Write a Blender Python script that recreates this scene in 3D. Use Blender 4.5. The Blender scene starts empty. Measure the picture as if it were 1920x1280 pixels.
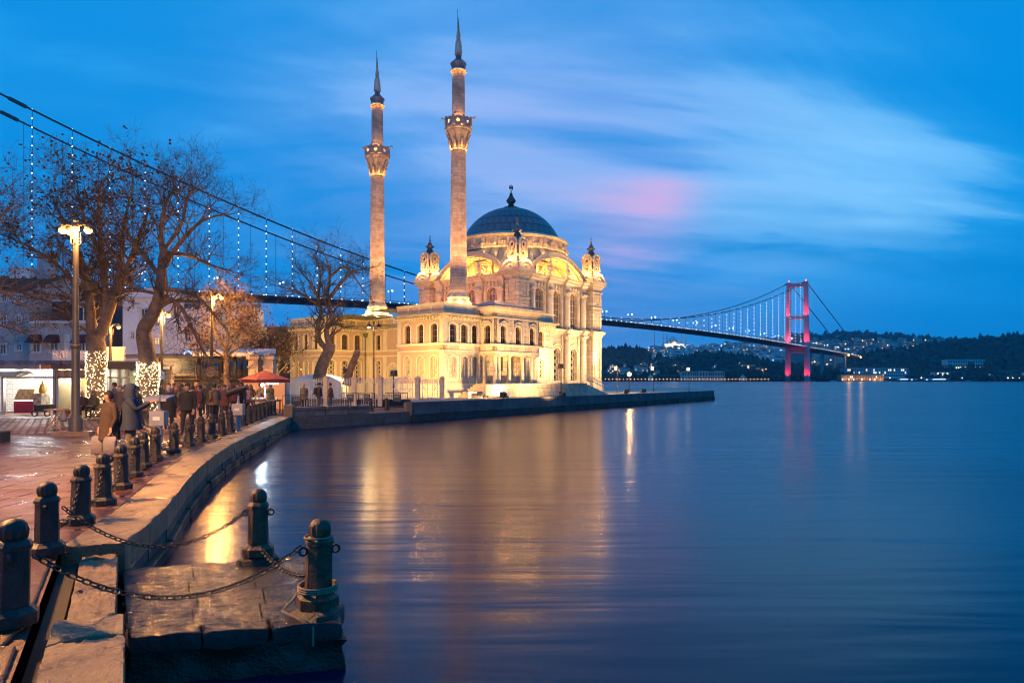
import bpy, bmesh, math, random
from mathutils import Vector, Matrix
rnd = random.Random(7)
R = math.radians
pi = math.pi
sc = bpy.context.scene
C = sc.collection
# ------------------------------------------------------------------ camera
CAMZ = 2.55
cd = bpy.data.cameras.new('camera'); cam = bpy.data.objects.new('camera', cd); C.objects.link(cam)
cam.location = (0, 0, CAMZ); cam.rotation_euler = (R(90), 0, 0)
cd.sensor_width = 36.0; cd.lens = 24.0; cd.shift_y = 0.0375
cd.clip_start = 0.05; cd.clip_end = 20000
sc.camera = cam
# ------------------------------------------------------------------ render settings
sc.view_settings.view_transform = 'Standard'; sc.view_settings.look = 'None'
sc.view_settings.exposure = 0.0; sc.view_settings.gamma = 1.0
sc.view_settings.use_curve_mapping = False
cy = sc.cycles
cy.max_bounces = 5; cy.diffuse_bounces = 2; cy.glossy_bounces = 3; cy.transmission_bounces = 3
cy.transparent_max_bounces = 6; cy.sample_clamp_indirect = 4.0; cy.sample_clamp_direct = 0
cy.caustics_reflective = False; cy.caustics_refractive = False
cy.use_denoising = True
cy.use_light_tree = True
cy.filter_width = 1.1
# ------------------------------------------------------------------ node helper
class NT:
    def __init__(s, tree): s.t = tree; s.n = tree.nodes; s.l = tree.links
    def add(s, typ, ins=None, **kw):
        nd = s.n.new(typ)
        for k, v in kw.items(): setattr(nd, k, v)
        for k, v in (ins or {}).items(): s.put(nd.inputs[k], v)
        return nd
    def put(s, sock, v):
        if isinstance(v, bpy.types.NodeSocket): s.l.new(v, sock)
        elif isinstance(v, bpy.types.Node): s.l.new(v.outputs[0], sock)
        else: sock.default_value = v
    def m(s, op, a, b=0.0, c=0.0, clamp=False):
        nd = s.n.new('ShaderNodeMath'); nd.operation = op; nd.use_clamp = clamp
        for i, v in enumerate((a, b, c)): s.put(nd.inputs[i], v)
        return nd.outputs[0]
    def mix(s, fac, a, b, blend='MIX'):
        nd = s.n.new('ShaderNodeMix'); nd.data_type = 'RGBA'; nd.blend_type = blend
        s.put(nd.inputs[0], fac); s.put(nd.inputs[6], a); s.put(nd.inputs[7], b)
        return nd.outputs[2]
    def ramp(s, fac, stops, interp='LINEAR'):
        nd = s.n.new('ShaderNodeValToRGB'); nd.color_ramp.interpolation = interp
        e = nd.color_ramp.elements
        while len(e) < len(stops): e.new(0.5)
        for i, (p, c) in enumerate(stops):
            e[i].position = p; e[i].color = c if len(c) == 4 else (*c, 1)
        s.put(nd.inputs[0], fac)
        return nd.outputs[0]
    def noise(s, vec, scale, detail=3.0, rough=0.5, dist=0.0):
        nd = s.n.new('ShaderNodeTexNoise'); s.put(nd.inputs['Vector'], vec)
        nd.inputs['Scale'].default_value = scale; nd.inputs['Detail'].default_value = detail
        nd.inputs['Roughness'].default_value = rough; nd.inputs['Distortion'].default_value = dist
        return nd.outputs[0]
    def comb(s, x, y, z):
        nd = s.n.new('ShaderNodeCombineXYZ')
        for i, v in enumerate((x, y, z)): s.put(nd.inputs[i], v)
        return nd.outputs[0]
    def sep(s, v):
        nd = s.n.new('ShaderNodeSeparateXYZ'); s.put(nd.inputs[0], v); return nd.outputs
def c4(c): return c if len(c) == 4 else (*c, 1.0)
# ------------------------------------------------------------------ sky (dusk)
w = bpy.data.worlds.new('World'); sc.world = w; w.use_nodes = True
W = NT(w.node_tree); W.n.clear()
tc = W.add('ShaderNodeTexCoord').outputs['Generated']
dx, dy, dz = W.sep(tc)
zc = W.m('MAXIMUM', dz, 0.0)
sky = W.add('ShaderNodeTexSky', sky_type='NISHITA', sun_disc=False, sun_elevation=R(1.0), sun_rotation=R(235), altitude=0, air_density=1.0, dust_density=0.6, ozone_density=6.0)
base = W.ramp(zc, [(0.0, (0.0, 0.27, 0.75)), (0.10, (0.0, 0.28, 0.77)), (0.30, (0.0, 0.28, 0.77)), (0.55, (0.004, 0.28, 0.75)), (1.0, (0.0, 0.17, 0.55))])
base = W.mix(0.002, base, sky, 'ADD')
q = W.m('ADD', zc, 0.20)
qx = W.m('DIVIDE', dx, q); qy = W.m('DIVIDE', dy, q)
def lobe(px, py, pw):
    d = Vector(((px-960)/1280, 1.0, (712-py)/1280)).normalized()
    dt = W.add('ShaderNodeVectorMath', {0: tc, 1: d}, operation='DOT_PRODUCT').outputs['Value']
    return W.m('POWER', W.m('MAXIMUM', dt, 0.0), pw)
# wind-combed cirrus: two layers of streaks drawn out in different directions
def streaks(ang, sx_, sy_, off, scale, dist, det=8.0):
    a = R(ang)
    rx = W.m('ADD', W.m('MULTIPLY', qx, math.cos(a)), W.m('MULTIPLY', qy, -math.sin(a)))
    ry = W.m('ADD', W.m('MULTIPLY', qx, math.sin(a)), W.m('MULTIPLY', qy, math.cos(a)))
    return W.noise(W.comb(W.m('MULTIPLY', rx, sx_), W.m('MULTIPLY', ry, sy_), off), scale, det, 0.55, dist)
n1 = streaks(-20, 0.36, 0.85, 3.3, 1.05, 2.2)
n2 = streaks(-6, 0.34, 1.2, 9.1, 1.35, 1.2)
n3 = W.noise(W.comb(qx, qy, 5.0), 0.35, 2.0, 0.5)
cl = W.m('ADD', W.m('MULTIPLY', W.m('SUBTRACT', n1, 0.5), 1.35), W.m('ADD', W.m('MULTIPLY', W.m('SUBTRACT', n2, 0.5), 1.1), W.m('MULTIPLY', W.m('SUBTRACT', n3, 0.5), 0.5)))
env = W.m('ADD', W.m('MULTIPLY', lobe(930, 270, 16.0), 0.33), W.m('ADD', W.m('MULTIPLY', lobe(1520, 430, 45.0), 0.58), W.m('SUBTRACT', W.m('MULTIPLY', lobe(1000, 330, 2.0), 0.10), W.m('MULTIPLY', lobe(150, 330, 9.0), 0.16))))
cm = W.m('ADD', cl, env)
cmask = W.ramp(W.m('ADD', cm, 0.3), [(0.30, (0, 0, 0)), (0.52, (0.32, 0.32, 0.32)), (0.76, (0.82, 0.82, 0.82)), (0.98, (1, 1, 1))])
low_fade = W.ramp(zc, [(0.06, (0.0, 0.0, 0.0)), (0.20, (1, 1, 1))])
cmk = W.m('MULTIPLY', cmask, low_fade)
ccol = W.ramp(cmk, [(0.0, (0.0, 0.29, 0.79)), (0.5, (0.022, 0.40, 0.92)), (1.0, (0.21, 0.62, 1.05))])
col = W.mix(cmk, base, ccol)
glow = lobe(960, 300, 14.0)
col = W.mix(W.m('MULTIPLY', W.m('MULTIPLY', glow, cmk), 0.6), col, (0.165, 0.43, 0.91, 1))
# thin dark bars low over the water
n4 = W.noise(W.comb(W.m('MULTIPLY', qx, 0.22), qy, 1.7), 2.0, 7.0, 0.55, 0.8)
dk = W.ramp(n4, [(0.50, (0, 0, 0)), (0.68, (1, 1, 1))])
low = W.ramp(zc, [(0.05, (1, 1, 1)), (0.40, (0.25, 0.25, 0.25))])
col = W.mix(W.m('MULTIPLY', W.m('MULTIPLY', dk, low), 0.38), col, (0.0, 0.215, 0.60, 1))
# afterglow pink in part of the cloud
pk = W.m('ADD', W.m('MULTIPLY', lobe(1000, 360, 26.0), 0.42), W.m('ADD', W.m('MULTIPLY', lobe(1245, 395, 900.0), 1.3), W.m('MULTIPLY', lobe(1160, 440, 600.0), 1.1)))
pn = W.ramp(W.m('ADD', W.m('MULTIPLY', n2, 0.6), W.m('MULTIPLY', n1, 0.4)), [(0.38, (0, 0, 0)), (0.60, (1, 1, 1))])
pkm = W.m('MULTIPLY', pk, W.m('MULTIPLY', pn, 0.8), clamp=True)
col = W.mix(pkm, col, (0.66, 0.46, 0.82, 1))
bg = W.add('ShaderNodeBackground', {'Color': col, 'Strength': 1.05})
W.l.new(bg.outputs[0], W.add('ShaderNodeOutputWorld').inputs[0])
# the sun is below the horizon: only a faint broad glow is left of it
sd = bpy.data.lights.new('sun', 'SUN'); sd.energy = 0.02; sd.angle = R(30); sd.color = (1.0, 0.75, 0.7)
so = bpy.data.objects.new('sun', sd); C.objects.link(so)
so.rotation_euler = (R(80), 0, R(-55))
# ------------------------------------------------------------------ pixel helpers used to read the photograph's plan
def gp(px, py, z): # point on the horizontal plane z
    Y = 1280.0*(CAMZ-z)/(py-712.0)
    return ((px-960.0)/1280.0*Y, Y)
def at(px, Y): return (px-960.0)/1280.0*Y
def zz(py, Y): return CAMZ+(712.0-py)/1280.0*Y
# ------------------------------------------------------------------ mesh helpers
class MB:
    def __init__(s): s.v = []; s.f = []
    def add(s, vs, fs):
        o = len(s.v); s.v.extend(vs); s.f.extend([tuple(i+o for i in f) for f in fs]); return s
    def hexa(s, b, t):
        return s.add(list(b)+list(t), [(3, 2, 1, 0), (4, 5, 6, 7), (0, 1, 5, 4), (1, 2, 6, 5), (2, 3, 7, 6), (3, 0, 4, 7)])
    def box(s, x0, x1, y0, y1, z0, z1):
        return s.hexa([(x0, y0, z0), (x1, y0, z0), (x1, y1, z0), (x0, y1, z0)], [(x0, y0, z1), (x1, y0, z1), (x1, y1, z1), (x0, y1, z1)])
    def fbox(s, F, s0, s1, d0, d1, z0, z1):
        p = F.p
        return s.hexa([p(s0, d0, z0), p(s1, d0, z0), p(s1, d1, z0), p(s0, d1, z0)], [p(s0, d0, z1), p(s1, d0, z1), p(s1, d1, z1), p(s0, d1, z1)])
    def lathe(s, prof, n, cx=0.0, cy=0.0, a0=0.0, lobes=0, la=0.0):
        vs = []; k = len(prof)
        for r, z in prof:
            for i in range(n):
                a = a0+2*pi*i/n
                rr = r*(1-la*abs(math.sin(a*lobes/2))) if lobes else r
                vs.append((cx+rr*math.cos(a), cy+rr*math.sin(a), z))
        fs = []
        for j in range(k-1):
            for i in range(n):
                fs.append((j*n+i, j*n+(i+1) % n, (j+1)*n+(i+1) % n, (j+1)*n+i))
        if prof[0][0] > 1e-4: fs.append(tuple(reversed(range(n))))
        if prof[-1][0] > 1e-4: fs.append(tuple((k-1)*n+i for i in range(n)))
        return s.add(vs, fs)
    def tube(s, pts, rad, n=6, cap=True):
        P = [Vector(p) for p in pts]; k = len(P)
        if not hasattr(rad, '__len__'): rad = [rad]*k
        vs = []; up = None
        for j in range(k):
            t = (P[min(j+1, k-1)]-P[max(j-1, 0)])
            if t.length < 1e-9: t = Vector((0, 0, 1))
            t.normalize()
            if up is None: up = Vector((1, 0, 0)) if abs(t.x) < 0.8 else Vector((0, 1, 0))
            e1 = (up-t*up.dot(t))
            if e1.length < 1e-6: e1 = t.orthogonal()
            e1.normalize(); e2 = t.cross(e1); up = e1
            for i in range(n):
                a = 2*pi*i/n
                vs.append(tuple(P[j]+(e1*math.cos(a)+e2*math.sin(a))*rad[j]))
        fs = [(j*n+i, j*n+(i+1) % n, (j+1)*n+(i+1) % n, (j+1)*n+i) for j in range(k-1) for i in range(n)]
        if cap: fs += [tuple(reversed(range(n))), tuple((k-1)*n+i for i in range(n))]
        return s.add(vs, fs)
    def ext(s, poly, fn, c0, c1):
        n = len(poly)
        vs = [fn(a, b, c0) for a, b in poly]+[fn(a, b, c1) for a, b in poly]
        fs = [tuple(range(n)), tuple(range(2*n-1, n-1, -1))]+[(i, (i+1) % n, n+(i+1) % n, n+i) for i in range(n)]
        return s.add(vs, fs)
    def band(s, outer, inner, fn, c0, c1, closed=False):
        n = len(outer)
        vs = [fn(a, b, c0) for a, b in outer]+[fn(a, b, c0) for a, b in inner]+[fn(a, b, c1) for a, b in outer]+[fn(a, b, c1) for a, b in inner]
        fs = []
        for i in range(n if closed else n-1):
            j = (i+1) % n
            fs += [(i, j, n+j, n+i), (2*n+i, 3*n+i, 3*n+j, 2*n+j), (i, 2*n+i, 2*n+j, j), (n+i, n+j, 3*n+j, 3*n+i)]
        if not closed: fs += [(0, n, 3*n, 2*n), (n-1, 3*n-1, 4*n-1, 2*n-1)]
        return s.add(vs, fs)
    def sphere(s, c, r, n=8, m=5, sz=1.0):
        prof = [(max(1e-5, r*math.sin(pi*j/m)), c[2]-sz*r*math.cos(pi*j/m)) for j in range(m+1)]
        return s.lathe(prof, n, c[0], c[1])
    def octa(s, c, r):
        x, y, z = c
        return s.add([(x+r, y, z), (x, y+r, z), (x-r, y, z), (x, y-r, z), (x, y, z+r), (x, y, z-r)], [(0, 1, 4), (1, 2, 4), (2, 3, 4), (3, 0, 4), (1, 0, 5), (2, 1, 5), (3, 2, 5), (0, 3, 5)])
    def mesh(s, name, smooth=None):
        me = bpy.data.meshes.new(name); me.from_pydata(s.v, [], s.f)
        if len(s.f) < 60000:
            bm = bmesh.new(); bm.from_mesh(me); bmesh.ops.recalc_face_normals(bm, faces=bm.faces); bm.to_mesh(me); bm.free()
        if smooth:
            me.polygons.foreach_set('use_smooth', [True]*len(me.polygons)); me.set_sharp_from_angle(angle=R(smooth))
        return me
    def build(s, name, mat, parent=None, smooth=None, loc=None, rz=0.0, kind=None):
        me = s.mesh(name, smooth); me.materials.append(mat)
        return put(name, me, parent, loc, rz, kind)
def put(name, me, parent=None, loc=None, rz=0.0, kind=None):
    o = bpy.data.objects.new(name, me); C.objects.link(o)
    if parent: o.parent = parent
    if loc: o.location = loc
    if rz: o.rotation_euler = (0, 0, rz)
    if kind: o['kind'] = kind
    return o
def tag(o, label, cat, group=None):
    o['label'] = label; o['category'] = cat
    if group: o['group'] = group
    return o
def thing(name, label, cat, loc=(0, 0, 0), rz=0.0, group=None):
    o = bpy.data.objects.new(name, None); C.objects.link(o); o.location = loc; o.rotation_euler = (0, 0, rz)
    o.empty_display_size = 0.2
    return tag(o, label, cat, group)
def copy_tree(o, parent=None):
    c = o.copy(); C.objects.link(c)
    if parent: c.parent = parent
    for ch in o.children: copy_tree(ch, c)
    return c
class Fr: # a wall frame: s along the wall, d outwards, z up
    def __init__(f, ox, oy, rot): f.ox, f.oy, f.rot = ox, oy, rot; f.c, f.s_ = math.cos(rot), math.sin(rot)
    def p(f, s, d, z): return (f.ox+s*f.c+d*f.s_, f.oy+s*f.s_-d*f.c, z)
    def sz(f, s, z, d): return f.p(s, d, z)
def arc(cx, cz, r, a0, a1, n): return [(cx+r*math.cos(a0+(a1-a0)*i/n), cz+r*math.sin(a0+(a1-a0)*i/n)) for i in range(n+1)]
def seg_arc(cx, zs, hw, rise, n=8): # arc from left springing to right springing
    rise = max(rise, 1e-3)
    r = (hw*hw+rise*rise)/(2*rise); cz = zs+rise-r; h = math.asin(min(1, hw/r))
    if rise > hw: h = pi-h
    return [(cx+r*math.sin(-h+2*h*i/n), cz+r*math.cos(-h+2*h*i/n)) for i in range(n+1)]
def wall(mb, F, s0, s1, z0, z1, ops, d0, d1, n=8):
    """wall band with arched openings ops = [(centre, width, bottom, springing, rise)]"""
    cur = s0
    for (c, wd, zb, zs, rise) in sorted(ops):
        a, b = c-wd/2, c+wd/2
        if a > cur+1e-4: mb.fbox(F, cur, a, d0, d1, z0, z1)
        if zb > z0+1e-4: mb.fbox(F, a, b, d0, d1, z0, zb)
        pts = seg_arc(c, zs, wd/2, rise, n)
        top = [(p[0], z1) for p in pts]
        mb.band(top, pts, F.sz, d0, d1)
        cur = b
    if s1 > cur+1e-4: mb.fbox(F, cur, s1, d0, d1, z0, z1)
def cornice(mb, F, s0, s1, prof, e0=0.0, e1=0.0):
    """moulding: prof = [(d,z)...] outline, closed against the wall; ends overhang with the projection when e0/e1 = 1"""
    n = len(prof)
    vs = [F.p(s0-e0*d, d, z) for d, z in prof]+[F.p(s1+e1*d, d, z) for d, z in prof]
    fs = [tuple(range(n)), tuple(range(2*n-1, n-1, -1))]+[(i, (i+1) % n, n+(i+1) % n, n+i) for i in range(n)]
    mb.add(vs, fs)
# ------------------------------------------------------------------ materials
MATS = {}
def newmat(name):
    m = bpy.data.materials.new(name); m.use_nodes = True
    t = NT(m.node_tree); t.n.clear()
    b = t.add('ShaderNodeBsdfPrincipled'); o = t.add('ShaderNodeOutputMaterial'); t.l.new(b.outputs[0], o.inputs[0])
    return m, t, b
def mat(name, col, rough=0.6, var=0.25, scale=2.0, bump=0.2, bscale=None, metal=0.0, spec=0.5, stain=0.0, stain_col=(0.05, 0.04, 0.03), streak=0.0, bdist=0.02):
    m, t, b = newmat(name)
    oc = t.add('ShaderNodeTexCoord').outputs['Object']
    n = t.noise(oc, scale, 5.0, 0.6)
    dark = tuple(c*(1-var) for c in col); lite = tuple(min(1, c*(1+var)) for c in col)
    cc = t.ramp(n, [(0.3, dark), (0.7, lite)])
    if stain:
        ns = t.noise(oc, scale*0.37, 6.0, 0.65, 0.6)
        cc = t.mix(t.m('MULTIPLY', t.ramp(ns, [(0.5, (0, 0, 0)), (0.72, (1, 1, 1))]), stain), cc, c4(stain_col))
    if streak:
        sx, sy, sz = t.sep(oc)
        ns = t.noise(t.comb(t.m('MULTIPLY', t.m('ADD', sx, sy), 3.0), t.m('MULTIPLY', t.m('SUBTRACT', sx, sy), 3.0), t.m('MULTIPLY', sz, 0.35)), 1.0, 4.0, 0.6)
        cc = t.mix(t.m('MULTIPLY', t.ramp(ns, [(0.5, (0, 0, 0)), (0.75, (1, 1, 1))]), streak), cc, c4(stain_col))
    t.put(b.inputs['Base Color'], cc); b.inputs['Roughness'].default_value = rough; b.inputs['Metallic'].default_value = metal
    b.inputs['Specular IOR Level'].default_value = spec
    if bump:
        nb = t.noise(oc, bscale or scale*6, 4.0, 0.6)
        t.put(b.inputs['Normal'], t.add('ShaderNodeBump', {'Strength': bump, 'Distance': bdist, 'Height': nb}))
    MATS[name] = m
    return m
def mason(name, col, bw, bh, mortar=(0.12, 0.1, 0.08), var=0.25, rough=0.7, polar=0.0, msize=0.012, stain=0.25, stain_col=(0.10, 0.075, 0.05), bump=0.5):
    """coursed stone: fine joints and block-to-block colour on walls whose blocks are only a few pixels"""
    m, t, b = newmat(name)
    oc = t.add('ShaderNodeTexCoord').outputs['Object']
    x, y, z = t.sep(oc)
    if polar: u = t.m('MULTIPLY', t.m('ARCTAN2', y, x), polar)
    else: u = t.m('ADD', x, y)
    v = t.comb(u, z, 0.0)
    br = t.add('ShaderNodeTexBrick', {'Vector': v, 'Color1': c4(tuple(c*(1-var) for c in col)), 'Color2': c4(tuple(min(1, c*(1+var)) for c in col)), 'Mortar': c4(mortar),
        'Scale': 1.0, 'Mortar Size': msize, 'Mortar Smooth': 0.2, 'Bias': 0.0, 'Brick Width': bw, 'Row Height': bh}, offset=0.5, squash=1.0)
    n = t.noise(oc, 1.3, 6.0, 0.65)
    cc = t.mix(t.m('MULTIPLY', t.ramp(n, [(0.48, (0, 0, 0)), (0.74, (1, 1, 1))]), stain), br.outputs['Color'], c4(stain_col))
    n2 = t.noise(oc, 9.0, 4.0, 0.6)
    cc = t.mix(0.35, cc, t.ramp(n2, [(0.3, (0.25, 0.25, 0.25)), (0.7, (0.75, 0.75, 0.75))]), 'OVERLAY')
    t.put(b.inputs['Base Color'], cc); b.inputs['Roughness'].default_value = rough
    h = t.m('ADD', t.m('MULTIPLY', br.outputs['Fac'], -1.0), t.m('MULTIPLY', n2, 0.7))
    t.put(b.inputs['Normal'], t.add('ShaderNodeBump', {'Strength': bump, 'Distance': 0.015, 'Height': h}))
    MATS[name] = m
    return m
def emit(name, col, strength, sample=False):
    m, t, b = newmat(name)
    b.inputs['Base Color'].default_value = c4(tuple(min(1, c) for c in col)); b.inputs['Emission Color'].default_value = c4(col); b.inputs['Emission Strength'].default_value = strength
    m.cycles.emission_sampling = 'AUTO' if sample else 'NONE'
    MATS[name] = m
    return m
def lamp(name, loc, power, col, radius=0.1, parent=None, spot=None, target=None, blend=0.6):
    l = bpy.data.lights.new(name, 'SPOT' if spot else 'POINT'); l.energy = power; l.color = col; l.shadow_soft_size = radius
    o = bpy.data.objects.new(name, l); C.objects.link(o); o.location = loc
    if parent: o.parent = parent
    if spot:
        l.spot_size = R(spot); l.spot_blend = blend
        d = Vector(target)-Vector(loc); o.rotation_euler = d.to_track_quat('-Z', 'Y').to_euler()
    return o
WARM = (1.0, 0.72, 0.36); GOLD = (1.0, 0.60, 0.20); SOD = (1.0, 0.42, 0.09)
cream = mason('cream_stone', (0.55, 0.47, 0.36), 0.9, 0.42, var=0.24, stain=0.55, stain_col=(0.24, 0.16, 0.10), mortar=(0.20, 0.15, 0.10), msize=0.02, bump=0.9)
cream_plain = mat('carved_stone', (0.56, 0.48, 0.37), 0.65, 0.2, 3.0, 0.5, 10.0, stain=0.5, stain_col=(0.24, 0.16, 0.10), streak=0.25)
stucco = mat('pink_stucco', (0.50, 0.35, 0.25), 0.8, 0.08, 1.0, 0.1, 20.0, stain=0.12, stain_col=(0.3, 0.2, 0.13))
trim = mat('cream_trim', (0.66, 0.58, 0.42), 0.7, 0.08, 1.5, 0.1, 15.0, stain=0.10, streak=0.15, stain_col=(0.25, 0.2, 0.14))
grime = mat('weathered_cornice', (0.36, 0.30, 0.22), 0.8, 0.35, 2.5, 0.4, 12.0, stain=0.6, stain_col=(0.06, 0.055, 0.05))
minstone = mason('minaret_stone', (0.46, 0.36, 0.28), 0.74, 0.29, var=0.22, stain=0.65, stain_col=(0.17, 0.11, 0.085), polar=0.75, mortar=(0.24, 0.175, 0.13), msize=0.010, bump=0.9)
lead = mat('lead_sheet', (0.17, 0.19, 0.21), 0.42, 0.22, 1.2, 0.15, 8.0, metal=0.35, stain=0.25, stain_col=(0.06, 0.06, 0.07))
lead2 = mat('lead_seam', (0.06, 0.065, 0.075), 0.6, 0.2, 2.0, 0.1)
bronze = mat('bronze_patina', (0.07, 0.10, 0.085), 0.45, 0.35, 6.0, 0.2, metal=0.4)
gilt = mat('gilded_metal', (0.55, 0.32, 0.10), 0.35, 0.15, 6.0, 0.0, metal=0.8)
wood = mat('brown_window_wood', (0.13, 0.065, 0.035), 0.5, 0.2, 5.0, 0.1)
def glassmat(name, col, rough, spec=0.8):
    m, t, b = newmat(name)
    oc = t.add('ShaderNodeTexCoord').outputs['Object']
    b.inputs['Base Color'].default_value = c4(col); b.inputs['Roughness'].default_value = rough; b.inputs['Specular IOR Level'].default_value = spec
    b.inputs['IOR'].default_value = 1.9
    t.put(b.inputs['Normal'], t.add('ShaderNodeBump', {'Strength': 0.25, 'Distance': 0.02, 'Height': t.noise(oc, 2.2, 2.0)}))
    return m
glass = glassmat('dark_window_glass', (0.012, 0.014, 0.018), 0.06)
glass_warm = glassmat('amber_stained_glass', (0.16, 0.085, 0.045), 0.18)
iron = mat('black_iron', (0.018, 0.016, 0.015), 0.5, 0.6, 9.0, 1.0, 30.0, stain=0.75, stain_col=(0.085, 0.04, 0.018), bdist=0.01)
rusty = mat('rusty_iron', (0.085, 0.045, 0.022), 0.5, 0.6, 9.0, 1.0, 24.0, stain=0.75, stain_col=(0.20, 0.09, 0.03), bdist=0.012)
black_metal = mat('black_lamp_metal', (0.02, 0.02, 0.022), 0.45, 0.2, 4.0, 0.1)
white_iron = mat('white_painted_iron', (0.62, 0.60, 0.60), 0.5, 0.08, 5.0, 0.1, stain=0.15, stain_col=(0.3, 0.2, 0.13))
# ------------------------------------------------------------------ water
GZ = 1.15   # mosque quay level
PZ = 0.65   # promenade level
wm, wt, wb = newmat('sea_water')
woc = wt.add('ShaderNodeTexCoord').outputs['Object']
wx, wy, wz = wt.sep(woc)
wn1 = wt.noise(wt.comb(wt.m('MULTIPLY', wx, 0.16), wy, 0.0), 1.1, 2.5, 0.5, 0.3)
wn2 = wt.noise(wt.comb(wt.m('MULTIPLY', wx, 0.08), wt.m('MULTIPLY', wy, 0.10), 2.0), 0.7, 3.0, 0.5)
wn3 = wt.noise(woc, 9.0, 3.0, 0.6)
wh = wt.m('ADD', wt.m('MULTIPLY', wn1, 0.5), wt.m('ADD', wt.m('MULTIPLY', wn2, 1.6), wt.m('MULTIPLY', wn3, 0.012)))
wt.put(wb.inputs['Normal'], wt.add('ShaderNodeBump', {'Strength': 0.26, 'Distance': 0.25, 'Height': wh}))
wt.put(wb.inputs['Base Color'], (0.0, 0.006, 0.035, 1))
wt.put(wb.inputs['Roughness'], wt.m('ADD', 0.15, wt.m('MULTIPLY', wn2, 0.14)))
wb.inputs['IOR'].default_value = 1.30
m_ = MB(); m_.add([(-600, -60, 0), (4000, -60, 0), (4000, 1500, 0), (-600, 1500, 0)], [(0, 1, 2, 3)])
sea = m_.build('sea_water', wm); sea['kind'] = 'structure'
# ------------------------------------------------------------------ mosque
TH = R(49); ORG = (0.53, 67.5, GZ)
S = 12.8
CT, ST = math.cos(TH), math.sin(TH)
def mw(u, v, z=0.0): return (ORG[0]+u*CT-v*ST, ORG[1]+u*ST+v*CT, ORG[2]+z)
hall = thing('mosque_prayer_hall', 'floodlit stone mosque hall with lead dome and four glowing corner turrets', 'mosque', ORG, TH)
FS = Fr(0, 0, 0.0); FL = Fr(0, S, R(-90)); FB = Fr(S, S, R(180)); FE = Fr(S, 0, R(90))
CACHE = {}
def cached(key, fn):
    if key not in CACHE: CACHE[key] = fn()
    return CACHE[key]
def mk(mb, name, material, smooth=None):
    me = mb.mesh(name, smooth); me.materials.append(material); return me
XZ = lambda a, b, c: (a, -c, b)     # local frame for pieces set into a wall: x along, -y outwards
# lattice grille shared by the ground-floor windows
def lattice_mesh(wd, h, rise, material, name):
    mb = MB()
    t = 0.035
    pts = seg_arc(0, h-rise, wd/2, rise, 10); inn = seg_arc(0, h-rise-0.01, wd/2-0.05, rise*0.9, 10)
    mb.band([(-wd/2, 0)]+pts+[(wd/2, 0)], [(-wd/2+0.05, 0.05)]+inn+[(wd/2-0.05, 0.05)], XZ, -0.02, 0.05)
    mb.box(-wd/2, wd/2, -0.05, 0.02, 0, 0.05)
    for x in (-wd*0.2, wd*0.2): mb.box(x-t/2, x+t/2, -0.03, 0.02, 0.05, h-rise*0.8)
    nr = max(3, int(round(h/(wd*0.62))))
    for k in range(nr):
        z = (k+0.55)*(h-0.1)/nr
        for (cx, r) in ((0, wd*0.21), (-wd*0.33, wd*0.12), (wd*0.33, wd*0.12)):
            o = arc(cx, z, r, 0, 2*pi, 10)[:-1]; i = arc(cx, z, r-t, 0, 2*pi, 10)[:-1]
            mb.band(o, i, XZ, -0.02, 0.03, closed=True)
        zc_ = (k+1.05)*(h-0.1)/nr
        if k < nr-1:
            o = arc(0, zc_, wd*0.12, 0, 2*pi, 6)[:-1]; i = arc(0, zc_, wd*0.12-t, 0, 2*pi, 6)[:-1]
            mb.band(o, i, XZ, -0.02, 0.03, closed=True)
            for sx in (-1, 1):
                mb.box(min(sx*wd*0.12, sx*wd*0.46), max(sx*wd*0.12, sx*wd*0.46), -0.03, 0.02, zc_-t/2, zc_+t/2)
    return mk(mb, name, material)
def pane_mesh(wd, h, rise, material, d=-0.06, nm='pane'):
    mb = MB(); pts = seg_arc(0, h-rise, wd/2, rise, 10)
    mb.ext([(wd/2, 0), (-wd/2, 0)]+pts, XZ, d-0.03, d)
    return mk(mb, nm, material)
def surround_mesh(wd, h, rise, bw, material, sill=True, d=0.06):
    mb = MB(); ii = seg_arc(0, h-rise, wd/2, rise, 10); oo = seg_arc(0, h-rise, wd/2+bw, rise+bw*0.9, 10)
    mb.band([(-wd/2-bw, 0)]+oo+[(wd/2+bw, 0)], [(-wd/2, 0)]+ii+[(wd/2, 0)], XZ, 0.0, d)
    if sill: mb.box(-wd/2-bw-0.04, wd/2+bw+0.04, -d-0.05, 0.0, -0.09, -0.002)
    return mk(mb, 'surround', material)
def sash_mesh(wd, h, rise, material):
    mb = MB(); t = 0.055
    ii = seg_arc(0, h-rise, wd/2-t, max(0.02, rise-t*0.4), 10); oo = seg_arc(0, h-rise, wd/2, rise, 10)
    mb.band([(-wd/2, 0)]+oo+[(wd/2, 0)], [(-wd/2+t, t)]+ii+[(wd/2-t, t)], XZ, -0.06, 0.0)
    mb.box(-wd/2+t, wd/2-t, 0.0, 0.06, 0, t)
    for z in (h*0.34, h*0.66): mb.box(-wd/2+t, wd/2-t, 0.005, 0.055, z-0.025, z+0.025)
    for x in (-wd*0.17, wd*0.17): mb.box(x-0.012, x+0.012, 0.015, 0.045, t, h-rise*0.6)
    return mk(mb, 'window', material)
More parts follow.
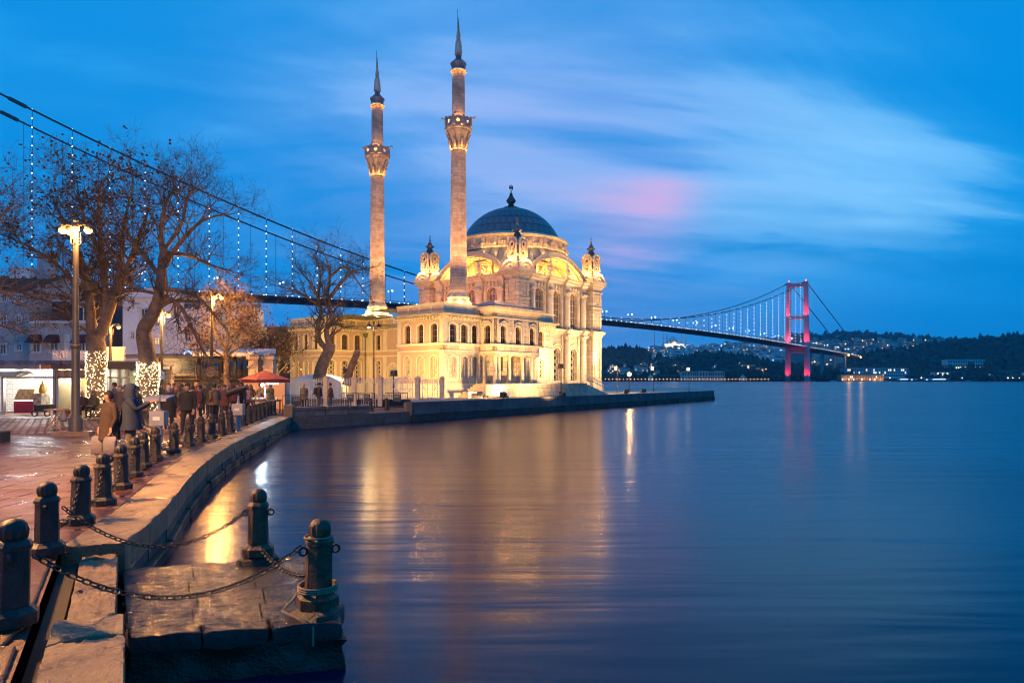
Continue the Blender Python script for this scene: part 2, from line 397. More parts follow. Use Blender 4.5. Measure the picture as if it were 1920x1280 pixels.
def tall_mesh(wd, h, rise, material):
    mb = MB(); t = 0.05
    ii = seg_arc(0, h-rise, wd/2-t, rise-t*0.4, 14); oo = seg_arc(0, h-rise, wd/2, rise, 14)
    mb.band([(-wd/2, 0)]+oo+[(wd/2, 0)], [(-wd/2+t, t)]+ii+[(wd/2-t, t)], XZ, -0.06, 0.0)
    for x in (-wd/6, wd/6): mb.box(x-0.02, x+0.02, 0.0, 0.05, 0, h-rise*0.35)
    nz = int(h/0.62)
    for k in range(1, nz): mb.box(-wd/2+t, wd/2-t, 0.005, 0.045, k*h/nz-0.018, k*h/nz+0.018)
    for r in (wd*0.3, wd*0.16):
        mb.band(arc(0, h-rise, r, 0, pi, 10), arc(0, h-rise, r-0.03, 0, pi, 10), XZ, -0.05, 0.0)
    return mk(mb, 'window', material)
def place(parent, F, s, d, z, me, name, subs=()):
    o = put(name, me, parent, F.p(s, d, z), F.rot)
    for nm, sm in subs: put(nm, sm, o)
    return o
def window(parent, F, s, z, kind, d=-0.16):
    """kind: (type, width, height, rise)"""
    ty, wd, h, rise = kind
    if ty == 'sash':
        return place(parent, F, s, d, z, cached(('sash', wd, h, rise), lambda: sash_mesh(wd, h, rise, wood)), 'window',
            [('pane', cached(('pane', wd, h, rise), lambda: pane_mesh(wd-0.02, h-0.01, rise, glass)))])
    if ty == 'tall':
        return place(parent, F, s, d, z, cached(('tall', wd, h, rise), lambda: tall_mesh(wd, h, rise, cream_plain)), 'window',
            [('pane', cached(('tpane', wd, h, rise), lambda: pane_mesh(wd-0.02, h-0.01, rise, glass_warm)))])
    dark = ty == 'lattice'
    return place(parent, F, s, d, z, cached(('lat', wd, h, rise, ty), lambda: lattice_mesh(wd, h, rise, cream_plain, 'window_lattice')), 'window_lattice',
        [('pane', cached(('lpane', wd, h, rise, ty), lambda: pane_mesh(wd-0.02, h-0.01, rise, glass if dark else cream_plain, -0.09 if dark else -0.045)))])
def column_mesh(h, r, n=14):
    mb = MB(); mb.lathe([(r, 0), (r*1.0, h*0.35), (r*0.86, h)], n)
    return mk(mb, 'column', cream_plain, 50)
def cap_mesh(r, h):
    mb = MB(); mb.lathe([(r*0.9, 0), (r*1.02, 0.04), (r*0.9, 0.08), (r*0.95, h*0.3), (r*1.25, h*0.62), (r*1.35, h*0.72)], 12)
    mb.box(-r*1.4, r*1.4, -r*1.4, r*1.4, h*0.72, h)
    for k in range(8):
        a = k*pi/4+pi/8
        mb.sphere((r*1.12*math.cos(a), r*1.12*math.sin(a), h*0.45), r*0.24, 6, 4, 1.4)
    return mk(mb, 'capital', cream_plain)
def base_mesh(r, h):
    mb = MB(); mb.box(-r*1.35, r*1.35, -r*1.35, r*1.35, 0, h*0.4); mb.lathe([(r*1.3, h*0.4), (r*1.34, h*0.55), (r*1.1, h*0.75), (r*1.14, h*0.88), (r, h)], 14)
    return mk(mb, 'column_base', cream_plain, 40)
def column(parent, F, s, d, z, h, r, cap=0.5, bs=0.25):
    hh = h-cap-bs
    o = put('column', cached(('col', hh, r), lambda: column_mesh(hh, r)), parent, F.p(s, d, z+bs), F.rot)
    put('capital', cached(('cap', r, cap), lambda: cap_mesh(r*0.86, cap)), o, (0, 0, hh))
    put('column_base', cached(('cbs', r, bs), lambda: base_mesh(r, bs)), o, (0, 0, -bs))
    return o
# --- facades of the hall
WUP = ('tall', 1.35, 4.0, 0.67); WLO = ('lattice', 1.2, 3.5, 0.55)
bays = (3.4, 6.4, 9.4); cols = (1.9, 4.9, 7.9, 10.9)
COR1 = [(0, 6.2), (0.10, 6.2), (0.13, 6.3), (0.30, 6.42), (0.32, 6.55), (0.48, 6.62), (0.50, 6.78), (0, 6.82)]
COR2 = [(0, 11.45), (0.12, 11.45), (0.15, 11.58), (0.34, 11.72), (0.36, 11.9), (0.56, 12.0), (0.58, 12.16), (0, 12.22)]
AR, AHW = 2.55, 5.25
arad = (AHW**2+AR**2)/(2*AR); acz = 12.2+AR-arad
for fi, F in enumerate((FS, FL, FB, FE)):
    seen = fi < 2
    ub = MB(); lb = MB()
    lo_ops = [(b, WLO[1], 1.3, 1.3+WLO[2]-WLO[3], WLO[3]) for b in bays] if seen else []
    up_ops = [(b, WUP[1], 6.85, 6.85+WUP[2]-WUP[3], WUP[3]) for b in bays] if seen else []
    wall(lb, F, 0.7, S-0.7, 0, 6.2, lo_ops, 0.0, -0.5, 10)
    wall(ub, F, 0.7, S-0.7, 6.2, 12.2, up_ops, 0.0, -0.5, 10)
    lb.build('lower_wall', cream, hall); ub.build('upper_wall', cream, hall)
    if not seen: continue
    mb = MB(); cornice(mb, F, 0.8, S-0.8, [(0, 0), (0.42, 0), (0.42, 0.9), (0.36, 0.98), (0.3, 1.06), (0, 1.06)])
    for c_ in cols: mb.fbox(F, c_-0.55, c_+0.55, 0.42, 0.80, 0, 1.05)
    mb.build('plinth', cream, hall)
    mb = MB(); cornice(mb, F, 0.8, S-0.8, COR1)
    for c_ in cols: cornice(mb, F, c_-0.42, c_+0.42, [(d+0.32, z) if d > 0 else (d, z) for d, z in COR1], 0, 0)
    mb.build('lower_cornice', cream_plain, hall)
    mb = MB(); cornice(mb, F, 0.8, S-0.8, COR2)
    for c_ in cols:
        cornice(mb, F, c_-0.46, c_+0.46, [(d+0.32, z) if d > 0 else (d, z) for d, z in COR2], 0, 0)
    mb.build('upper_cornice', cream_plain, hall)
    for c_ in cols:
        MB().fbox(F, c_-0.40, c_+0.40, 0.0, 0.40, 10.75, 11.45).build('frieze_block', cream_plain, hall)
        for q in (-1, 1):
            for z0, z1 in ((6.82, 11.45), (1.06, 6.2)): MB().fbox(F, c_+q*0.62-0.12, c_+q*0.62+0.12, 0.0, 0.14, z0, z1).build('pilaster', cream_plain, hall)
    for b in bays:
        for q in (-0.75, -0.25, 0.25, 0.75):
            me = cached('console', lambda: mk(MB().box(-0.11, 0.11, -0.22, 0, 0, 0.16).hexa([(-0.11, -0.08, -0.42), (0.11, -0.08, -0.42), (0.11, 0, -0.42), (-0.11, 0, -0.42)], [(-0.11, -0.2, 0), (0.11, -0.2, 0), (0.11, 0, 0), (-0.11, 0, 0)]), 'console', cream_plain))
            put('console', me, hall, F.p(b+q, 0.003, 11.24), F.rot)
        window(hall, F, b, 6.85, WUP, -0.25)
        window(hall, F, b, 1.3, WLO, -0.25)
        for (z, kk) in ((6.85, WUP), (1.3, WLO)):
            put('window_surround', cached(('sur', kk), lambda: surround_mesh(kk[1]+0.02, kk[2], kk[3], 0.2, cream_plain)), hall, F.p(b, 0.0, z), F.rot)
            mb = MB(); pp = seg_arc(b, z+kk[2]-kk[3]+0.05, kk[1]/2+0.42, kk[3]+0.40, 12); qq = seg_arc(b, z+kk[2]-kk[3]+0.05, kk[1]/2+0.28, kk[3]+0.28, 12)
            mb.band(pp, qq, F.sz, 0.0, 0.12); mb.build('arch_moulding', cream_plain, hall)
    for c_ in cols:
        column(hall, F, c_, 0.24, 1.06, 5.14, 0.36, 0.62, 0.28)
        column(hall, F, c_, 0.24, 6.82, 3.95, 0.34, 0.55, 0.25)
    # great arch with its lit recess
    mb = MB()
    h0 = math.asin((AHW+0.02)/arad)
    def aarc(r, k=28): return [(6.4+r*math.sin(-h0+2*h0*i/k), acz+r*math.cos(-h0+2*h0*i/k)) for i in range(k+1)]
    mb.band(aarc(arad), aarc(arad-0.42), F.sz, 0.18, -0.25)
    mb.band(aarc(arad+0.07), aarc(arad-0.08), F.sz, 0.28, 0.18)
    mb.build('great_arch', cream_plain, hall, 40)
    mb = MB(); mb.band(aarc(arad-0.36), aarc(arad-0.50), F.sz, -0.25, -1.9); mb.build('arch_soffit', cream_plain, hall, 40)
    for k in range(11):
        a = -h0*0.88+2*h0*0.88*k/10
        cx, cz = 6.4+(arad-0.52)*math.sin(a), acz+(arad-0.52)*math.cos(a)
        for dd, r_ in ((-0.75, 0.17), (-1.45, 0.12)): put('soffit_rosette', cached(('sros', r_), lambda: mk(MB().sphere((0, 0, 0), r_, 8, 4), 'soffit_rosette', cream_plain, 60)), hall, F.p(cx, dd, cz))
    mb = MB(); mb.ext(aarc(arad-0.45), F.sz, -1.9, -2.1); mb.build('recess_wall', cream_plain, hall)
    mb = MB(); mb.fbox(F, 1.3, 11.5, -0.5, -1.95, 11.9, 12.2); mb.build('recess_floor', cream_plain, hall)
    for x in (2.6, 4.05, 5.15, 7.65, 8.75, 10.2):
        mb = MB(); ztop = acz+math.sqrt((arad-0.6)**2-(x-6.4)**2)
        mb.fbox(F, x-0.2, x+0.2, -1.9, -1.65, 12.2, ztop-0.05)
        for q in range(int((ztop-12.4)/0.3)): mb.sphere(F.p(x, -1.64, 12.45+q*0.3), 0.07, 6, 4)
        mb.build('recess_pilaster', cream_plain, hall)
    mb = MB()
    for q in range(3): MB().fbox(F, 5.3, 7.5, -1.9, -1.72+0.08*q, 13.6+q*0.16, 13.72+q*0.16).build('recess_moulding', cream_plain, hall)
    mb.band(arc(6.4, 13.05, 0.52, 0, 2*pi, 18)[:-1], arc(6.4, 13.05, 0.36, 0, 2*pi, 18)[:-1], F.sz, -1.9, -1.68, closed=True)
    mb.sphere(F.p(6.4, -1.82, 13.05), 0.2, 10, 6)
    mb.build('recess_roundel', cream_plain, hall)
    for q in (-1, 1):
        mb = MB(); mb.tube([F.p(6.4+q*(0.55+0.22*math.cos(t_)), -1.8, 12.75+0.22*math.sin(t_)) for t_ in [i*0.6 for i in range(10)]], 0.06, 5)
        mb.build('recess_scroll', cream_plain, hall)
    for c_ in (4.9, 7.9):
        mb = MB(); mb.lathe([(0.26, 0), (0.26, 0.12), (0.13, 0.2), (0.12, 0.35), (0.27, 0.55), (0.33, 0.75), (0.24, 0.98), (0.12, 1.05), (0.2, 1.2), (0.16, 1.4), (0.05, 1.55), (0.1, 1.65), (0.0, 1.8)], 10)
        mb.build('urn', cream_plain, hall, 50, loc=F.p(c_, 0.30, 12.22))
    for x, pw in ((2.9, 75), (5.1, 120), (6.4, 70), (7.7, 120), (9.9, 75)):
        p = F.p(x, -0.72, 12.45)
        mb = MB(); mb.fbox(F, x-0.14, x+0.14, -0.42, -0.6, 12.2, 12.42); mb.build('recess_floodlight', black_metal, hall)
        lamp('recess_lamp', p, pw*3.4, (1.0, 0.42, 0.08), 0.12, hall)
# --- corner piers and turrets
tmat = cream_plain
def turret(cx, cyy, lit=1.0):
    p = put('corner_pier', cached('pier', lambda: mk(MB().box(-0.85, 0.85, -0.85, 0.85, 0, 11.9), 'corner_pier', cream)), hall, (cx, cyy, 0))
    for zi, (hw, z0, z1) in enumerate(((1.0, 0, 0.9), (0.93, 0.9, 1.06), (0.98, 6.2, 6.4), (1.12, 6.4, 6.62), (1.2, 6.62, 6.8), (0.93, 9.4, 9.5), (0.93, 11.05, 11.2), (0.95, 11.6, 11.75), (1.08, 11.75, 11.95), (1.24, 11.95, 12.15), (1.32, 12.15, 12.36))):
        put('pier_moulding', cached(('pmould', zi), lambda: mk(MB().box(-hw, hw, -hw, hw, z0, z1), 'pier_moulding', cream_plain)), p)
    def pn():
        mb = MB()
        for (z0, z1) in ((7.1, 9.1), (9.65, 10.9), (1.5, 5.8)):
            mb.band([(-0.5, z0), (0.5, z0), (0.5, z1), (-0.5, z1)], [(-0.42, z0+0.08), (0.42, z0+0.08), (0.42, z1-0.08), (-0.42, z1-0.08)], XZ, 0.85, 0.91, closed=True)
        for (z0, z1) in ((7.2, 9.0), (9.75, 10.8)):
            k = int((z1-z0)/0.28)
            for i in range(k):
                zc_ = z0+(i+0.5)*(z1-z0)/k
                o = arc(0, zc_, 0.2, 0, 2*pi, 8)[:-1]; i_ = arc(0, zc_, 0.13, 0, 2*pi, 8)[:-1]
                mb.band(o, i_, XZ, 0.85, 0.885, closed=True)
                for q in (-0.3, 0.3): mb.sphere((q, -0.86, zc_), 0.07, 6, 4)
        return mk(mb, 'carved_panel', cream_plain)
    for k in range(4): put('carved_panel', cached('cpanel', pn), p, None, k*pi/2)
    t = put('turret', cached('tcore', lambda: mk(MB().box(-0.62, 0.62, -0.62, 0.62, 12.36, 15.3).lathe([(0.5, 15.3), (0.42, 15.6), (0.3, 15.85), (0.22, 16.0)], 12), 'turret', lead2)), hall, (cx, cyy, 0))
    def ped(): # small arched gables at the foot
        mb = MB(); mb.band(seg_arc(0, 12.36, 1.12, 0.86, 12), seg_arc(0, 12.36, 0.82, 0.6, 12), XZ, 0.62, 1.22)
        mb.ext(seg_arc(0, 12.36, 0.84, 0.62, 12), XZ, 0.60, 1.12)
        mb.sphere((0, -1.12, 12.6), 0.16, 8, 5)
        return mk(mb, 'arched_gable', cream_plain, 40)
    def face():
        mb = MB()
        zs, hw, ri = 14.75, 0.56, 0.62
        arcp = seg_arc(0, zs, hw, ri, 14)
        mb.ext([(hw, 13.2), (-hw, 13.2)]+arcp, XZ, 0.55, 0.72)
        mb.band(seg_arc(0, zs, hw+0.12, ri+0.14, 14), seg_arc(0, zs, hw-0.05, ri-0.04, 14), XZ, 0.55, 0.86)
        for q in (-1, 1):
            mb.box(min(q*0.5, q*0.72), max(q*0.5, q*0.72), -0.9, -0.55, 14.62, 14.76)
            mb.box(min(q*0.44, q*0.6), max(q*0.44, q*0.6), -0.82, -0.72, 13.85, 14.62)
            mb.tube([(q*(0.52+0.12*math.cos(t_)), -0.72, 13.72+0.14*math.sin(t_)) for t_ in [i*pi/5 for i in range(11)]], 0.09, 6)
        mb.band(arc(0, 14.72, 0.33, 0, 2*pi, 16)[:-1], arc(0, 14.72, 0.2, 0, 2*pi, 16)[:-1], XZ, 0.72, 0.84, closed=True)
        mb.band(arc(0, 14.72, 0.43, 0, 2*pi, 16)[:-1], arc(0, 14.72, 0.385, 0, 2*pi, 16)[:-1], XZ, 0.72, 0.79, closed=True)
        mb.box(-0.62, 0.62, -0.86, -0.6, 13.55, 13.63); mb.box(-0.64, 0.64, -0.9, -0.6, 13.05, 13.2)
        mb.band(seg_arc(0, 13.9, 0.24, 0.24, 8), seg_arc(0, 13.9, 0.14, 0.14, 8), XZ, 0.72, 0.84)
        mb.box(-0.3, 0.3, -0.86, -0.72, 14.26, 14.34)
        return mk(mb, 'turret_face', cream_plain, 40)
    def ocu(): return mk(MB().ext(arc(0, 14.72, 0.2, 0, 2*pi, 16)[:-1], XZ, 0.724, 0.73).ext(seg_arc(0, 13.9, 0.14, 0.14, 8)+[(0.14, 13.66), (-0.14, 13.66)], XZ, 0.724, 0.73), 'oculus', wood)
    for k in range(4):
        f = put('turret_face', cached('tface', face), t, None, k*pi/2)
        put('arched_gable', cached('tped', ped), t, None, k*pi/2)
        put('oculus', cached('tocu', ocu), t, None, k*pi/2)
    def fin():
        mb = MB(); mb.lathe([(0.2, 15.9), (0.26, 16.0), (0.46, 16.12), (0.5, 16.2), (0.3, 16.32), (0.2, 16.5), (0.24, 16.55), (0.12, 16.65), (0.08, 16.72)], 12)
        return mk(mb, 'turret_cap', lead, 50)
    def gf():
        mb = MB(); mb.lathe([(0.06, 16.7), (0.14, 16.8), (0.06, 16.9), (0.11, 16.98), (0.04, 17.08), (0.03, 17.2)], 8)
        mb.band(arc(0, 17.3, 0.11, R(-60), R(240), 10), arc(0, 17.325, 0.075, R(-60), R(240), 10), XZ, -0.02, 0.02)
        return mk(mb, 'finial', gilt, 50)
    put('turret_cap', cached('tfin', fin), t); put('finial', cached('tgf', gf), t)
    for k in range(4):
        a = k*pi/2
        dxx, dyy = math.sin(a), -math.cos(a)
        if cx+cyy > 20: continue
        for q in (-0.36, 0.36):
            lamp('turret_lamp', (cx+dxx*1.42+math.cos(a)*q, cyy+dyy*1.42+math.sin(a)*q, 13.3), 140*lit, (1.0, 0.47, 0.12), 0.05, hall)
for (cx, cyy) in ((0, 0), (S, 0), (0, S), (S, S)): turret(cx, cyy)
# --- roof, drum and dome
cc_ = S/2
mb = MB(); nseg = 96; ring = []
for i in range(nseg):
    a = 2*pi*i/nseg
    ca, sa = math.cos(a), math.sin(a); k = (6.4+0.1)/max(abs(ca), abs(sa))
    x, y = ca*k, sa*k
    tpar = y if abs(ca) > abs(sa) else x
    zl = acz+math.sqrt(max(0, (arad+0.07)**2-min(tpar*tpar, 5.55**2)))
    ring.append((cc_+x, cc_+y, max(12.3, zl)))
N0 = nseg
vs = ring+[(cc_+5.95*math.cos(2*pi*i/nseg), cc_+5.95*math.sin(2*pi*i/nseg), 15.25) for i in range(nseg)]
mb.add(vs, [(i, (i+1) % N0, N0+(i+1) % N0, N0+i) for i in range(N0)])
roof = mb.build('lead_roof', lead, hall)
mb = MB()
for i in range(0, nseg, 2):
    p, q = Vector(vs[i]), Vector(vs[N0+i]); mb.tube([p+Vector((0, 0, 0.02)), q+Vector((0, 0, 0.02))], 0.035, 4)
mb.build('roof_seam', lead2, roof)
mb = MB(); mb.lathe([(5.9, 15.0), (6.25, 15.12), (6.28, 15.25), (6.0, 15.3), (6.0, 16.25), (6.1, 16.32), (6.32, 16.42), (6.36, 16.55), (6.2, 16.62), (5.5, 16.95), (5.2, 17.0)], 72, cc_, cc_)
drum = mb.build('drum', cream_plain, hall, 30)
def dpil(): return mk(MB().box(5.98, 6.18, -0.2, 0.2, 15.3, 16.3).box(6.18, 6.42, -0.14, 0.14, 15.32, 15.6), 'drum_pilaster', cream_plain)
def dros():
    mb = MB(); f = lambda a, b, c: (c, a, b)
    mb.band([(-0.42, 15.45), (0.42, 15.45), (0.42, 16.2), (-0.42, 16.2)], [(-0.36, 15.5), (0.36, 15.5), (0.36, 16.14), (-0.36, 16.14)], f, 5.98, 6.04, closed=True)
    mb.sphere((6.0, 0, 15.82), 0.16, 8, 4)
    for k in range(6): mb.sphere((6.0, 0.19*math.cos(k*pi/3), 15.82+0.19*math.sin(k*pi/3)), 0.08, 6, 4)
    return mk(mb, 'drum_rosette', cream_plain)
for k in range(28):
    o = put('drum_pilaster', cached('dpil', dpil), drum, (cc_, cc_, 0), 2*pi*k/28)
    o = put('drum_rosette', cached('dros', dros), drum, (cc_, cc_, 0), 2*pi*(k+0.5)/28)
for k in range(14):
    a = R(195)+R(150)*k/13
    lamp('drum_lamp', (cc_+6.75*math.cos(a), cc_+6.75*math.sin(a), 15.15), 42, (1.0, 0.46, 0.11), 0.05, hall)
# dome: radius rd at the foot, segmental
rd, zd, hd = 5.35, 16.98, 3.55
Rs = (rd*rd+hd*hd)/(2*hd); zc0 = zd+hd-Rs; pm = math.asin(rd/Rs)
def dprof(t, off=0.0): ph = pm*(1-t); return ((Rs+off)*math.sin(ph), zc0+(Rs+off)*math.cos(ph))
mb = MB(); mb.lathe([dprof(i/12) if i < 12 else (0.0, zd+hd) for i in range(13)], 48, cc_, cc_)
dome = mb.build('dome', lead2, hall, 60)
NS = 40; rows = [0.0, 0.15, 0.31, 0.48, 0.66, 0.84]
for r_ in range(len(rows)-1):
    t0, t1 = rows[r_]+0.006, rows[r_+1]-0.006
    for k in range(NS):
        def pan():
            mb = MB(); h = pi/NS; vs = []
            for off in (0.0, 0.05):
                for tt in (t0, (t0+t1)/2, t1):
                    r, z = dprof(tt, off)
                    g = 0.022/max(r, 0.5)
                    for a in (-h+g, h-g): vs.append((r*math.cos(a), r*math.sin(a), z))
            fs = [(6, 7, 9, 8), (8, 9, 11, 10), (0, 6, 8, 2), (2, 8, 10, 4), (1, 3, 9, 7), (3, 5, 11, 9), (0, 1, 7, 6), (4, 10, 11, 5)]
            mb.add(vs, fs); return mk(mb, 'lead_panel', lead)
        put('lead_panel', cached(('pan', r_), pan), dome, (cc_, cc_, 0), 2*pi*(k+0.5*(r_ % 2))/NS)
mb = MB(); mb.lathe([(1.15, zd+hd-0.16), (1.0, zd+hd+0.1), (0.55, zd+hd+0.16), (0.3, zd+hd+0.25), (0.42, zd+hd+0.4), (0.24, zd+hd+0.5), (0.5, zd+hd+0.75), (0.56, zd+hd+0.95), (0.34, zd+hd+1.25), (0.16, zd+hd+1.6), (0.22, zd+hd+1.68), (0.08, zd+hd+1.78), (0.05, zd+hd+2.1)], 14, cc_, cc_, lobes=8, la=0.06)
XZc = lambda a, b, c: (cc_+a, cc_-c, b)
mb.band(arc(0, zd+hd+2.4, 0.3, R(-60), R(240), 14), arc(0, zd+hd+2.45, 0.21, R(-60), R(240), 14), XZc, -0.05, 0.05)
mb.band(arc(0, zd+hd+2.4, 0.13, 0, 2*pi, 8)[:-1], arc(0, zd+hd+2.4, 0.05, 0, 2*pi, 8)[:-1], XZc, -0.04, 0.04, closed=True)
mb.build('finial', bronze, hall, 50)
# ------------------------------------------------------------------ imperial pavilion in front of the hall
pav = thing('imperial_pavilion', 'two-storey cream pavilion with arched windows and columned porch before the mosque', 'pavilion', ORG, TH)
WS = ('sash', 0.72, 1.5, 0.16); WLD = ('lattice', 0.78, 1.75, 0.2); WLB = ('blind', 0.78, 1.75, 0.2)
ZU, ZL = 4.36, 1.55
PAR = [(0, 6.46), (0.0, 6.28), (0.12, 6.28), (0.2, 6.42), (0.46, 6.5), (0.5, 6.62), (0.06, 6.7)]
def pav_face(F, s0, s1, wins, lower, wmat, pmat, e0=0, e1=0, up=WS, pane=True):
    mb = MB(); ops = [(x, WLD[1], ZL, ZL+WLD[2]-WLD[3], WLD[3]) for x in wins]
    wall(mb, F, s0, s1, 0, 3.78, ops if lower else [], 0, -0.35)
    mb.build('ground_floor_wall', wmat, pav)
    mb = MB(); wall(mb, F, s0, s1, 3.78, 6.46, [(x, WS[1], ZU, ZU+WS[2]-WS[3], WS[3]) for x in wins], 0, -0.35)
    mb.build('upper_wall', wmat, pav)
    for x in wins:
        window(pav, F, x, ZU, WS); 
        put('window_surround', cached('wsur', lambda: surround_mesh(WS[1]+0.02, WS[2], WS[3], 0.13, trim, False)), pav, F.p(x, 0, ZU), F.rot)
        if lower:
            window(pav, F, x, ZL, lower, -0.12)
            put('window_surround', cached('wsur2', lambda: surround_mesh(WLD[1]+0.02, WLD[2], WLD[3], 0.11, trim, False, 0.05)), pav, F.p(x, 0, ZL), F.rot)
    mb = MB(); cornice(mb, F, s0, s1, PAR, e0, e1); mb.build('cornice', grime, pav)
    n = max(2, int((s1-s0)/0.34))
    for k in range(n):
        s = s0+(k+0.5)*(s1-s0)/n; put('cornice_bracket', cached('cbr', lambda: mk(MB().box(-0.06, 0.06, -0.36, -0.05, 6.18, 6.4), 'cornice_bracket', trim)), pav, F.p(s, 0, 0), F.rot)
    mb = MB(); mb.fbox(F, s0, s1, 0.06, -0.3, 6.7, 7.36); cornice(mb, F, s0, s1, [(0, 7.36), (0.14, 7.36), (0.16, 7.46), (-0.3, 7.46)], e0, e1)
    k = max(2, int(round((s1-s0)/1.4)))
    mb.build('parapet', trim, pav)
    for i in range(k):
        a, b = s0+(i+0.12)*(s1-s0)/k, s0+(i+0.88)*(s1-s0)/k; MB().fbox(F, a, b, 0.06, 0.085, 6.84, 7.22).build('parapet_panel', pmat, pav)
    for nm, prof in (('string_course', [(0, 4.12), (0.08, 4.12), (0.16, 4.24), (0.17, 4.33), (0, 4.345)]), ('string_course', [(0, 3.66), (0.05, 3.66), (0.08, 3.78), (0, 3.80)]), ('plinth', [(0, 0), (0.1, 0), (0.1, 1.0), (0.05, 1.1), (0, 1.1)])):
        mb = MB(); cornice(mb, F, s0, s1, prof, e0, e1); mb.build(nm, trim if wmat is stucco else cream_plain, pav)
    for (a, b) in ((s0, s0+0.38), (s1-0.38, s1)):
        for z0, z1 in ((1.1, 3.66), (4.345, 6.28)): MB().fbox(F, a, b, 0.0, 0.05, z0, z1).build('corner_pilaster', trim if wmat is stucco else cream_plain, pav)
V0, V1 = -5.0, 0.5
F1 = Fr(-14.7, V1, R(-90))            # left face of the near wing, s = 0 .. 5.5
F2 = Fr(-14.7, V0, 0.0)               # sea face
pav_face(F1, 0.0, 5.5, (1.25, 2.85, 4.45), WLB, stucco, stucco, 0, 1)
pav_face(F2, 0.0, 4.07, (1.0, 2.25, 3.5), WLB, cream, cream_plain, 1, 0)
pav_face(F2, 9.83, 13.9, (10.9, 12.2), WLD, cream, cream_plain, 0, 1)
# porch block
PU0, PU1, PV = -10.6, -4.9, -6.7
F3 = Fr(PU0, PV, 0.0); F3s = Fr(PU0, V0, R(-90)); F3e = Fr(PU1, PV, R(90))
PC = [(0, 6.85), (0.08, 6.85), (0.14, 7.0), (0.42, 7.16), (0.46, 7.36), (0.3, 7.42), (0, 7.46)]
L3 = PU1-PU0
for (F, s0, s1, wins, e0, e1) in ((F3, 0, L3, (0.98, 2.85, 4.72), 1, 1), (F3s, 0, 1.7, (0.85,), 0, 1), (F3e, 0, 1.7, (), 1, 0)):
    mb = MB(); wall(mb, F, s0, s1, 3.75, 6.9, [(x, WS[1], ZU, ZU+WS[2]-WS[3], WS[3]) for x in wins], 0, -0.3); mb.build('upper_wall', cream, pav)
    for nm, prof in (('porch_cornice', PC), ('string_course', [(0, 4.12), (0.08, 4.12), (0.16, 4.24), (0.17, 4.33), (0, 4.345)]), ('string_course', [(0, 6.42), (0.05, 6.42), (0.07, 6.52), (0, 6.54)]), ('string_course', [(0, 3.5), (0.06, 3.5), (0.08, 3.74), (0, 3.76)])):
        mb = MB(); cornice(mb, F, s0, s1, prof, e0, e1); mb.build(nm, cream_plain, pav)
    mb = MB(); mb.fbox(F, s0, s1, 0.0, -0.45, 3.42, 3.75); mb.build('architrave', cream_plain, pav)
    for i, x in enumerate(wins):
        window(pav, F, x, ZU, WS)
        put('window_surround', cached('wsur', lambda: None), pav, F.p(x, 0, ZU), F.rot)
        def pedm(kind):
            mb = MB()
            if kind: mb.band(seg_arc(0, 5.98, 0.55, 0.26, 10), seg_arc(0, 5.98, 0.44, 0.17, 10), XZ, 0, 0.14); mb.ext(seg_arc(0, 5.98, 0.45, 0.18, 10), XZ, 0, 0.05)
            else: mb.band([(-0.56, 5.98), (0, 6.26), (0.56, 5.98)], [(-0.40, 5.98), (0, 6.16), (0.40, 5.98)], XZ, 0, 0.14); mb.ext([(-0.42, 5.98), (0, 6.18), (0.42, 5.98)], XZ, 0, 0.05)
            mb.box(-0.58, 0.58, -0.12, 0, 5.93, 5.978)
            return mk(mb, 'window_pediment', cream_plain)
        kd = (F is F3s) or i == 1
        put('window_pediment', cached(('pedm', kd), lambda: pedm(kd)), pav, F.p(x, 0.0, 0), F.rot)
        for q in (-0.66, 0.66): MB().fbox(F, x+q-0.08, x+q+0.08, 0, 0.06, 4.345, 6.42).build('window_pilaster', cream_plain, pav)
for x in (0.28, 0.72, 2.0, 3.7, 4.98, 5.42): column(pav, F3, x, -0.25, 1.1, 2.33, 0.17, 0.26, 0.14)
column(pav, F3s, 0.3, -0.25, 1.1, 2.33, 0.17, 0.26, 0.14)
mb = MB(); mb.fbox(F2, 4.07, 9.83, 0.0, -0.3, 1.1, 3.75)
mb.build('porch_back_wall', cream, pav)
FPB = Fr(PU0, V0-0.002, 0)
for x in (0.75, 3.75, 5.0): 
    window(pav, FPB, x, 1.45, WLD, 0.02)
mb = MB(); mb.fbox(FPB, 1.62, 2.62, 0.0, 0.05, 1.1, 3.2); 
dr = mb.build('door', mat('dark_red_door', (0.05, 0.018, 0.014), 0.5, 0.3, 4.0), pav)
for q in (1.7, 2.16):
    for z0, z1 in ((1.25, 2.1), (2.2, 3.05)): MB().fbox(FPB, q, q+0.38, 0.05, 0.075, z0, z1).build('door_panel', wood, dr)
mb = MB(); mb.fbox(FPB, 1.75, 2.5, 0.25, 0.32, 2.15, 3.35); mb.build('porch_lantern_hood', mat('dark_green_canvas', (0.012, 0.035, 0.035), 0.7, 0.3, 3.0), pav)
mb = MB(); mb.fbox(F3, 0.0, L3, -0.3, -1.7, 3.66, 3.74); mb.build('porch_ceiling', mat('porch_ceiling', (0.55, 0.36, 0.12), 0.8, 0.1), pav)
lamp('porch_lamp', mw(PU0+2.85, V0-0.8, 3.3), 45, (1.0, 0.62, 0.18), 0.1)
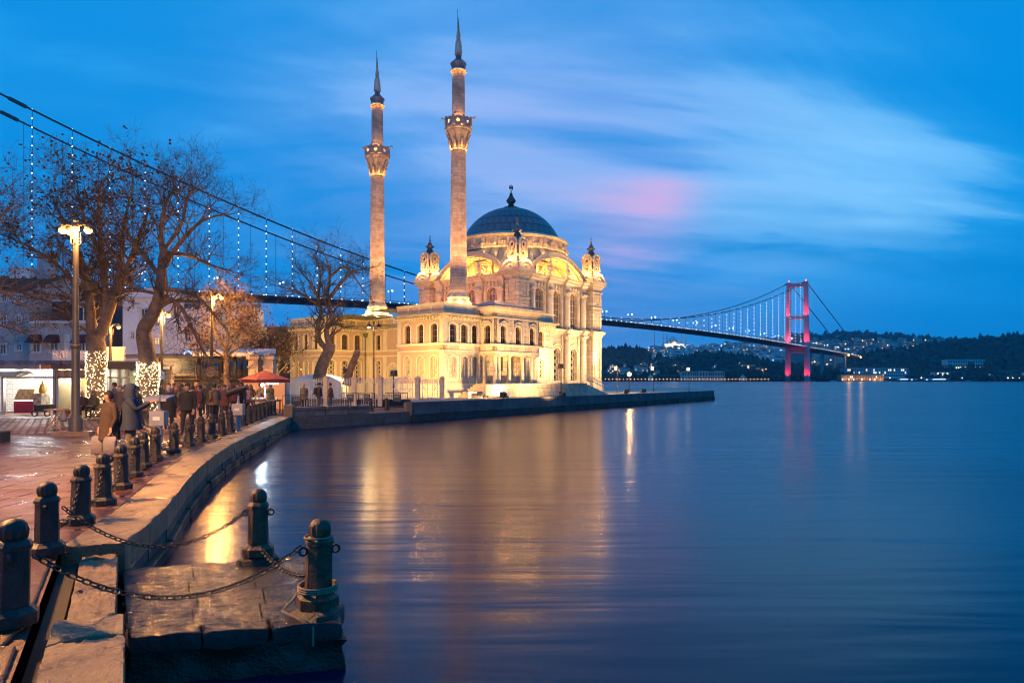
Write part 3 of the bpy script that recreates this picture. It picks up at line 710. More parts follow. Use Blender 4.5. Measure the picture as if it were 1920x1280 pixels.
# porch platform of big stone blocks, left stair, right ramp
plat = MB(); plat.box(PU0-0.6, 0.6, PV-1.1, V0-0.12, 0.0, 1.02); plat.build('porch_platform_core', cream, pav)
nb = 0; zr = [0.0, 0.36, 0.70, 1.10]
for r_ in range(3):
    x = PU0-0.6; rr = random.Random(r_+3)
    while x < 0.55:
        L = min(0.6-x, rr.uniform(0.7, 1.3))
        me = MB().box(0.006, L-0.006, -0.05, 0.0, 0.006, zr[r_+1]-zr[r_]-0.006).mesh('stone_block'); me.materials.append(cream)
        put('stone_block', me, pav, (x, PV-1.1+rr.uniform(-0.012, 0.004), zr[r_])); x += L
mb = MB(); mb.box(PU0-0.7, 0.65, PV-1.22, V0-0.12, 1.02, 1.10); mb.build('porch_floor', cream_plain, pav)
for k in range(6): MB().box(PU0-0.7-0.3*(6-k), PU0-0.6, PV-0.9, V0-0.15, k*0.17, (k+1)*0.17).build('step', cream_plain, pav)
mb = MB(); mb.hexa([(0.65, PV-1.1, 0), (4.2, PV-1.1, 0), (4.2, PV-0.1, 0), (0.65, PV-0.1, 0)], [(0.65, PV-1.1, 1.02), (4.2, PV-1.1, 0.06), (4.2, PV-0.1, 0.06), (0.65, PV-0.1, 1.02)]); mb.build('ramp', cream_plain, pav)
mb = MB()
for zz_ in (0.5, 0.8): mb.tube([(0.3, PV-1.1, 1.05+zz_), (0.7, PV-1.1, 1.02+zz_), (4.2, PV-1.1, 0.06+zz_)], 0.03, 6)
for k in range(5): xx = 0.7+k*0.87; zb = 1.02-0.96*(xx-0.65)/3.55; mb.tube([(xx, PV-1.1, zb), (xx, PV-1.1, zb+0.8)], 0.025, 6)
mb.build('ramp_handrail', white_iron, pav)
# far wing (mirror image) and the centre between them
F4 = Fr(-14.2, 17.8, R(-90)); F5 = Fr(-14.2, 12.3, 0.0); F6 = Fr(-9.0, 12.3, R(-90))
pav_face(F4, 0.0, 5.5, (1.05, 2.75, 4.45), WLB, stucco, stucco, 0, 1)
pav_face(F5, 0.0, 5.2, (1.1, 2.6, 4.1), WLD, stucco, stucco, 1, 0)
pav_face(F6, 0.0, 11.8, (1.9,), WLD, stucco, stucco, 0, 0)
for s in (0.75, 3.0, 5.2): 
    for z0, z1 in ((1.1, 3.66), (4.345, 6.28)): MB().fbox(F6, s-0.25, s+0.25, 0, 0.07, z0, z1).build('pilaster', trim, pav)
mb = MB(); pp = seg_arc(4.2, 2.4, 0.72, 0.6, 12); mb.ext([(4.92, 0.2), (3.48, 0.2)]+pp, F6.sz, 0.0, 0.04); mb.build('blind_doorway', cream_plain, pav)
mb = MB(); mb.band([(3.36, 0.2)]+seg_arc(4.2, 2.4, 0.84, 0.7, 12)+[(5.04, 0.2)], [(3.5, 0.2)]+seg_arc(4.2, 2.4, 0.70, 0.58, 12)+[(4.9, 0.2)], F6.sz, 0.0, 0.08); mb.build('doorway_arch', trim, pav)
mb = MB(); mb.band([(5.6, 2.0)]+seg_arc(6.6, 4.3, 1.0, 1.0, 14)+[(7.6, 2.0)], [(5.75, 2.0)]+seg_arc(6.6, 4.3, 0.85, 0.85, 14)+[(7.45, 2.0)], F6.sz, 0.0, 0.14); mb.build('entrance_arch', trim, pav)
for (F, s) in ((F5, 4.95), (F6, 5.35)):
    mb = MB(); mb.tube([F.p(s, 0.12, 0), F.p(s, 0.12, 5.6)], 0.055, 7); mb.tube([F.p(s, 0.14, 5.6), F.p(s, 0.16, 5.75), F.p(s, 0.16, 6.05)], [0.07, 0.2, 0.24], 8); mb.build('drainpipe', mat('lead_pipe%d' % int(s*10), (0.12, 0.11, 0.09), 0.6), pav, 40)
# lead roofs
def hip(u0, u1, v0, v1, z, h, inset):
    mb = MB(); mb.hexa([(u0, v0, z), (u1, v0, z), (u1, v1, z), (u0, v1, z)], [(u0+inset, v0+inset, z+h), (u1-inset, v0+inset, z+h), (u1-inset, v1-inset, z+h), (u0+inset, v1-inset, z+h)])
    return mb
hip(-14.6, -0.8, V0+0.1, 4.5, 7.40, 0.35, 2.2).build('lead_roof', lead, pav)
hip(PU0-0.3, PU1+0.3, PV-0.3, V0+1.5, 7.47, 0.55, 1.6).build('lead_roof', lead, pav)
hip(-14.1, -0.8, 8.3, 17.7, 7.38, 0.3, 2.2).build('lead_roof', lead, pav)
MB().box(-8.9, -0.9, 0.3, 12.4, 6.9, 7.45).build('lead_roof', lead, pav)
MB().box(-14.4, -0.9, V0+0.35, V1, 0.0, 3.7).build('inner_wall', cream_plain, pav)
# ------------------------------------------------------------------ minarets
def minaret_parts(root, first):
    zb = 7.75
    mb = MB(); mb.box(-1.35, 1.35, -1.35, 1.35, 6.4, zb); mb.lathe([(1.55, zb), (1.6, zb+0.12), (1.5, zb+0.25), (1.22, zb+0.32), (1.12, zb+0.48), (1.2, zb+0.6), (1.1, zb+0.75), (0.96, zb+0.95), (1.02, zb+1.08), (0.9, zb+1.3), (0.8, zb+1.5)], 20)
    mb.build('base', cream_plain, root, 40)
    mb = MB(); mb.lathe([(0.80, zb+1.45), (0.79, zb+2), (0.73, 15), (0.67, 22.25)], 24); mb.build('shaft', minstone, root, 40)
    mb = MB(); mb.lathe([(0.61, 24.4), (0.60, 25.2), (0.57, 29.3)], 24); mb.build('upper_shaft', minstone, root, 40)
    # corbelled balcony
    mb = MB(); mb.lathe([(0.66, 22.2), (0.68, 22.4), (0.70, 22.9), (0.80, 23.2), (0.98, 23.6), (1.12, 23.85), (1.14, 23.95), (1.22, 24.0), (1.26, 24.1), (1.26, 24.2), (1.12, 24.22), (0.6, 24.25)], 16, lobes=8, la=0.05)
    bal = mb.build('balcony', minb, root, 35)
    mb = MB(); mb.lathe([(0.68, 22.14), (0.76, 22.16), (0.78, 22.22), (0.74, 22.3), (0.68, 22.32)], 24); mb.build('collar', collarmat, root, 50)
    def leaf():
        m2 = MB(); m2.tube([(0.72, 0, 22.35), (0.80, 0, 22.75), (0.92, 0, 23.05), (1.0, 0, 23.1)], [0.1, 0.12, 0.1, 0.03], 6)
        m2.tube([(0.80, 0, 23.1), (0.98, 0, 23.45), (1.16, 0, 23.8)], [0.05, 0.09, 0.08], 6)
        return mk(m2, 'leaf_bracket', minb, 50)
    def pnl():
        m2 = MB(); f = lambda a, b, c: (c, a, b); hw = 0.43
        outer = []; inner = []
        for k in range(12):
            a = k*pi/6
            ca, sa = math.cos(a), math.sin(a); kk = min(hw/max(abs(ca), 1e-6), 0.36/max(abs(sa), 1e-6))
            outer.append((ca*kk, 24.58+sa*kk)); rr = 0.17 if k % 2 == 0 else 0.11
            inner.append((ca*rr, 24.58+sa*rr))
        m2.band(outer, inner, f, 1.08, 1.16, closed=True)
        m2.ext(seg_arc(0, 24.94, 0.3, 0.1, 6), f, 1.06, 1.18)
        return mk(m2, 'parapet_panel', minb)
    def post():
        m2 = MB(); m2.box(1.10, 1.30, -0.09, 0.09, 24.2, 25.0); m2.sphere((1.2, 0, 25.06), 0.1, 8, 5); return mk(m2, 'parapet_post', minb)
    for k in range(8):
        put('leaf_bracket', cached('mleaf', leaf), bal, None, k*pi/4+pi/8)
        put('parapet_panel', cached('mpanel', pnl), bal, None, k*pi/4)
        put('parapet_post', cached('mpost', post), bal, None, k*pi/4+pi/8)
    mb = MB(); mb.lathe([(0.57, 29.3), (0.72, 29.34), (0.74, 29.44), (0.66, 29.5)], 20); mb.build('crown_ring', ringmat, root, 50)
    mb = MB(); mb.lathe([(0.60, 29.5), (0.66, 29.9), (0.74, 30.02), (0.74, 30.1), (0.6, 30.16), (0.5, 30.32), (0.3, 30.5), (0.22, 30.56), (0.28, 30.68), (0.22, 30.78)], 18); mb.build('spire_base', lead, root, 40)
    mb = MB(); mb.lathe([(0.2, 30.78), (0.36, 30.9), (0.36, 31.05), (0.27, 32.1), (0.14, 32.16), (0.2, 32.24), (0.14, 32.34), (0.2, 32.42), (0.2, 32.55), (0.14, 33.05), (0.07, 33.1)], 12); mb.build('spire', cream_plain, root, 40)
    mb = MB(); mb.lathe([(0.05, 33.1), (0.11, 33.2), (0.05, 33.3), (0.12, 33.42), (0.05, 33.55), (0.07, 33.7), (0.03, 34.0)], 8); mb.band(arc(0, 34.12, 0.11, R(-60), R(240), 10), arc(0, 34.14, 0.07, R(-60), R(240), 10), XZ, -0.02, 0.02); mb.build('finial', gilt, root, 50)
    MB().tube([(-0.1, 0, 33.2), (-0.1, 0, 35.0)], 0.02, 5).build('lightning_rod', black_metal, root)
    hm_ = mat('grey_horn%d' % first, (0.3, 0.3, 0.32), 0.5)
    for k in range(4):
        a = k*pi/2+0.6; x, y = 1.2*math.cos(a), 1.2*math.sin(a)
        MB().tube([(x, y, 25.0), (x*1.12, y*1.12, 25.12), (x*1.3, y*1.3, 25.14)], [0.04, 0.07, 0.14], 8).build('loudspeaker', hm_, root)
    for k in range(5):
        a = R(180+35*k)-TH+R(20)
        lamp('balcony_lamp', (0.95*math.cos(a), 0.95*math.sin(a), 24.5), 95, (1.0, 0.44, 0.10), 0.05, root)
    for k in range(6):
        a = R(150+40*k)-TH+R(20)
        lamp('corbel_lamp', (0.92*math.cos(a), 0.92*math.sin(a), 22.36), 13.0, (1.0, 0.40, 0.06), 0.04, root)
        lamp('crown_lamp', (0.75*math.cos(a), 0.75*math.sin(a), 29.15), 5.0, (1.0, 0.38, 0.06), 0.04, root)
    for k in range(5):
        a = R(170+50*k)-TH+R(10)
        lamp('base_lamp', (1.45*math.cos(a), 1.45*math.sin(a), zb+0.55), 170, (1.0, 0.48, 0.12), 0.08, root)
        lamp('shaft_flood', (3.6*math.cos(a), 3.6*math.sin(a), zb+0.4), 5600, (1.0, 0.45, 0.14), 0.1, root, spot=46, target=(0.2*math.cos(a), 0.2*math.sin(a), zb+10), blend=0.9)
minb = mat('balcony_stone', (0.30, 0.255, 0.22), 0.7, 0.25, 4.0, 0.4, 14.0, stain=0.4, stain_col=(0.1, 0.08, 0.07))
collarmat = cream_plain; ringmat = cream_plain
m1 = thing('minaret', 'taller-looking nearer minaret in front of the dome', 'minaret', mw(-7.65, 0.5), TH, 'minarets of the mosque')
minaret_parts(m1, 1)
m2_ = thing('minaret', 'further minaret standing left, rising from the low wing', 'minaret', mw(-7.65, 12.3), TH, 'minarets of the mosque')
minaret_parts(m2_, 2)
# ------------------------------------------------------------------ quays and promenade
wetm, t_, b_ = newmat('wet_stone')
def wetstone(name, col, r0, r1, bump, bs=9.0, bd=0.03, spots=0.4, var=0.35):
    m, t, b = newmat(name)
    oc = t.add('ShaderNodeNewGeometry').outputs['Position']
    n = t.noise(oc, 2.6, 6.0, 0.65); n2 = t.noise(oc, bs, 5.0, 0.65); n3 = t.noise(oc, 0.9, 4.0, 0.6, 0.5)
    cc = t.ramp(n, [(0.3, tuple(c*(1-var) for c in col)), (0.7, tuple(c*(1+var) for c in col))])
    cc = t.mix(t.m('MULTIPLY', t.ramp(n2, [(0.5, (0, 0, 0)), (0.75, (1, 1, 1))]), spots), cc, c4(tuple(c*0.35 for c in col)))
    t.put(b.inputs['Base Color'], cc)
    t.put(b.inputs['Roughness'], t.m('ADD', r0, t.m('MULTIPLY', t.ramp(n3, [(0.35, (0, 0, 0)), (0.65, (1, 1, 1))]), r1-r0)))
    h = t.m('ADD', t.m('MULTIPLY', n2, 0.7), t.m('MULTIPLY', t.noise(oc, bs*4, 3.0, 0.6), 0.25))
    t.put(b.inputs['Normal'], t.add('ShaderNodeBump', {'Strength': bump, 'Distance': bd, 'Height': h}))
    b.inputs['Specular IOR Level'].default_value = 0.6
    return m
paver = wetstone('paving_stone', (0.070, 0.022, 0.013), 0.20, 0.5, 0.9, 14.0, 0.025)
cobble = wetstone('cobble_ground', (0.11, 0.04, 0.026), 0.45, 0.7, 0.9, 5.0, 0.05)
kerbm = wetstone('kerb_stone', (0.27, 0.185, 0.105), 0.25, 0.5, 1.0, 24.0, 0.06, 0.45)
landm = wetstone('wet_landing_stone', (0.026, 0.019, 0.017), 0.06, 0.22, 1.0, 26.0, 0.025, 0.3)
wallm = wetstone('quay_wall_stone', (0.085, 0.07, 0.06), 0.45, 0.8, 1.0, 5.0, 0.05, 0.5)
algae = wetstone('algae_stone', (0.022, 0.022, 0.014), 0.4, 0.75, 1.0, 8.0, 0.04, 0.6)
joint = mat('joint_grit', (0.02, 0.015, 0.012), 0.8, 0.3, 8.0, 0.3)
qtop = mat('quay_paving', (0.42, 0.35, 0.26), 0.6, 0.15, 1.0, 0.2, 8.0, stain=0.2)
qwall = mat('quay_concrete', (0.10, 0.10, 0.105), 0.6, 0.4, 0.8, 0.6, 6.0, stain=0.55, stain_col=(0.02, 0.018, 0.018), streak=0.4)
def sheet(name, pts, z, m, kind='structure'):
    mb = MB(); mb.add([(x, y, z) for x, y in pts], [tuple(range(len(pts)))]); o = mb.build(name, m); o['kind'] = kind; return o
E0 = Vector((0.3, -0.5)); E1 = Vector((-3.1, 5.5)); E2 = Vector((-4.45, 7.85))
KP = [Vector(p) for p in ((-4.45, 7.85), (-4.85, 9.35), (-5.45, 11.1), (-6.14, 12.9), (-7.44, 17.0), (-8.5, 21.3), (-9.6, 26.7), (-11.3, 34.9))]
QA = Vector((-11.3, 34.9)); QM = Vector((-6.2, 41.8)); QB = Vector((26.0, 88.0))
promenade = sheet('promenade_ground', [(-0.26, -0.82), (1.2, -3.5), (-90, -3.5), (-90, 75), (-16.6, 75), (-16.6, 49.2), (-7.2, 48.7), (-6.25, 41.85)]+[(p.x-0.05, p.y) for p in reversed(KP[1:])]+[(-5.02, 7.55)], PZ-0.035, cobble)
quay_paving = sheet('quay_paving', [tuple(QM), tuple(QB), (28, 125), (-60, 125), (-60, 75.2), (-16.5, 75.2), (-16.5, 49.3), (-7.25, 48.75)], GZ, qtop)
# --- polyline resampling
def resample(P, L):
    out = [P[0].copy()]; acc = 0.0; need = L(0) if callable(L) else L; i = 0
    for a, b in zip(P[:-1], P[1:]):
        d = (b-a).length; pos = 0.0
        while d-pos > need-acc:
            pos += need-acc; acc = 0.0; out.append(a+(b-a)*(pos/d)); i += 1; need = L(i) if callable(L) else L
        acc += d-pos
    if (P[-1]-out[-1]).length > 0.3: out.append(P[-1].copy())
    return out
def smooth_poly(P, it=2):
    for _ in range(it):
        Q = [P[0]]
        for a, b in zip(P[:-1], P[1:]): Q += [a*0.75+b*0.25, a*0.25+b*0.75]
        P = Q+[P[-1]]
    return P
KS = smooth_poly(KP, 2)
def side(a, b): d = (b-a).normalized(); return Vector((-d.y, d.x))   # to the left of travel = inland
def offset(P, d):
    out = []
    for i, p in enumerate(P):
        n = side(P[max(0, i-1)], P[min(len(P)-1, i+1)]); out.append(p+n*d)
    return out
def quad_stone(name, a0, a1, b1, b0, z0, z1, m, parent, rr, jit=0.015, e=0.022, g=0.008):
    """a0-a1 outer edge, b0-b1 inner edge; a slightly worn block with eased edges"""
    ctr = (a0+a1+b0+b1)/4
    pts = [p+(ctr-p).normalized()*g for p in (a0, a1, b1, b0)]
    top = [p+(ctr-p).normalized()*e*1.4 for p in pts]
    dz = [rr.uniform(-jit, jit*0.6) for _ in range(4)]
    vs = [(p.x, p.y, z0) for p in pts]+[(p.x, p.y, z1-e+dz[i]) for i, p in enumerate(pts)]+[(p.x, p.y, z1+dz[i]) for i, p in enumerate(top)]
    fs = [(3, 2, 1, 0)]+[(i, (i+1) % 4, 4+(i+1) % 4, 4+i) for i in range(4)]+[(4+i, 4+(i+1) % 4, 8+(i+1) % 4, 8+i) for i in range(4)]+[(8, 9, 10, 11)]
    mb = MB(); mb.add(vs, fs)
    return mb.build(name, m, parent)
from mathutils import noise as mnoise
def rough_stone(name, a0, a1, b1, b0, z0, z1, m, parent, rr, amp=0.02, n=9, g=0.008, chip=0.03, fq=7.0):
    """a worn block: its top is a height field, its rim is chipped"""
    ctr = (a0+a1+b0+b1)/4; P = [p+(ctr-p).normalized()*g for p in (a0, a1, b1, b0)]; off = Vector((rr.uniform(0, 50), rr.uniform(0, 50), 0)); vs = []
    for j in range(n+1):
        for i in range(n+1):
            u, v = i/n, j/n; p = (P[0]*(1-u)+P[1]*u)*(1-v)+(P[3]*(1-u)+P[2]*u)*v
            q3 = Vector((p.x, p.y, 0)); h = amp*(mnoise.noise(q3*fq+off)+0.6*mnoise.noise(q3*fq*3+off)+0.45*mnoise.noise(q3*fq*6+off))
            rim = min(i, j, n-i, n-j)
            if rim == 0:
                c_ = chip*(0.35+abs(mnoise.noise(q3*6+off))*1.6); h -= c_*0.8; p = p+(ctr-p).normalized()*c_*0.5
            vs.append((p.x, p.y, z1+h))
    N = n+1; fs = [(j*N+i, j*N+i+1, (j+1)*N+i+1, (j+1)*N+i) for j in range(n) for i in range(n)]
    rim = [i for i in range(N)]+[j*N+n for j in range(1, N)]+[n*N+i for i in range(n-1, -1, -1)]+[j*N for j in range(n-1, 0, -1)]
    b = len(vs); k = len(rim)
    for r in rim: x, y, z = vs[r]; d = (Vector((x, y))-ctr).normalized(); c_ = 0.012*mnoise.noise(Vector((x*5, y*5, 3))+off); vs.append((x+d.x*c_, y+d.y*c_, z0))
    fs += [(rim[i], b+i, b+(i+1) % k, rim[(i+1) % k]) for i in range(k)]
    mb = MB(); mb.add(vs, fs); return mb.build(name, m, parent, 50)
kerb = thing('promenade_kerb', 'worn wet kerb stones along the edge of the promenade', 'kerb', (0, 0, 0))
rr = random.Random(5)
kp = resample(KS, lambda i: rr.uniform(0.9, 1.35))
ki = offset(kp, 0.66)
for i in range(len(kp)-1):
    if kp[i].y < 16: rough_stone('kerb_stone', kp[i], kp[i+1], ki[i+1], ki[i], PZ-0.3, PZ+0.035, kerbm, kerb, rr, 0.014, 26 if kp[i].y < 11 else 9, 0.006, 0.025)
    else: quad_stone('kerb_stone', kp[i], kp[i+1], ki[i+1], ki[i], PZ-0.3, PZ+0.035, kerbm, kerb, rr, 0.016)
s_in = resample(KS, lambda i: rr.uniform(0.7, 1.1)); sa, sb = offset(s_in, 0.675), offset(s_in, 1.06)
for i in range(len(s_in)-1): quad_stone('strip_stone', sa[i], sa[i+1], sb[i+1], sb[i], PZ-0.2, PZ+0.006, paver, kerb, rr, 0.006)
mb = MB()
for i in range(0, len(s_in)-1, 1):
    p = (sa[i]*0.6+sb[i]*0.4); mb.lathe([(0.05, PZ+0.012), (0.035, PZ+0.022), (0.0, PZ+0.016)], 8, p.x, p.y)
mb.build('lead_plug', joint, kerb, kind='stuff')
sea_wall = thing('promenade_sea_wall', 'dark stone wall between the promenade kerb and the water', 'wall', (0, 0, 0))
ko = offset(kp, -0.02); kb = offset(kp, -0.10); ki2 = offset(kp, 0.5)
for i in range(len(kp)-1):
    zc_ = 0.18+rr.uniform(-0.03, 0.03)
    for (a, z0, z1) in ((ko, zc_, PZ-0.305), (kb, -0.5, zc_-0.01)):
        quad_stone('wall_stone', a[i]+side(kp[i], kp[i+1])*rr.uniform(0, 0.05), a[i+1]+side(kp[i], kp[i+1])*rr.uniform(0, 0.05), ki2[i+1], ki2[i], z0, z1, wallm if z0 > 0 else algae, sea_wall, rr, 0.012)
# the two flush kerb rows of the foreground and the open drain beside them
fk = thing('foreground_kerb', 'big rough kerb stones beside the open drain in the near corner', 'kerb', (0, 0, 0))
ed = (E2-E0).normalized(); en = Vector((-ed.y, ed.x))
L = (E1-E0).length; pos = 0.0
for ln in (1.55, 1.75, 1.9, 1.2, 0.53):
    a0, a1 = E0+ed*pos, E0+ed*(pos+ln); rough_stone('kerb_stone', a0, a1, a1+en*0.50, a0+en*0.50, -0.1, PZ+0.03, kerbm, fk, rr, 0.022, 36, 0.006, 0.03); pos += ln
p2 = pos
while pos < (E2-E0).length-0.1:
    ln = 1.25; a0, a1 = E0+ed*pos, E0+ed*min(pos+ln, (E2-E0).length); rough_stone('step_stone', a0+en*0.06, a1+en*0.06, a1+en*0.44, a0+en*0.44, 0.0, PZ-0.08, kerbm, fk, rr, 0.035, 24, 0.01, 0.05); pos += ln
MB().hexa([(*(E0+en*0.46), 0.2), (*(E2+en*0.46), 0.2), (*(E2+en*0.62), 0.2), (*(E0+en*0.62), 0.2)], [(*(E0+en*0.46), PZ-0.16), (*(E2+en*0.46), PZ-0.16), (*(E2+en*0.62), PZ-0.16), (*(E0+en*0.62), PZ-0.16)]).build('drain_channel', joint, fk)
# --- paving slabs
slabs = []
rr = random.Random(11)
ca, sa_ = math.cos(R(4)), math.sin(R(4))
kin = offset(KS, 1.09)
def inland_x(y): # x of the inner strip edge at depth y
    if y < kin[0].y:
        t = (y-E0.y)/(E2.y-E0.y); return (E0+(E2-E0)*t).x-0.78
    for a, b in zip(kin[:-1], kin[1:]):
        if a.y <= y <= b.y: return a.x+(b.x-a.x)*(y-a.y)/(b.y-a.y)
    return kin[-1].x
gy = 1.6; row = 0; allq = []
while gy < 24.0:
    dyw = 0.50 if gy < 14 else 0.62
    gx = -22.0+(row % 2)*0.45+rr.uniform(-0.1, 0.1)
    while gx < 1.0:
        ln = rr.uniform(0.75, 1.0)
        q = [Vector((x*ca-y*sa_, x*sa_+y*ca)) for x, y in ((gx, gy), (gx+ln, gy), (gx+ln, gy+dyw), (gx, gy+dyw))]
        lim = [inland_x(p.y) for p in q]
        if all(p.x < l for p, l in zip(q, lim)) or (q[0].x < lim[0]-0.3 and q[3].x < lim[3]-0.3):
            q = [Vector((min(p.x, l), p.y)) for p, l in zip(q, lim)]
            c_ = (q[0]+q[2])/2
            px = 960+1280*c_.x/max(c_.y, 0.5)
            if px > -260 and c_.y > 2.5: allq.append((c_.y, q))
        gx += ln
    gy += dyw; row += 1
allq.sort(key=lambda e: e[0])
for _, q in allq[:290]: quad_stone('paving_slab', q[0], q[1], q[2], q[3], PZ-0.1, PZ, paver, promenade, rr, 0.004, 0.012, 0.006)
mb = MB()
for _, q in allq[290:]:
    c_ = (q[0]+q[1]+q[2]+q[3])/4; p = [v+(c_-v).normalized()*0.012 for v in q]; dz = rr.uniform(-0.004, 0.004)
    mb.hexa([(v.x, v.y, PZ-0.05) for v in p], [(v.x, v.y, PZ+dz) for v in p])
mb.build('paving_slab', paver, promenade, kind='stuff')
# cobbles beyond, real little setts as far as they can be told apart
mb = MB(); rr2 = random.Random(3)
y = 24.1; r0_ = 0
while y < 34:
    dyw = 0.24; x = -30+(r0_ % 2)*0.15
    while x < -9.5:
        ln = 0.32
        if x+ln < inland_x(y+0.12)-0.05 and 960+1280*x/y > -120:
            z = PZ-0.006+rr2.uniform(-0.008, 0.008); mb.hexa([(x+0.02, y+0.02, PZ-0.05), (x+ln-0.02, y+0.02, PZ-0.05), (x+ln-0.02, y+dyw-0.02, PZ-0.05), (x+0.02, y+dyw-0.02, PZ-0.05)], [(x+0.04, y+0.04, z), (x+ln-0.04, y+0.04, z), (x+ln-0.04, y+dyw-0.04, z), (x+0.04, y+dyw-0.04, z)])
        x += ln
    y += dyw; r0_ += 1
mb.build('cobble', cobble, promenade, kind='stuff')
# --- landing platform
LZ = 0.40
land = thing('landing_stage', 'low wet stone landing stage jutting into the water', 'landing', (0, 0, 0))
Lc = [Vector((-3.22, 5.78)), Vector((-1.52, 6.02)), Vector((-1.95, 7.9)), Vector((-2.6, 8.55)), Vector((-4.5, 7.9))]
bl, br_, tr_, tl = Vector((-3.2, 5.7)), Vector((-1.50, 6.05)), Vector((-2.35, 8.5)), Vector((-4.5, 7.88))
rr = random.Random(21)
def bil(u, v): return (bl*(1-u)+br_*u)*(1-v)+(tl*(1-u)+tr_*u)*v
us = [0, 0.30, 0.62, 1.0]; vs_ = [0, 0.10, 0.30, 0.5, 0.72, 1.0]
for j in range(5):
    off = 0.0 if j % 2 else 0.03
    for i in range(3):
        u0, u1 = us[i]+(off if i else 0), us[i+1]+(off if i < 2 else 0)
        rough_stone('landing_slab', bil(u0, vs_[j]), bil(u1, vs_[j]), bil(u1, vs_[j+1]), bil(u0, vs_[j+1]), LZ-0.14, LZ-0.006*j, landm, land, rr, 0.011, 22, 0.003, 0.010 if j else 0.03, 5.0)
# rough concrete mass under it, broken at the corner
mb = MB(); n = 26; ring = []
per = [bl, br_, tr_, tl]
def jag(p, k, amp): return Vector((p.x+amp*math.sin(k*12.9), p.y+amp*math.sin(k*7.7)))
pts = []
for a, b in zip(per, per[1:]+per[:1]):
    for k in range(22): pts.append(a+(b-a)*(k/22))
cen = (bl+br_+tr_+tl)/4
rows_ = [(LZ-0.135-k*0.075, 0.015+0.03*math.sin(k*1.1)) for k in range(12)]
vs2 = []
for ri_, (z, ins) in enumerate(rows_):
    for k, p in enumerate(pts):
        d = (cen-p).normalized(); q3 = Vector((p.x*4, p.y*4, z*6)); q = p+d*(ins+0.07*mnoise.noise(q3)+0.035*mnoise.noise(q3*2.7)-0.02); vs2.append((q.x, q.y, z+0.03*mnoise.noise(q3*1.7)*(1 if ri_ else 0)))
NP = len(pts)
mb.add(vs2, [(r*NP+i, r*NP+(i+1) % NP, (r+1)*NP+(i+1) % NP, (r+1)*NP+i) for r in range(len(rows_)-1) for i in range(NP)]+[tuple(range(NP))])
mb.build('concrete_mass', algae, land, 50)
for (x, y, s_) in ((-1.78, 6.30, 0.21), (-3.03, 8.15, 0.20)):
    mb = MB(); k = 9; vs3 = []
    for z, f in ((LZ-0.1, 1.25), (LZ+0.03, 1.1), (LZ+0.075, 0.75), (LZ+0.085, 0.3)):
        for i in range(k): a = 2*pi*i/k; q = s_*f*rr.uniform(0.82, 1.15); vs3.append((x+q*math.cos(a), y+q*math.sin(a), z+rr.uniform(-0.01, 0.01)))
    mb.add(vs3, [(r*k+i, r*k+(i+1) % k, (r+1)*k+(i+1) % k, (r+1)*k+i) for r in range(3) for i in range(k)]+[tuple(3*k+i for i in range(k))]); mb.build('mortar_lump', algae, land, 40)
# --- mosque quay wall
qd = (QB-QM).normalized(); qn = Vector((qd.y, -qd.x))  # towards the water
quay = thing('quay_wall', 'long dark concrete quay wall running below the mosque', 'wall', (0, 0, 0))
Lq = (QB-QM).length; npan = 13; rr = random.Random(8)
for k in range(npan):
    a, b = QM+qd*(Lq*k/npan+0.015), QM+qd*(Lq*(k+1)/npan-0.015)
    o_ = qn*rr.uniform(-0.02, 0.03)
    MB().hexa([(*(a+o_), 0.42), (*(b+o_), 0.42), (*(b-qn*0.6), 0.42), (*(a-qn*0.6), 0.42)], [(*(a+o_), GZ+0.02), (*(b+o_), GZ+0.02), (*(b-qn*0.6), GZ+0.02), (*(a-qn*0.6), GZ+0.02)]).build('wall_panel', qwall, quay)
    e_ = qn*(0.14+rr.uniform(0, 0.08)); MB().hexa([(*(a+e_), -0.8), (*(b+e_), -0.8), (*(b-qn*0.5), -0.8), (*(a-qn*0.5), -0.8)], [(*(a+e_), 0.40), (*(b+e_), 0.40+rr.uniform(-0.03, 0.03)), (*(b-qn*0.5), 0.40), (*(a-qn*0.5), 0.40)]).build('footing_stone', algae, quay)
c0, c1 = QB, Vector((28.5, 126))
MB().hexa([(*c0, -0.8), (*(c0+qn*0.05), -0.8), (*(c1+qn*0.05), -0.8), (*c1, -0.8)], [(*c0, GZ), (*(c0+qn*0.05), GZ), (*(c1+qn*0.05), GZ), (*c1, GZ)]).build('end_wall', qwall, quay)
MB().hexa([(*QM, 0.0), (*(QM+qn*0.03), 0.0), (-7.2, 48.7, 0), (-7.23, 48.7, 0)], [(*QM, GZ-0.004), (*(QM+qn*0.03), GZ-0.004), (-7.2, 48.7, GZ-0.004), (-7.23, 48.7, GZ-0.004)]).build('step_face', cream_plain, quay)
MB().box(QM.x-0.25, QM.x+0.1, QM.y-0.1, QM.y+0.45, 0.4, GZ+0.06).build('end_pier', wallm, quay)
oldw = thing('old_quay_wall', 'low old masonry quay with cracked stones left of the concrete wall', 'wall', (0, 0, 0))
ad = (QM-QA).normalized(); an = Vector((ad.y, -ad.x)); La = (QM-QA).length
z0s = (-0.8, -0.05, 0.28, PZ-0.01)
for r_ in range(3):
    pos = 0.0
    while pos < La-0.05:
        ln = min(rr.uniform(0.9, 1.7), La-pos)
        a, b = QA+ad*pos, QA+ad*(pos+ln); o_ = an*(rr.uniform(-0.02, 0.04)+0.05*(2-r_))
        quad_stone('wall_stone', a+o_, b+o_, b-an*0.6, a-an*0.6, z0s[r_], z0s[r_+1]-0.008, wallm if r_ else algae, oldw, rr, 0.012); pos += ln
pos = 0.25
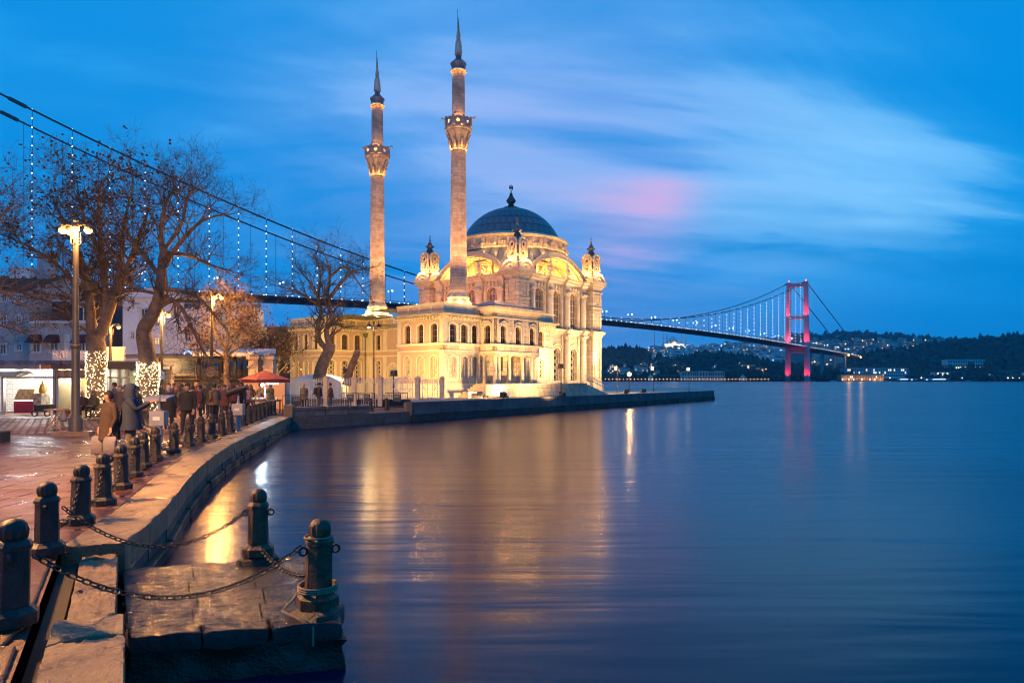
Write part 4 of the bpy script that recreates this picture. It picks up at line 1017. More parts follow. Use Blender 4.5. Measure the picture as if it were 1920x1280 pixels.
for ln, h in ((2.0, 0.48), (1.45, 0.46), (1.5, 0.44)):
    a, b = QA+ad*pos, QA+ad*(pos+ln)
    mb = MB(); hw = 0.42
    for (zz0, zz1, w0) in ((0.0, h*0.55, 0.36), (h*0.55, h*0.68, 0.40), (h*0.68, h, 0.46)):
        mb.hexa([(*(a+an*(w0-0.5)), PZ+zz0), (*(b+an*(w0-0.5)), PZ+zz0), (*(b-an*0.55), PZ+zz0), (*(a-an*0.55), PZ+zz0)], [(*(a+an*(w0-0.5+0.04)), PZ+zz1), (*(b+an*(w0-0.5+0.04)), PZ+zz1), (*(b-an*0.55), PZ+zz1), (*(a-an*0.55), PZ+zz1)])
    mb.build('coping_block', mat('grey_marble%d' % int(pos*10), (0.16, 0.15, 0.145), 0.55, 0.4, 2.0, 0.6, 9.0, stain=0.5), oldw); pos += ln+0.07
MB().box(QA.x-0.35, QA.x+0.1, QA.y-0.1, QA.y+0.35, PZ, PZ+0.62).build('corner_block', kerbm, oldw)
# ------------------------------------------------------------------ bollards and chains
def oct_prof(mb, prof, n=8, a0=pi/8): mb.lathe(prof, n, 0, 0, a0)
def bol_base(): mb = MB(); oct_prof(mb, [(0.185, 0), (0.185, 0.085), (0.155, 0.11), (0.135, 0.13)]); return mk(mb, 'base', iron)
def bol_shaft(): mb = MB(); oct_prof(mb, [(0.122, 0.12), (0.114, 0.55), (0.128, 0.555), (0.128, 0.585), (0.108, 0.62), (0.085, 0.63)]); return mk(mb, 'shaft', iron)
def bol_cap():
    mb = MB(); prof = [(0.085, 0.625), (0.097, 0.66), (0.098, 0.70), (0.086, 0.74), (0.058, 0.77), (0.0, 0.785)]
    mb.lathe(prof, 24, 0, 0, 0, lobes=12, la=0.13); return mk(mb, 'cap', iron, 60)
def bol_eye():
    mb = MB()
    mb.band(arc(0, 0.5, 0.045, 0, 2*pi, 8)[:-1], arc(0, 0.5, 0.025, 0, 2*pi, 8)[:-1], lambda a, b, c: (0.145+a, c, b), -0.012, 0.012, closed=True)
    return mk(mb, 'chain_eye', iron)
BOL = {}
def bollard(x, y, z, label, rz=0.0, s=1.0):
    b = thing('bollard', label, 'bollard', (x, y, z), rz, 'iron bollards along the water'); b.scale = (s, s, s)
    put('base', cached('bb', bol_base), b); put('shaft', cached('bs', bol_shaft), b); put('cap', cached('bc', bol_cap), b); put('chain_eye', cached('be', bol_eye), b); put('chain_eye', cached('be', bol_eye), b, None, pi)
    return b
BP = [(20, 1172), (88, 1040), (150, 985), (194, 950), (228, 920), (250, 897), (269, 880), (291, 866), (326, 852), (354, 840), (377, 831), (398, 824), (416, 818), (432, 812), (457, 800.5), (468, 796), (478, 792), (486.5, 789), (494, 786.5), (500.5, 784), (507, 782), (513, 780)]
ordw = ['nearest bollard, cut by the left edge of the picture', 'second bollard from the left, tall and dark beside the drain', 'third bollard from the left picture edge along the promenade', 'fourth bollard from the left picture edge', 'fifth bollard from the left, left of the two crowded bollards', 'sixth bollard, half hidden behind the seventh', 'seventh bollard, below the white shopping bags', 'bollard just in front of the telescope stand post', 'bollard right of the telescope stand post', 'pale-topped bollard with a worn light cap', 'bollard right of the pale-topped one', 'twelfth bollard along the curved promenade', 'thirteenth bollard along the curved promenade', 'bollard before the gap by the second stand', 'first bollard right of the second stand post', 'second bollard right of the second stand post', 'third bollard right of the second stand post', 'sixth bollard from the far end of the promenade', 'fourth bollard from the far end near the red parasol', 'third bollard from the far end near the red parasol', 'last but one bollard of the promenade', 'last bollard of the promenade by the quay corner']
BW = []
for i, (px, py) in enumerate(BP):
    x, y = gp(px, py-3, PZ); BW.append(Vector((x, y)))
for i, p in enumerate(BW):
    d = BW[min(i+1, len(BW)-1)]-BW[max(i-1, 0)]; bo = bollard(p.x, p.y, PZ+0.004, ordw[i], math.atan2(d.y, d.x), 1.0 if i else 1.04); bo.rotation_euler.x = R(rr.uniform(-1.6, 1.6)); bo.rotation_euler.y = R(rr.uniform(-1.6, 1.6))
PB1 = Vector((-1.80, 6.33)); PB2 = Vector((-3.03, 8.15))
def rust(b):
    for ch in b.children:
        if ch.name.startswith(('base', 'shaft', 'cap')): ch.data = ch.data.copy(); ch.data.materials[0] = rusty
pb1 = bollard(PB1.x, PB1.y, LZ+0.06, 'rusty bollard roped at the outer corner of the landing stage', R(30), 1.03)
pb2 = bollard(PB2.x, PB2.y, LZ+0.07, 'bollard at the back edge of the landing stage in the water', R(10), 1.0)
rust(pb1); rust(pb2); pb1.rotation_euler.y = R(1.5); pb2.rotation_euler.x = R(-1.2)
for px, Y in ((695, 41.6), (725, 42.9)):
    bollard(at(px, Y), Y, PZ, 'squat bollard on the old quay %s' % ('left of the pair before the barriers' if px < 700 else 'right of the pair before the barriers'), 0, 1.0)
rope = mat('hemp_rope', (0.25, 0.19, 0.12), 0.9, 0.3, 30.0, 0.3)
mb = MB(); mb.tube([(0.118*math.cos(a), 0.118*math.sin(a), 0.625+0.004*math.sin(3*a)) for a in [i*pi/8 for i in range(17)]], 0.012, 5)
mb.build('cord_ring', rope, None, 60, loc=(PB1.x, PB1.y, LZ+0.075)); tag(bpy.context.scene.collection.objects[-1], 'pale cord tied round the neck of the outer landing bollard', 'cord'); mb = MB()
for k in range(3): mb.tube([(0.175*math.cos(a), 0.175*math.sin(a), 0.14+0.02*k) for a in [i*pi/8 for i in range(17)]], 0.012, 5)
mb.tube([(-0.17, 0.05, 0.15), (-0.22, 0.0, 0.05), (-0.3, -0.1, -0.03), (-0.1, -0.28, -0.04), (0.05, -0.32, -0.1), (0.06, -0.36, -0.25)], 0.011, 5)
ro = mb.build('mooring_rope', rope, None, 60, loc=(PB1.x, PB1.y, LZ+0.075)); tag(ro, 'pale mooring rope looped round the outer landing bollard', 'rope')
def link_mesh(l=0.075, w_=0.044, r=0.0075):
    mb = MB(); pts = []
    for i in range(13):
        a = 2*pi*i/12; x = (l/2-w_/2)*(1 if math.cos(a) > 0 else -1)+w_/2*math.cos(a)*0.9; pts.append((x, w_/2*math.sin(a), 0))
    mb.tube(pts, r, 5, cap=False); return mk(mb, 'link', iron, 60)
def chain(p, q, sag, label, single=True):
    p, q = Vector(p), Vector(q); n = 60
    P = []
    for i in range(n+1):
        t = i/n; v = p.lerp(q, t); v.z -= sag*4*t*(1-t); P.append(v)
    Ls = [0.0]
    for a, b in zip(P[:-1], P[1:]): Ls.append(Ls[-1]+(b-a).length)
    pitch = 0.058; k = int(Ls[-1]/pitch); pitch = Ls[-1]/k
    lm = cached('link', link_mesh); pts = []
    for i in range(k):
        s_ = (i+0.5)*pitch; j = max(jj for jj in range(n+1) if Ls[jj] <= s_); j = min(j, n-1)
        t = (s_-Ls[j])/max(1e-6, Ls[j+1]-Ls[j]); pts.append((P[j].lerp(P[j+1], t), (P[j+1]-P[j]).normalized(), i))
    if single:
        root = thing('chain', label, 'chain', tuple(p), 0, 'chains between the bollards')
    else: mb = MB()
    for c_, d, i in pts:
        M = d.to_track_quat('X', 'Z').to_matrix() @ Matrix.Rotation(pi/2*(i % 2)+0.4, 3, 'X')
        if single:
            o = put('link', lm, root, c_-p); o.rotation_euler = M.to_euler()
        else:
            vv = [tuple(M @ v.co*1.0+c_-p) for v in lm.vertices]; mb.add(vv, [tuple(f.vertices) for f in lm.polygons])
    if not single:
        o = mb.build('chain', iron, None, loc=tuple(p)); tag(o, label, 'chain', 'chains between the bollards')
def eye(b, toward, z): d = (Vector(toward)-Vector(b)).normalized(); return (b.x+d.x*0.15, b.y+d.y*0.15, z)
chain(eye(BW[0], PB1, PZ+0.52), eye(PB1, BW[0], LZ+0.62), 0.40, 'long chain in front sagging to the outer landing bollard')
chain(eye(BW[1], PB2, PZ+0.50), eye(PB2, BW[1], LZ+0.58), 0.42, 'chain behind it sagging to the back landing bollard')
chain(eye(PB1, PB2, LZ+0.3), eye(PB2, PB1, LZ+0.16), 0.10, 'short chain lying between the two landing bollards')
cl_ = ['chain hanging between the second and third bollard', 'chain hanging between the third and fourth bollard', 'chain hanging between the fourth and fifth bollard', 'chain hanging between the fifth and sixth bollard', 'chain hanging between the sixth and seventh bollard', 'chain hanging below the shopping bags', 'chain hanging behind the telescope stand bollard', 'chain before the pale-topped bollard', 'chain after the pale-topped bollard', 'eleventh chain along the promenade', 'twelfth chain along the promenade', 'thirteenth chain along the promenade', 'chain across the gap by the second stand', 'first chain right of the second stand', 'second chain right of the second stand', 'third chain right of the second stand', 'fifth chain from the far end', 'fourth chain from the far end', 'third chain from the far end', 'last but one chain at the far end', 'last chain at the far end of the promenade']
for i in range(1, len(BW)-1):
    chain(eye(BW[i], BW[i+1], PZ+0.5), eye(BW[i+1], BW[i], PZ+0.5), 0.33, cl_[i-1], i < 6)
# ------------------------------------------------------------------ floodlights round the mosque
lens_off = mat('floodlight_glass', (0.25, 0.3, 0.35), 0.1, 0.05, 2.0, 0.0)
lens_on = emit('lit_floodlight_glass', (1.0, 0.75, 0.4), 6.0)
def floodlight(x, y, z, h, target, label, power, col, spot=110, two=None, lit=True):
    power *= 0.9
    t = thing('floodlight', label, 'floodlight', (x, y, z), 0, 'floodlights round the mosque')
    MB().lathe([(0.09, 0), (0.09, 0.05), (0.04, 0.06), (0.035, h)], 8).build('pole', black_metal, t, 40)
    MB().box(-0.32, 0.32, -0.03, 0.03, h-0.03, h+0.03).build('crossbar', black_metal, t)
    d = Vector(target)-Vector((x, y, z+h+0.2)); a = math.atan2(d.y, d.x)
    mb = MB(); fn = lambda p, q, r: (r, p, q)
    mb.hexa([(-0.22, -0.16, 0.06), (0.16, -0.24, 0.02), (0.16, 0.24, 0.02), (-0.22, 0.16, 0.06)], [(-0.22, -0.16, 0.3), (0.12, -0.24, 0.4), (0.12, 0.24, 0.4), (-0.22, 0.16, 0.3)])
    hd_ = mb.build('housing', black_metal, t, None, loc=(0, 0, h), rz=a)
    MB().hexa([(0.165, -0.22, 0.04), (0.175, -0.22, 0.04), (0.175, 0.22, 0.04), (0.165, 0.22, 0.04)], [(0.128, -0.22, 0.38), (0.138, -0.22, 0.38), (0.138, 0.22, 0.38), (0.128, 0.22, 0.38)]).build('glass', lens_on, hd_)
    dd = Vector((d.x, d.y, 0)).normalized()
    lamp('flood_lamp', (dd.x*0.3, dd.y*0.3, h+0.22), power, col, 0.16, t, spot=spot, target=(target[0]-x, target[1]-y, target[2]-z), blend=0.9)
    return t
CR = (1.0, 0.57, 0.22)
def fl(px, py, Y, target, label, power, col=CR, h=None, spot=110, gz=GZ):
    floodlight(at(px, Y), Y, gz, h or (zz(py, Y)-gz), target, label, power, col, spot)
fl(1052, 690, 59.7, mw(3.0, -0.5, 7.0), 'pole floodlight at the foot of the ramp before the hall', 3770, CR, None, 150)
fl(1157, 694, 75.0, mw(8, -1, 9.0), 'pole floodlight nearest the right corner of the hall', 5200, CR, None, 140)
fl(1225, 694, 80.0, mw(10, -1, 8.0), 'pole floodlight halfway along the bare quay', 9500, CR, None, 90)
fl(1292, 695, 86.0, mw(12, -1, 8.0), 'pole floodlight near the end of the quay', 9500, CR, None, 70)
YEL = (1.0, 0.57, 0.14)
fl(738, 690, 48.9, mw(-14.7, -2.6, 2.6), 'floodlight behind the fence before the pavilion corner', 4560, YEL, 1.7, 125)
fl(650, 693, 53.0, mw(-14.0, 13.8, 3.0), 'floodlight on a post beside the pollarded stump', 5520, YEL, 1.9, 140)
fl(565, 705, 57.0, mw(-14.5, 15.5, 2.5), 'floodlight low behind the white tent', 3120, YEL, 1.2, 130)
for (u, v, tu, tv, tz, pw, lb) in ((-13.5, -10.2, -12.5, -5, 4.0, 4300, 'added low fill floodlight below the left bay of the pavilion'), (-8.0, -11.5, -8.0, -6.7, 4.5, 4200, 'added low fill floodlight before the porch stair'), (6.5, -8.5, 6.5, 0, 8.0, 5600, 'added low fill floodlight before the middle window of the hall'), (11.5, -7.5, 12.0, 0, 8.0, 3300, 'added low fill floodlight before the right pier of the hall')):
    p = mw(u, v); floodlight(p[0], p[1], GZ, 0.12, mw(tu, tv, tz), lb, pw, CR, 140)  # ground lamps added as fill, to even the wash on the sea face
# roof floodlights washing the upper hall, pink-orange on the garden side
for (u, v, tu, tv, tz, pw, c_) in ((-3.2, 2.2, 0, 3.5, 10.5, 560, (1.0, 0.36, 0.14)), (-3.2, 7.0, 0, 7.0, 10.5, 560, (1.0, 0.36, 0.13)), (-3.2, 11.2, 0, 12.0, 10.5, 560, (1.0, 0.36, 0.13)), (-3.0, -2.0, -0.6, 0, 10.5, 300, (1.0, 0.45, 0.25))):
    lamp('roof_flood', mw(u, v, 8.1), pw, c_, 0.12, None, spot=150, target=mw(tu, tv, tz), blend=0.8)
# ------------------------------------------------------------------ suspension bridge
BD = Vector((0.7216, 0.6923)); BN = Vector((-0.6923, 0.7216)); SPAN = 1074.0
TA = Vector((474.0, 1134.0)); TE = TA-BD*SPAN
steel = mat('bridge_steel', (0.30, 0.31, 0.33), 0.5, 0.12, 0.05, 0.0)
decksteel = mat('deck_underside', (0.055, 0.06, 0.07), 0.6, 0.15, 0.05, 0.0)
cablem = mat('cable_steel', (0.05, 0.055, 0.065), 0.5, 0.1, 0.1, 0.0)
dotw = emit('white_bridge_light', (0.80, 0.86, 1.0), 6.5)
lampw = emit('white_road_lamp', (0.85, 0.93, 1.0), 14.0)
redl = emit('red_beacon', (1.0, 0.05, 0.06), 10.0)
bridge = thing('suspension_bridge', 'long suspension bridge with light-strung hangers and a red-lit far tower', 'bridge', (0, 0, 0))
def bz(t): return 57.5+12*4*t*(1-t) if t <= 1 else 57.5-42*(t-1)
def cz(t): return 72.0+93*(1-2*t)**2
def bp(t, off=0.0): return TE+BD*(SPAN*t)+BN*off
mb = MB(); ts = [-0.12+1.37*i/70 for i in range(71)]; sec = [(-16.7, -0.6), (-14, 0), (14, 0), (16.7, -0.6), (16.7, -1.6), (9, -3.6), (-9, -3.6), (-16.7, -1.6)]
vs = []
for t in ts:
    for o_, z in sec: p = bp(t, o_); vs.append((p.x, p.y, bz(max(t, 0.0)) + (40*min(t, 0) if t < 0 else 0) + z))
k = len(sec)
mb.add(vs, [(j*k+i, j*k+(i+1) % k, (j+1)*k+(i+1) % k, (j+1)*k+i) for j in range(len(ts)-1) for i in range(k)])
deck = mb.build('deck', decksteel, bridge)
for s_ in (-1, 1):
    mb = MB()
    for h in (0.6, 1.25): mb.tube([(*bp(t, s_*15.6), bz(max(t, 0))+h) for t in ts[6:]], 0.13, 4)
    mb.build('railing', cablem, deck)
mb = MB()
for i in range(150):
    t = -0.02+1.24*i/150; p = bp(t, -16.75); mb.octa((p.x, p.y, bz(max(t, 0))-0.3), 0.42)
mb.build('edge_light', dotw, deck, kind='stuff')
for nm, tt in (('tower', TA), ('tower', TE)):
    red = tt is TA
    tw = MB()
    core = [tt+BN*o_ for o_ in (-14.5, 14.5)]
    lg = None
    tn = MB(); c_ = tt
    def bar(mb, p, z0, z1, hb, hd, hb1=None, hd1=None):
        hb1 = hb1 or hb; hd1 = hd1 or hd
        mb.hexa([(*(p+BN*x*hb+BD*y*hd), z0) for x, y in ((-1, -1), (1, -1), (1, 1), (-1, 1))], [(*(p+BN*x*hb1+BD*y*hd1), z1) for x, y in ((-1, -1), (1, -1), (1, 1), (-1, 1))])
    bar(tn, tt, 156.5, 163.0, 12.4, 2.4)
    tw_o = tn.build('tower', steel, bridge)
    for z0, z1 in ((103, 109), (47.5, 54)):
        m2 = MB(); bar(m2, tt, z0, z1, 12.0, 2.4); m2.build('crossbeam', steel, tw_o)
    for o_ in (-14.5, 14.5):
        m2 = MB(); bar(m2, tt+BN*o_*1.12, 0.0, 165.0, 3.4, 3.9, 2.7, 3.2)
        # the legs lean in slightly
        m2.v = [(x-(BN.x*o_*0.14)*(z/165.0), y-(BN.y*o_*0.14)*(z/165.0), z) for x, y, z in m2.v]
        m2.build('leg', steel, tw_o)
        if red:
            MB().octa((*(tt+BN*o_*0.98), 167), 1.3).build('beacon', redl, tw_o)
            for zz_, pw in ((5, 70000), (60, 130000), (104, 170000)):
                for sd_, f_ in ((-BD, 1.0), (-BN*(1 if o_ < 0 else -1)*-1, 0.7), (BN*(-1 if o_ < 0 else 1), 0.7)):
                    q = tt+BN*o_*1.05+sd_*8.5
                    lamp('red_flood', (*q, zz_), pw*f_, (1.0, 0.02, 0.05), 0.8, bridge, spot=75, target=(*(tt+BN*o_*1.0+sd_*1.0), zz_+34), blend=0.9)
for s_ in (-1, 1):
    off = s_*14.0
    mb = MB(); n = 108
    mb.tube([(*bp(i/n, off), cz(i/n)) for i in range(n+1)], 0.62 if s_ < 0 else 0.55, 5)
    mb.tube([(*bp(1.0, off), 165.0), (*bp(1.24, off), 48.0)], 0.75, 5)
    mb.tube([(*bp(0.0, off), 165.0), (*bp(-0.22, off), 48.0)], 0.75, 5)
    for t0 in (0.012, 0.988): mb.tube([(*bp(t0-0.004, off), cz(t0-0.004)), (*bp(t0+0.004, off), cz(t0+0.004))], 1.15, 6)
    cab = mb.build('main_cable', cablem, bridge)
    for k in range(1, 54):
        t = k/54.0; p = bp(t, off); z0, z1 = bz(t), cz(t)
        if k < 2 and s_ > 0: pass
        m2 = MB(); m2.tube([(0, 0, 0), (0, 0, z1-z0)], 0.16 if t < 0.5 else 0.2, 4); m2.octa((0, 0, z1-z0+0.6), 0.55)
        h = m2.build('hanger', cablem, bridge, loc=(p.x, p.y, z0))
        if s_ < 0:
            m2 = MB(); kk = max(1, int((z1-z0)/5.0))
            for i in range(kk+1): m2.octa((0, -0.3, (z1-z0)*i/max(1, kk)+0.3), 0.42 if t < 0.3 else 0.5)
            m2.build('light_string', dotw, h)
mb = MB()
for i in range(24):
    t = 1.0+0.22*i/24; p = bp(t, -14); zc_ = 165-(165-48)*(i/24*0.22/0.24); mb.octa((p.x, p.y, zc_+0.6), 0.55)
mb.build('backstay_light', dotw, bridge, kind='stuff')
def lp_mesh():
    mb = MB(); mb.tube([(0, 0, 0), (0, 0, 11)], 0.16, 5)
    for q in (-1, 1): mb.tube([(0, 0, 10.6), (q*BN.x*2.4, q*BN.y*2.4, 11.3)], 0.12, 4)
    return mk(mb, 'road_lamp', cablem)
def lpb_mesh():
    mb = MB()
    for q, r in ((-1, 0.75), (1, 0.5)): mb.octa((q*BN.x*2.8, q*BN.y*2.8, 11.3), r)
    return mk(mb, 'lamp_head', lampw)
for i in range(27):
    t = 0.03+1.17*i/26; p = bp(t, 0)
    o = put('road_lamp', cached('brl', lp_mesh), bridge, (p.x, p.y, bz(t))); put('lamp_head', cached('brb', lpb_mesh), o)
for t in (1.07, 1.12, 1.17):
    for o_ in (-9, 9): p = bp(t, o_); MB().box(p.x-1.2, p.x+1.2, p.y-1.2, p.y+1.2, 1.0, bz(t)-3.0).build('approach_pier', steel, bridge)
for t, px in ((1.16, 0), (1.215, 0)):
    p = bp(t, -19); MB().octa((p.x, p.y, bz(t)-3), 1.6).build('underpass_lamp', emit('orange_far_lamp%d' % int(t*1000), (1.0, 0.5, 0.12), 14.0), bridge)
    lamp('underpass_glow', (p.x, p.y-2, bz(t)-5), 9000, (1.0, 0.45, 0.1), 1.5)
# ------------------------------------------------------------------ far shore
ground_far = mat('far_ground', (0.045, 0.055, 0.045), 0.9, 0.35, 0.01, 0.0)
def lerp_prof(pts, x):
    if x <= pts[0][0]: return pts[0][1]
    for (a, za), (b, zb) in zip(pts[:-1], pts[1:]):
        if a <= x <= b: return za+(zb-za)*(x-a)/(b-a)
    return pts[-1][1]
TERR = {}
def ridge(name, prof, Yc, Yf, zf, Yb):
    pr = [(at(px, Yc), zz(py, Yc)) for px, py in prof]
    def h(X, Y):
        if Y <= Yf or X < pr[0][0] or X > pr[-1][0]: return zf
        zc_ = lerp_prof(pr, X)
        t = min(1.0, (Y-Yf)/(Yc-Yf))
        if Y > Yc: return zc_-(zc_-zf)*0.3*min(1, (Y-Yc)/(Yb-Yc))
        s = t**0.85
        return zf+(zc_-zf)*s+3.0*math.sin(X*0.013+Y*0.009)*math.sin(Y*0.017)*t*(1-t)*2
    nx, ny = 90, 26; x0, x1 = pr[0][0], pr[-1][0]; vs = []
    for j in range(ny):
        Y = Yf+(Yb-Yf)*j/(ny-1)
        for i in range(nx): X = x0+(x1-x0)*i/(nx-1); vs.append((X, Y, h(X, Y)))
    mb = MB(); mb.add(vs, [(j*nx+i, j*nx+i+1, (j+1)*nx+i+1, (j+1)*nx+i) for j in range(ny-1) for i in range(nx-1)])
    o = mb.build(name, ground_far, None, 60); o['kind'] = 'structure'; TERR[name] = h
    return h
sheet('far_shore_ground', [(at(900, 1085), 1085), (at(1300, 1085), 1085), (at(1480, 1120), 1120), (at(1600, 1135), 1135), (at(1800, 1150), 1150), (at(2600, 1150), 1150), (2600, 1760), (at(900, 1760), 1760)], 1.2, ground_far)
h_far = ridge('far_hills', [(940, 662), (1100, 656), (1200, 653), (1265, 653), (1330, 648), (1400, 637), (1450, 633), (1500, 632), (1560, 629), (1600, 628), (1680, 635), (1750, 642), (1800, 646), (1900, 650), (2300, 655)], 3000, 1650, 8, 3600)
h_mid = ridge('wooded_hill', [(950, 676), (1080, 670), (1140, 662), (1175, 660), (1205, 664), (1225, 676), (1250, 688), (1290, 672), (1330, 668), (1390, 676), (1440, 686), (1500, 696), (1560, 698), (1640, 700)], 1500, 1150, 1.2, 1700)
h_head = ridge('headland', [(1540, 700), (1580, 684), (1620, 674), (1650, 668), (1720, 660), (1780, 648), (1850, 640), (1920, 634), (2050, 628), (2300, 640), (2600, 660)], 1560, 1200, 1.2, 1900)
leafd = mat('dark_far_foliage', (0.045, 0.055, 0.04), 0.9, 0.5, 0.06, 0.0)
def woodland(name, n, region, h, seed, smin, smax, label, tall=0.35):
    rr = random.Random(seed); mb = MB(); ico = []
    bm = bmesh.new(); bmesh.ops.create_icosphere(bm, subdivisions=1, radius=1.0); iv = [v.co.copy() for v in bm.verts]; iff = [tuple(v.index for v in f.verts) for f in bm.faces]; bm.free()
    cnt = 0
    while cnt < n:
        X, Y = region(rr)
        z = h(X, Y); s = rr.uniform(smin, smax); cone = rr.random() < tall
        wv = s*(0.5 if cone else 1.0); hv = s*(1.3 if cone else 0.9)
        mb.add([(X+v.x*wv*rr.uniform(0.7, 1.25), Y+v.y*wv*rr.uniform(0.7, 1.25), z+hv*0.7+v.z*hv*rr.uniform(0.75, 1.2)) for v in iv], iff); cnt += 1
    o = mb.build(name, leafd); tag(o, label, 'trees'); o['kind'] = 'stuff'
    return o
def reg(px0, px1, Y0, Y1): return lambda r: (lambda Y: (at(r.uniform(px0, px1), Y), Y))(r.uniform(Y0, Y1))
woodland('wooded_slope', 420, reg(1125, 1215, 1250, 1640), h_mid, 1, 6, 10, 'dark wood on the hill right behind the hall')
woodland('wooded_slope', 620, reg(1232, 1420, 1180, 1560), h_mid, 2, 5, 10, 'dark wood on the hill behind the palace')
woodland('wooded_slope', 420, reg(1380, 1600, 1180, 1500), h_mid, 4, 5, 9, 'dark wood around the foot of the bridge tower')
woodland('wooded_slope', 1300, reg(1590, 2050, 1205, 1720), h_head, 5, 6, 11, 'dark wood covering the headland on the right')
woodland('wooded_slope', 260, reg(1480, 1800, 2650, 3000), h_far, 6, 9, 16, 'trees along the far ridge behind the tower')
woodland('shore_trees', 130, reg(1130, 1290, 1115, 1180), lambda X, Y: 1.5, 7, 4, 8, 'low trees along the far waterfront left of the palace')
woodland('shore_trees', 170, reg(1362, 1560, 1140, 1200), lambda X, Y: 1.5, 8, 5, 9, 'low trees along the waterfront right of the palace')
woodland('shore_trees', 120, reg(1700, 1920, 1165, 1215), lambda X, Y: 1.5, 9, 4, 8, 'low trees along the waterfront at the right edge')
# houses: a handful of shapes, hundreds of separate houses
hw_ = [mat('far_house_wall%d' % i, c, 0.8, 0.1, 0.2, 0.0) for i, c in enumerate(((0.55, 0.53, 0.50), (0.42, 0.40, 0.38), (0.60, 0.60, 0.62), (0.45, 0.36, 0.28)))]
hr_ = mat('far_house_roof', (0.16, 0.07, 0.05), 0.8, 0.2, 0.2, 0.0)
dw_ = mat('far_dark_window', (0.03, 0.035, 0.045), 0.3, 0.1, 0.2, 0.0)
lw_ = emit('far_lit_window', (1.0, 0.60, 0.25), 3.0)
lw2_ = emit('far_cool_window', (0.85, 0.95, 1.0), 1.8)
def house_mesh(seed):
    rr = random.Random(seed); W_, D_, H_ = rr.uniform(11, 22), rr.uniform(10, 14), rr.uniform(8, 17)
    me = bpy.data.meshes.new('house'); v = []; f = []; mi = []
    def bx(x0, x1, y0, y1, z0, z1, m):
        b = MB().box(x0, x1, y0, y1, z0, z1); o = len(v); v.extend(b.v); f.extend([tuple(i+o for i in q) for q in b.f]); mi.extend([m]*6)
    bx(-W_/2, W_/2, -D_/2, D_/2, -6, H_, 0)
    if rr.random() < 0.6:
        o = len(v); e = 0.8; v.extend([(-W_/2-e, -D_/2-e, H_), (W_/2+e, -D_/2-e, H_), (W_/2+e, D_/2+e, H_), (-W_/2-e, D_/2+e, H_), (-W_/4, 0, H_+3.2), (W_/4, 0, H_+3.2)])
        f.extend([(o, o+1, o+5, o+4), (o+2, o+3, o+4, o+5), (o+1, o+2, o+5), (o+3, o, o+4), (o+3, o+2, o+1, o)]); mi.extend([1]*5)
    else: bx(-W_/4, W_/4, -D_/4, D_/4, H_, H_+2, 0)
    nx = int(W_/3.2); nz = int(H_/3.3)
    for i in range(nx):
        for j in range(nz):
            x = -W_/2+(i+0.5)*W_/nx; z = 1+(j+0.4)*H_/nz; q = rr.random()
            bx(x-0.7, x+0.7, -D_/2-0.12, -D_/2-0.02, z, z+1.7, 3 if q < 0.10 else (4 if q < 0.13 else 2))
    me.from_pydata(v, [], f)
    for m in (hw_[seed % 4], hr_, dw_, lw_, lw2_): me.materials.append(m)
    me.polygons.foreach_set('material_index', mi)
    return me
HM = [house_mesh(i) for i in range(10)]
rr = random.Random(77)
def town(n, region, h, label, group, dens=None, sc_=1.0):
    k = 0
    while k < n:
        X, Y = region(rr)
        vi = rr.randrange(10); o = put('hillside_house', HM[vi], None, (X, Y, h(X, Y)), rr.uniform(-0.5, 0.5)); o.scale = (sc_,)*3
        tag(o, ('off-white', 'grey', 'white', 'tan')[vi % 4]+' '+label+(dens(960+1280*X/Y, Y) if dens else ''), 'house', group); k += 1
town(165, reg(1225, 1475, 1750, 2850), h_far, 'little house on the far hillside', 'houses on the far hillside', lambda px, Y: (', high up' if Y > 2500 else (', halfway up' if Y > 2100 else ', low down'))+(' below the hilltop mosque' if px < 1300 else (' under mid deck' if px < 1390 else ' just left of the tower')))
town(80, reg(1520, 1830, 1700, 2600), h_far, 'little house on the far slope', 'houses on the slope right of the tower', lambda px, Y: (', high up' if Y > 2300 else ', low down')+(' right beside the tower' if px < 1600 else (' above the bridge end' if px < 1700 else ' before the headland')))
town(22, reg(1130, 1240, 1160, 1330), h_mid, 'house in shore trees behind the quay end', 'houses on the shore behind the hall', lambda px, Y: ', near the water' if Y < 1230 else ', further up', 0.8)
town(16, reg(1240, 1440, 1200, 1300), h_mid, 'villa in dark trees above the palace', 'villas above the palace', lambda px, Y: ', left part' if px < 1320 else ', right part', 0.8)
town(12, reg(1700, 1925, 1180, 1230), h_head, 'waterfront house near the right edge of the picture', 'waterfront houses on the right', lambda px, Y: ', last few' if px > 1840 else ', left of them', 0.7)
def town_mass(n, region, h, label, seed):
    q = random.Random(seed); mb = MB()
    for _ in range(n):
        X, Y = region(q); z = h(X, Y); a, b, c_ = q.uniform(5, 11), q.uniform(5, 8), q.uniform(7, 16)
        mb.hexa([(X-a, Y-b, z-5), (X+a, Y-b, z-5), (X+a, Y+b, z-5), (X-a, Y+b, z-5)], [(X-a, Y-b, z+c_), (X+a, Y-b, z+c_), (X+a, Y+b, z+c_), (X-a, Y+b, z+c_)])
        if q.random() < 0.6: mb.hexa([(X-a-0.6, Y-b-0.6, z+c_), (X+a+0.6, Y-b-0.6, z+c_), (X+a+0.6, Y+b+0.6, z+c_), (X-a-0.6, Y+b+0.6, z+c_)], [(X-a*0.4, Y-0.3, z+c_+3.4), (X+a*0.4, Y-0.3, z+c_+3.4), (X+a*0.4, Y+0.3, z+c_+3.4), (X-a*0.4, Y+0.3, z+c_+3.4)])
    o = mb.build('distant_town', hw_[seed % 4]); tag(o, label, 'town'); o['kind'] = 'stuff'
town_mass(260, reg(1222, 1480, 1800, 2950), h_far, 'mass of further pale houses on the hillside left of the tower', 1)
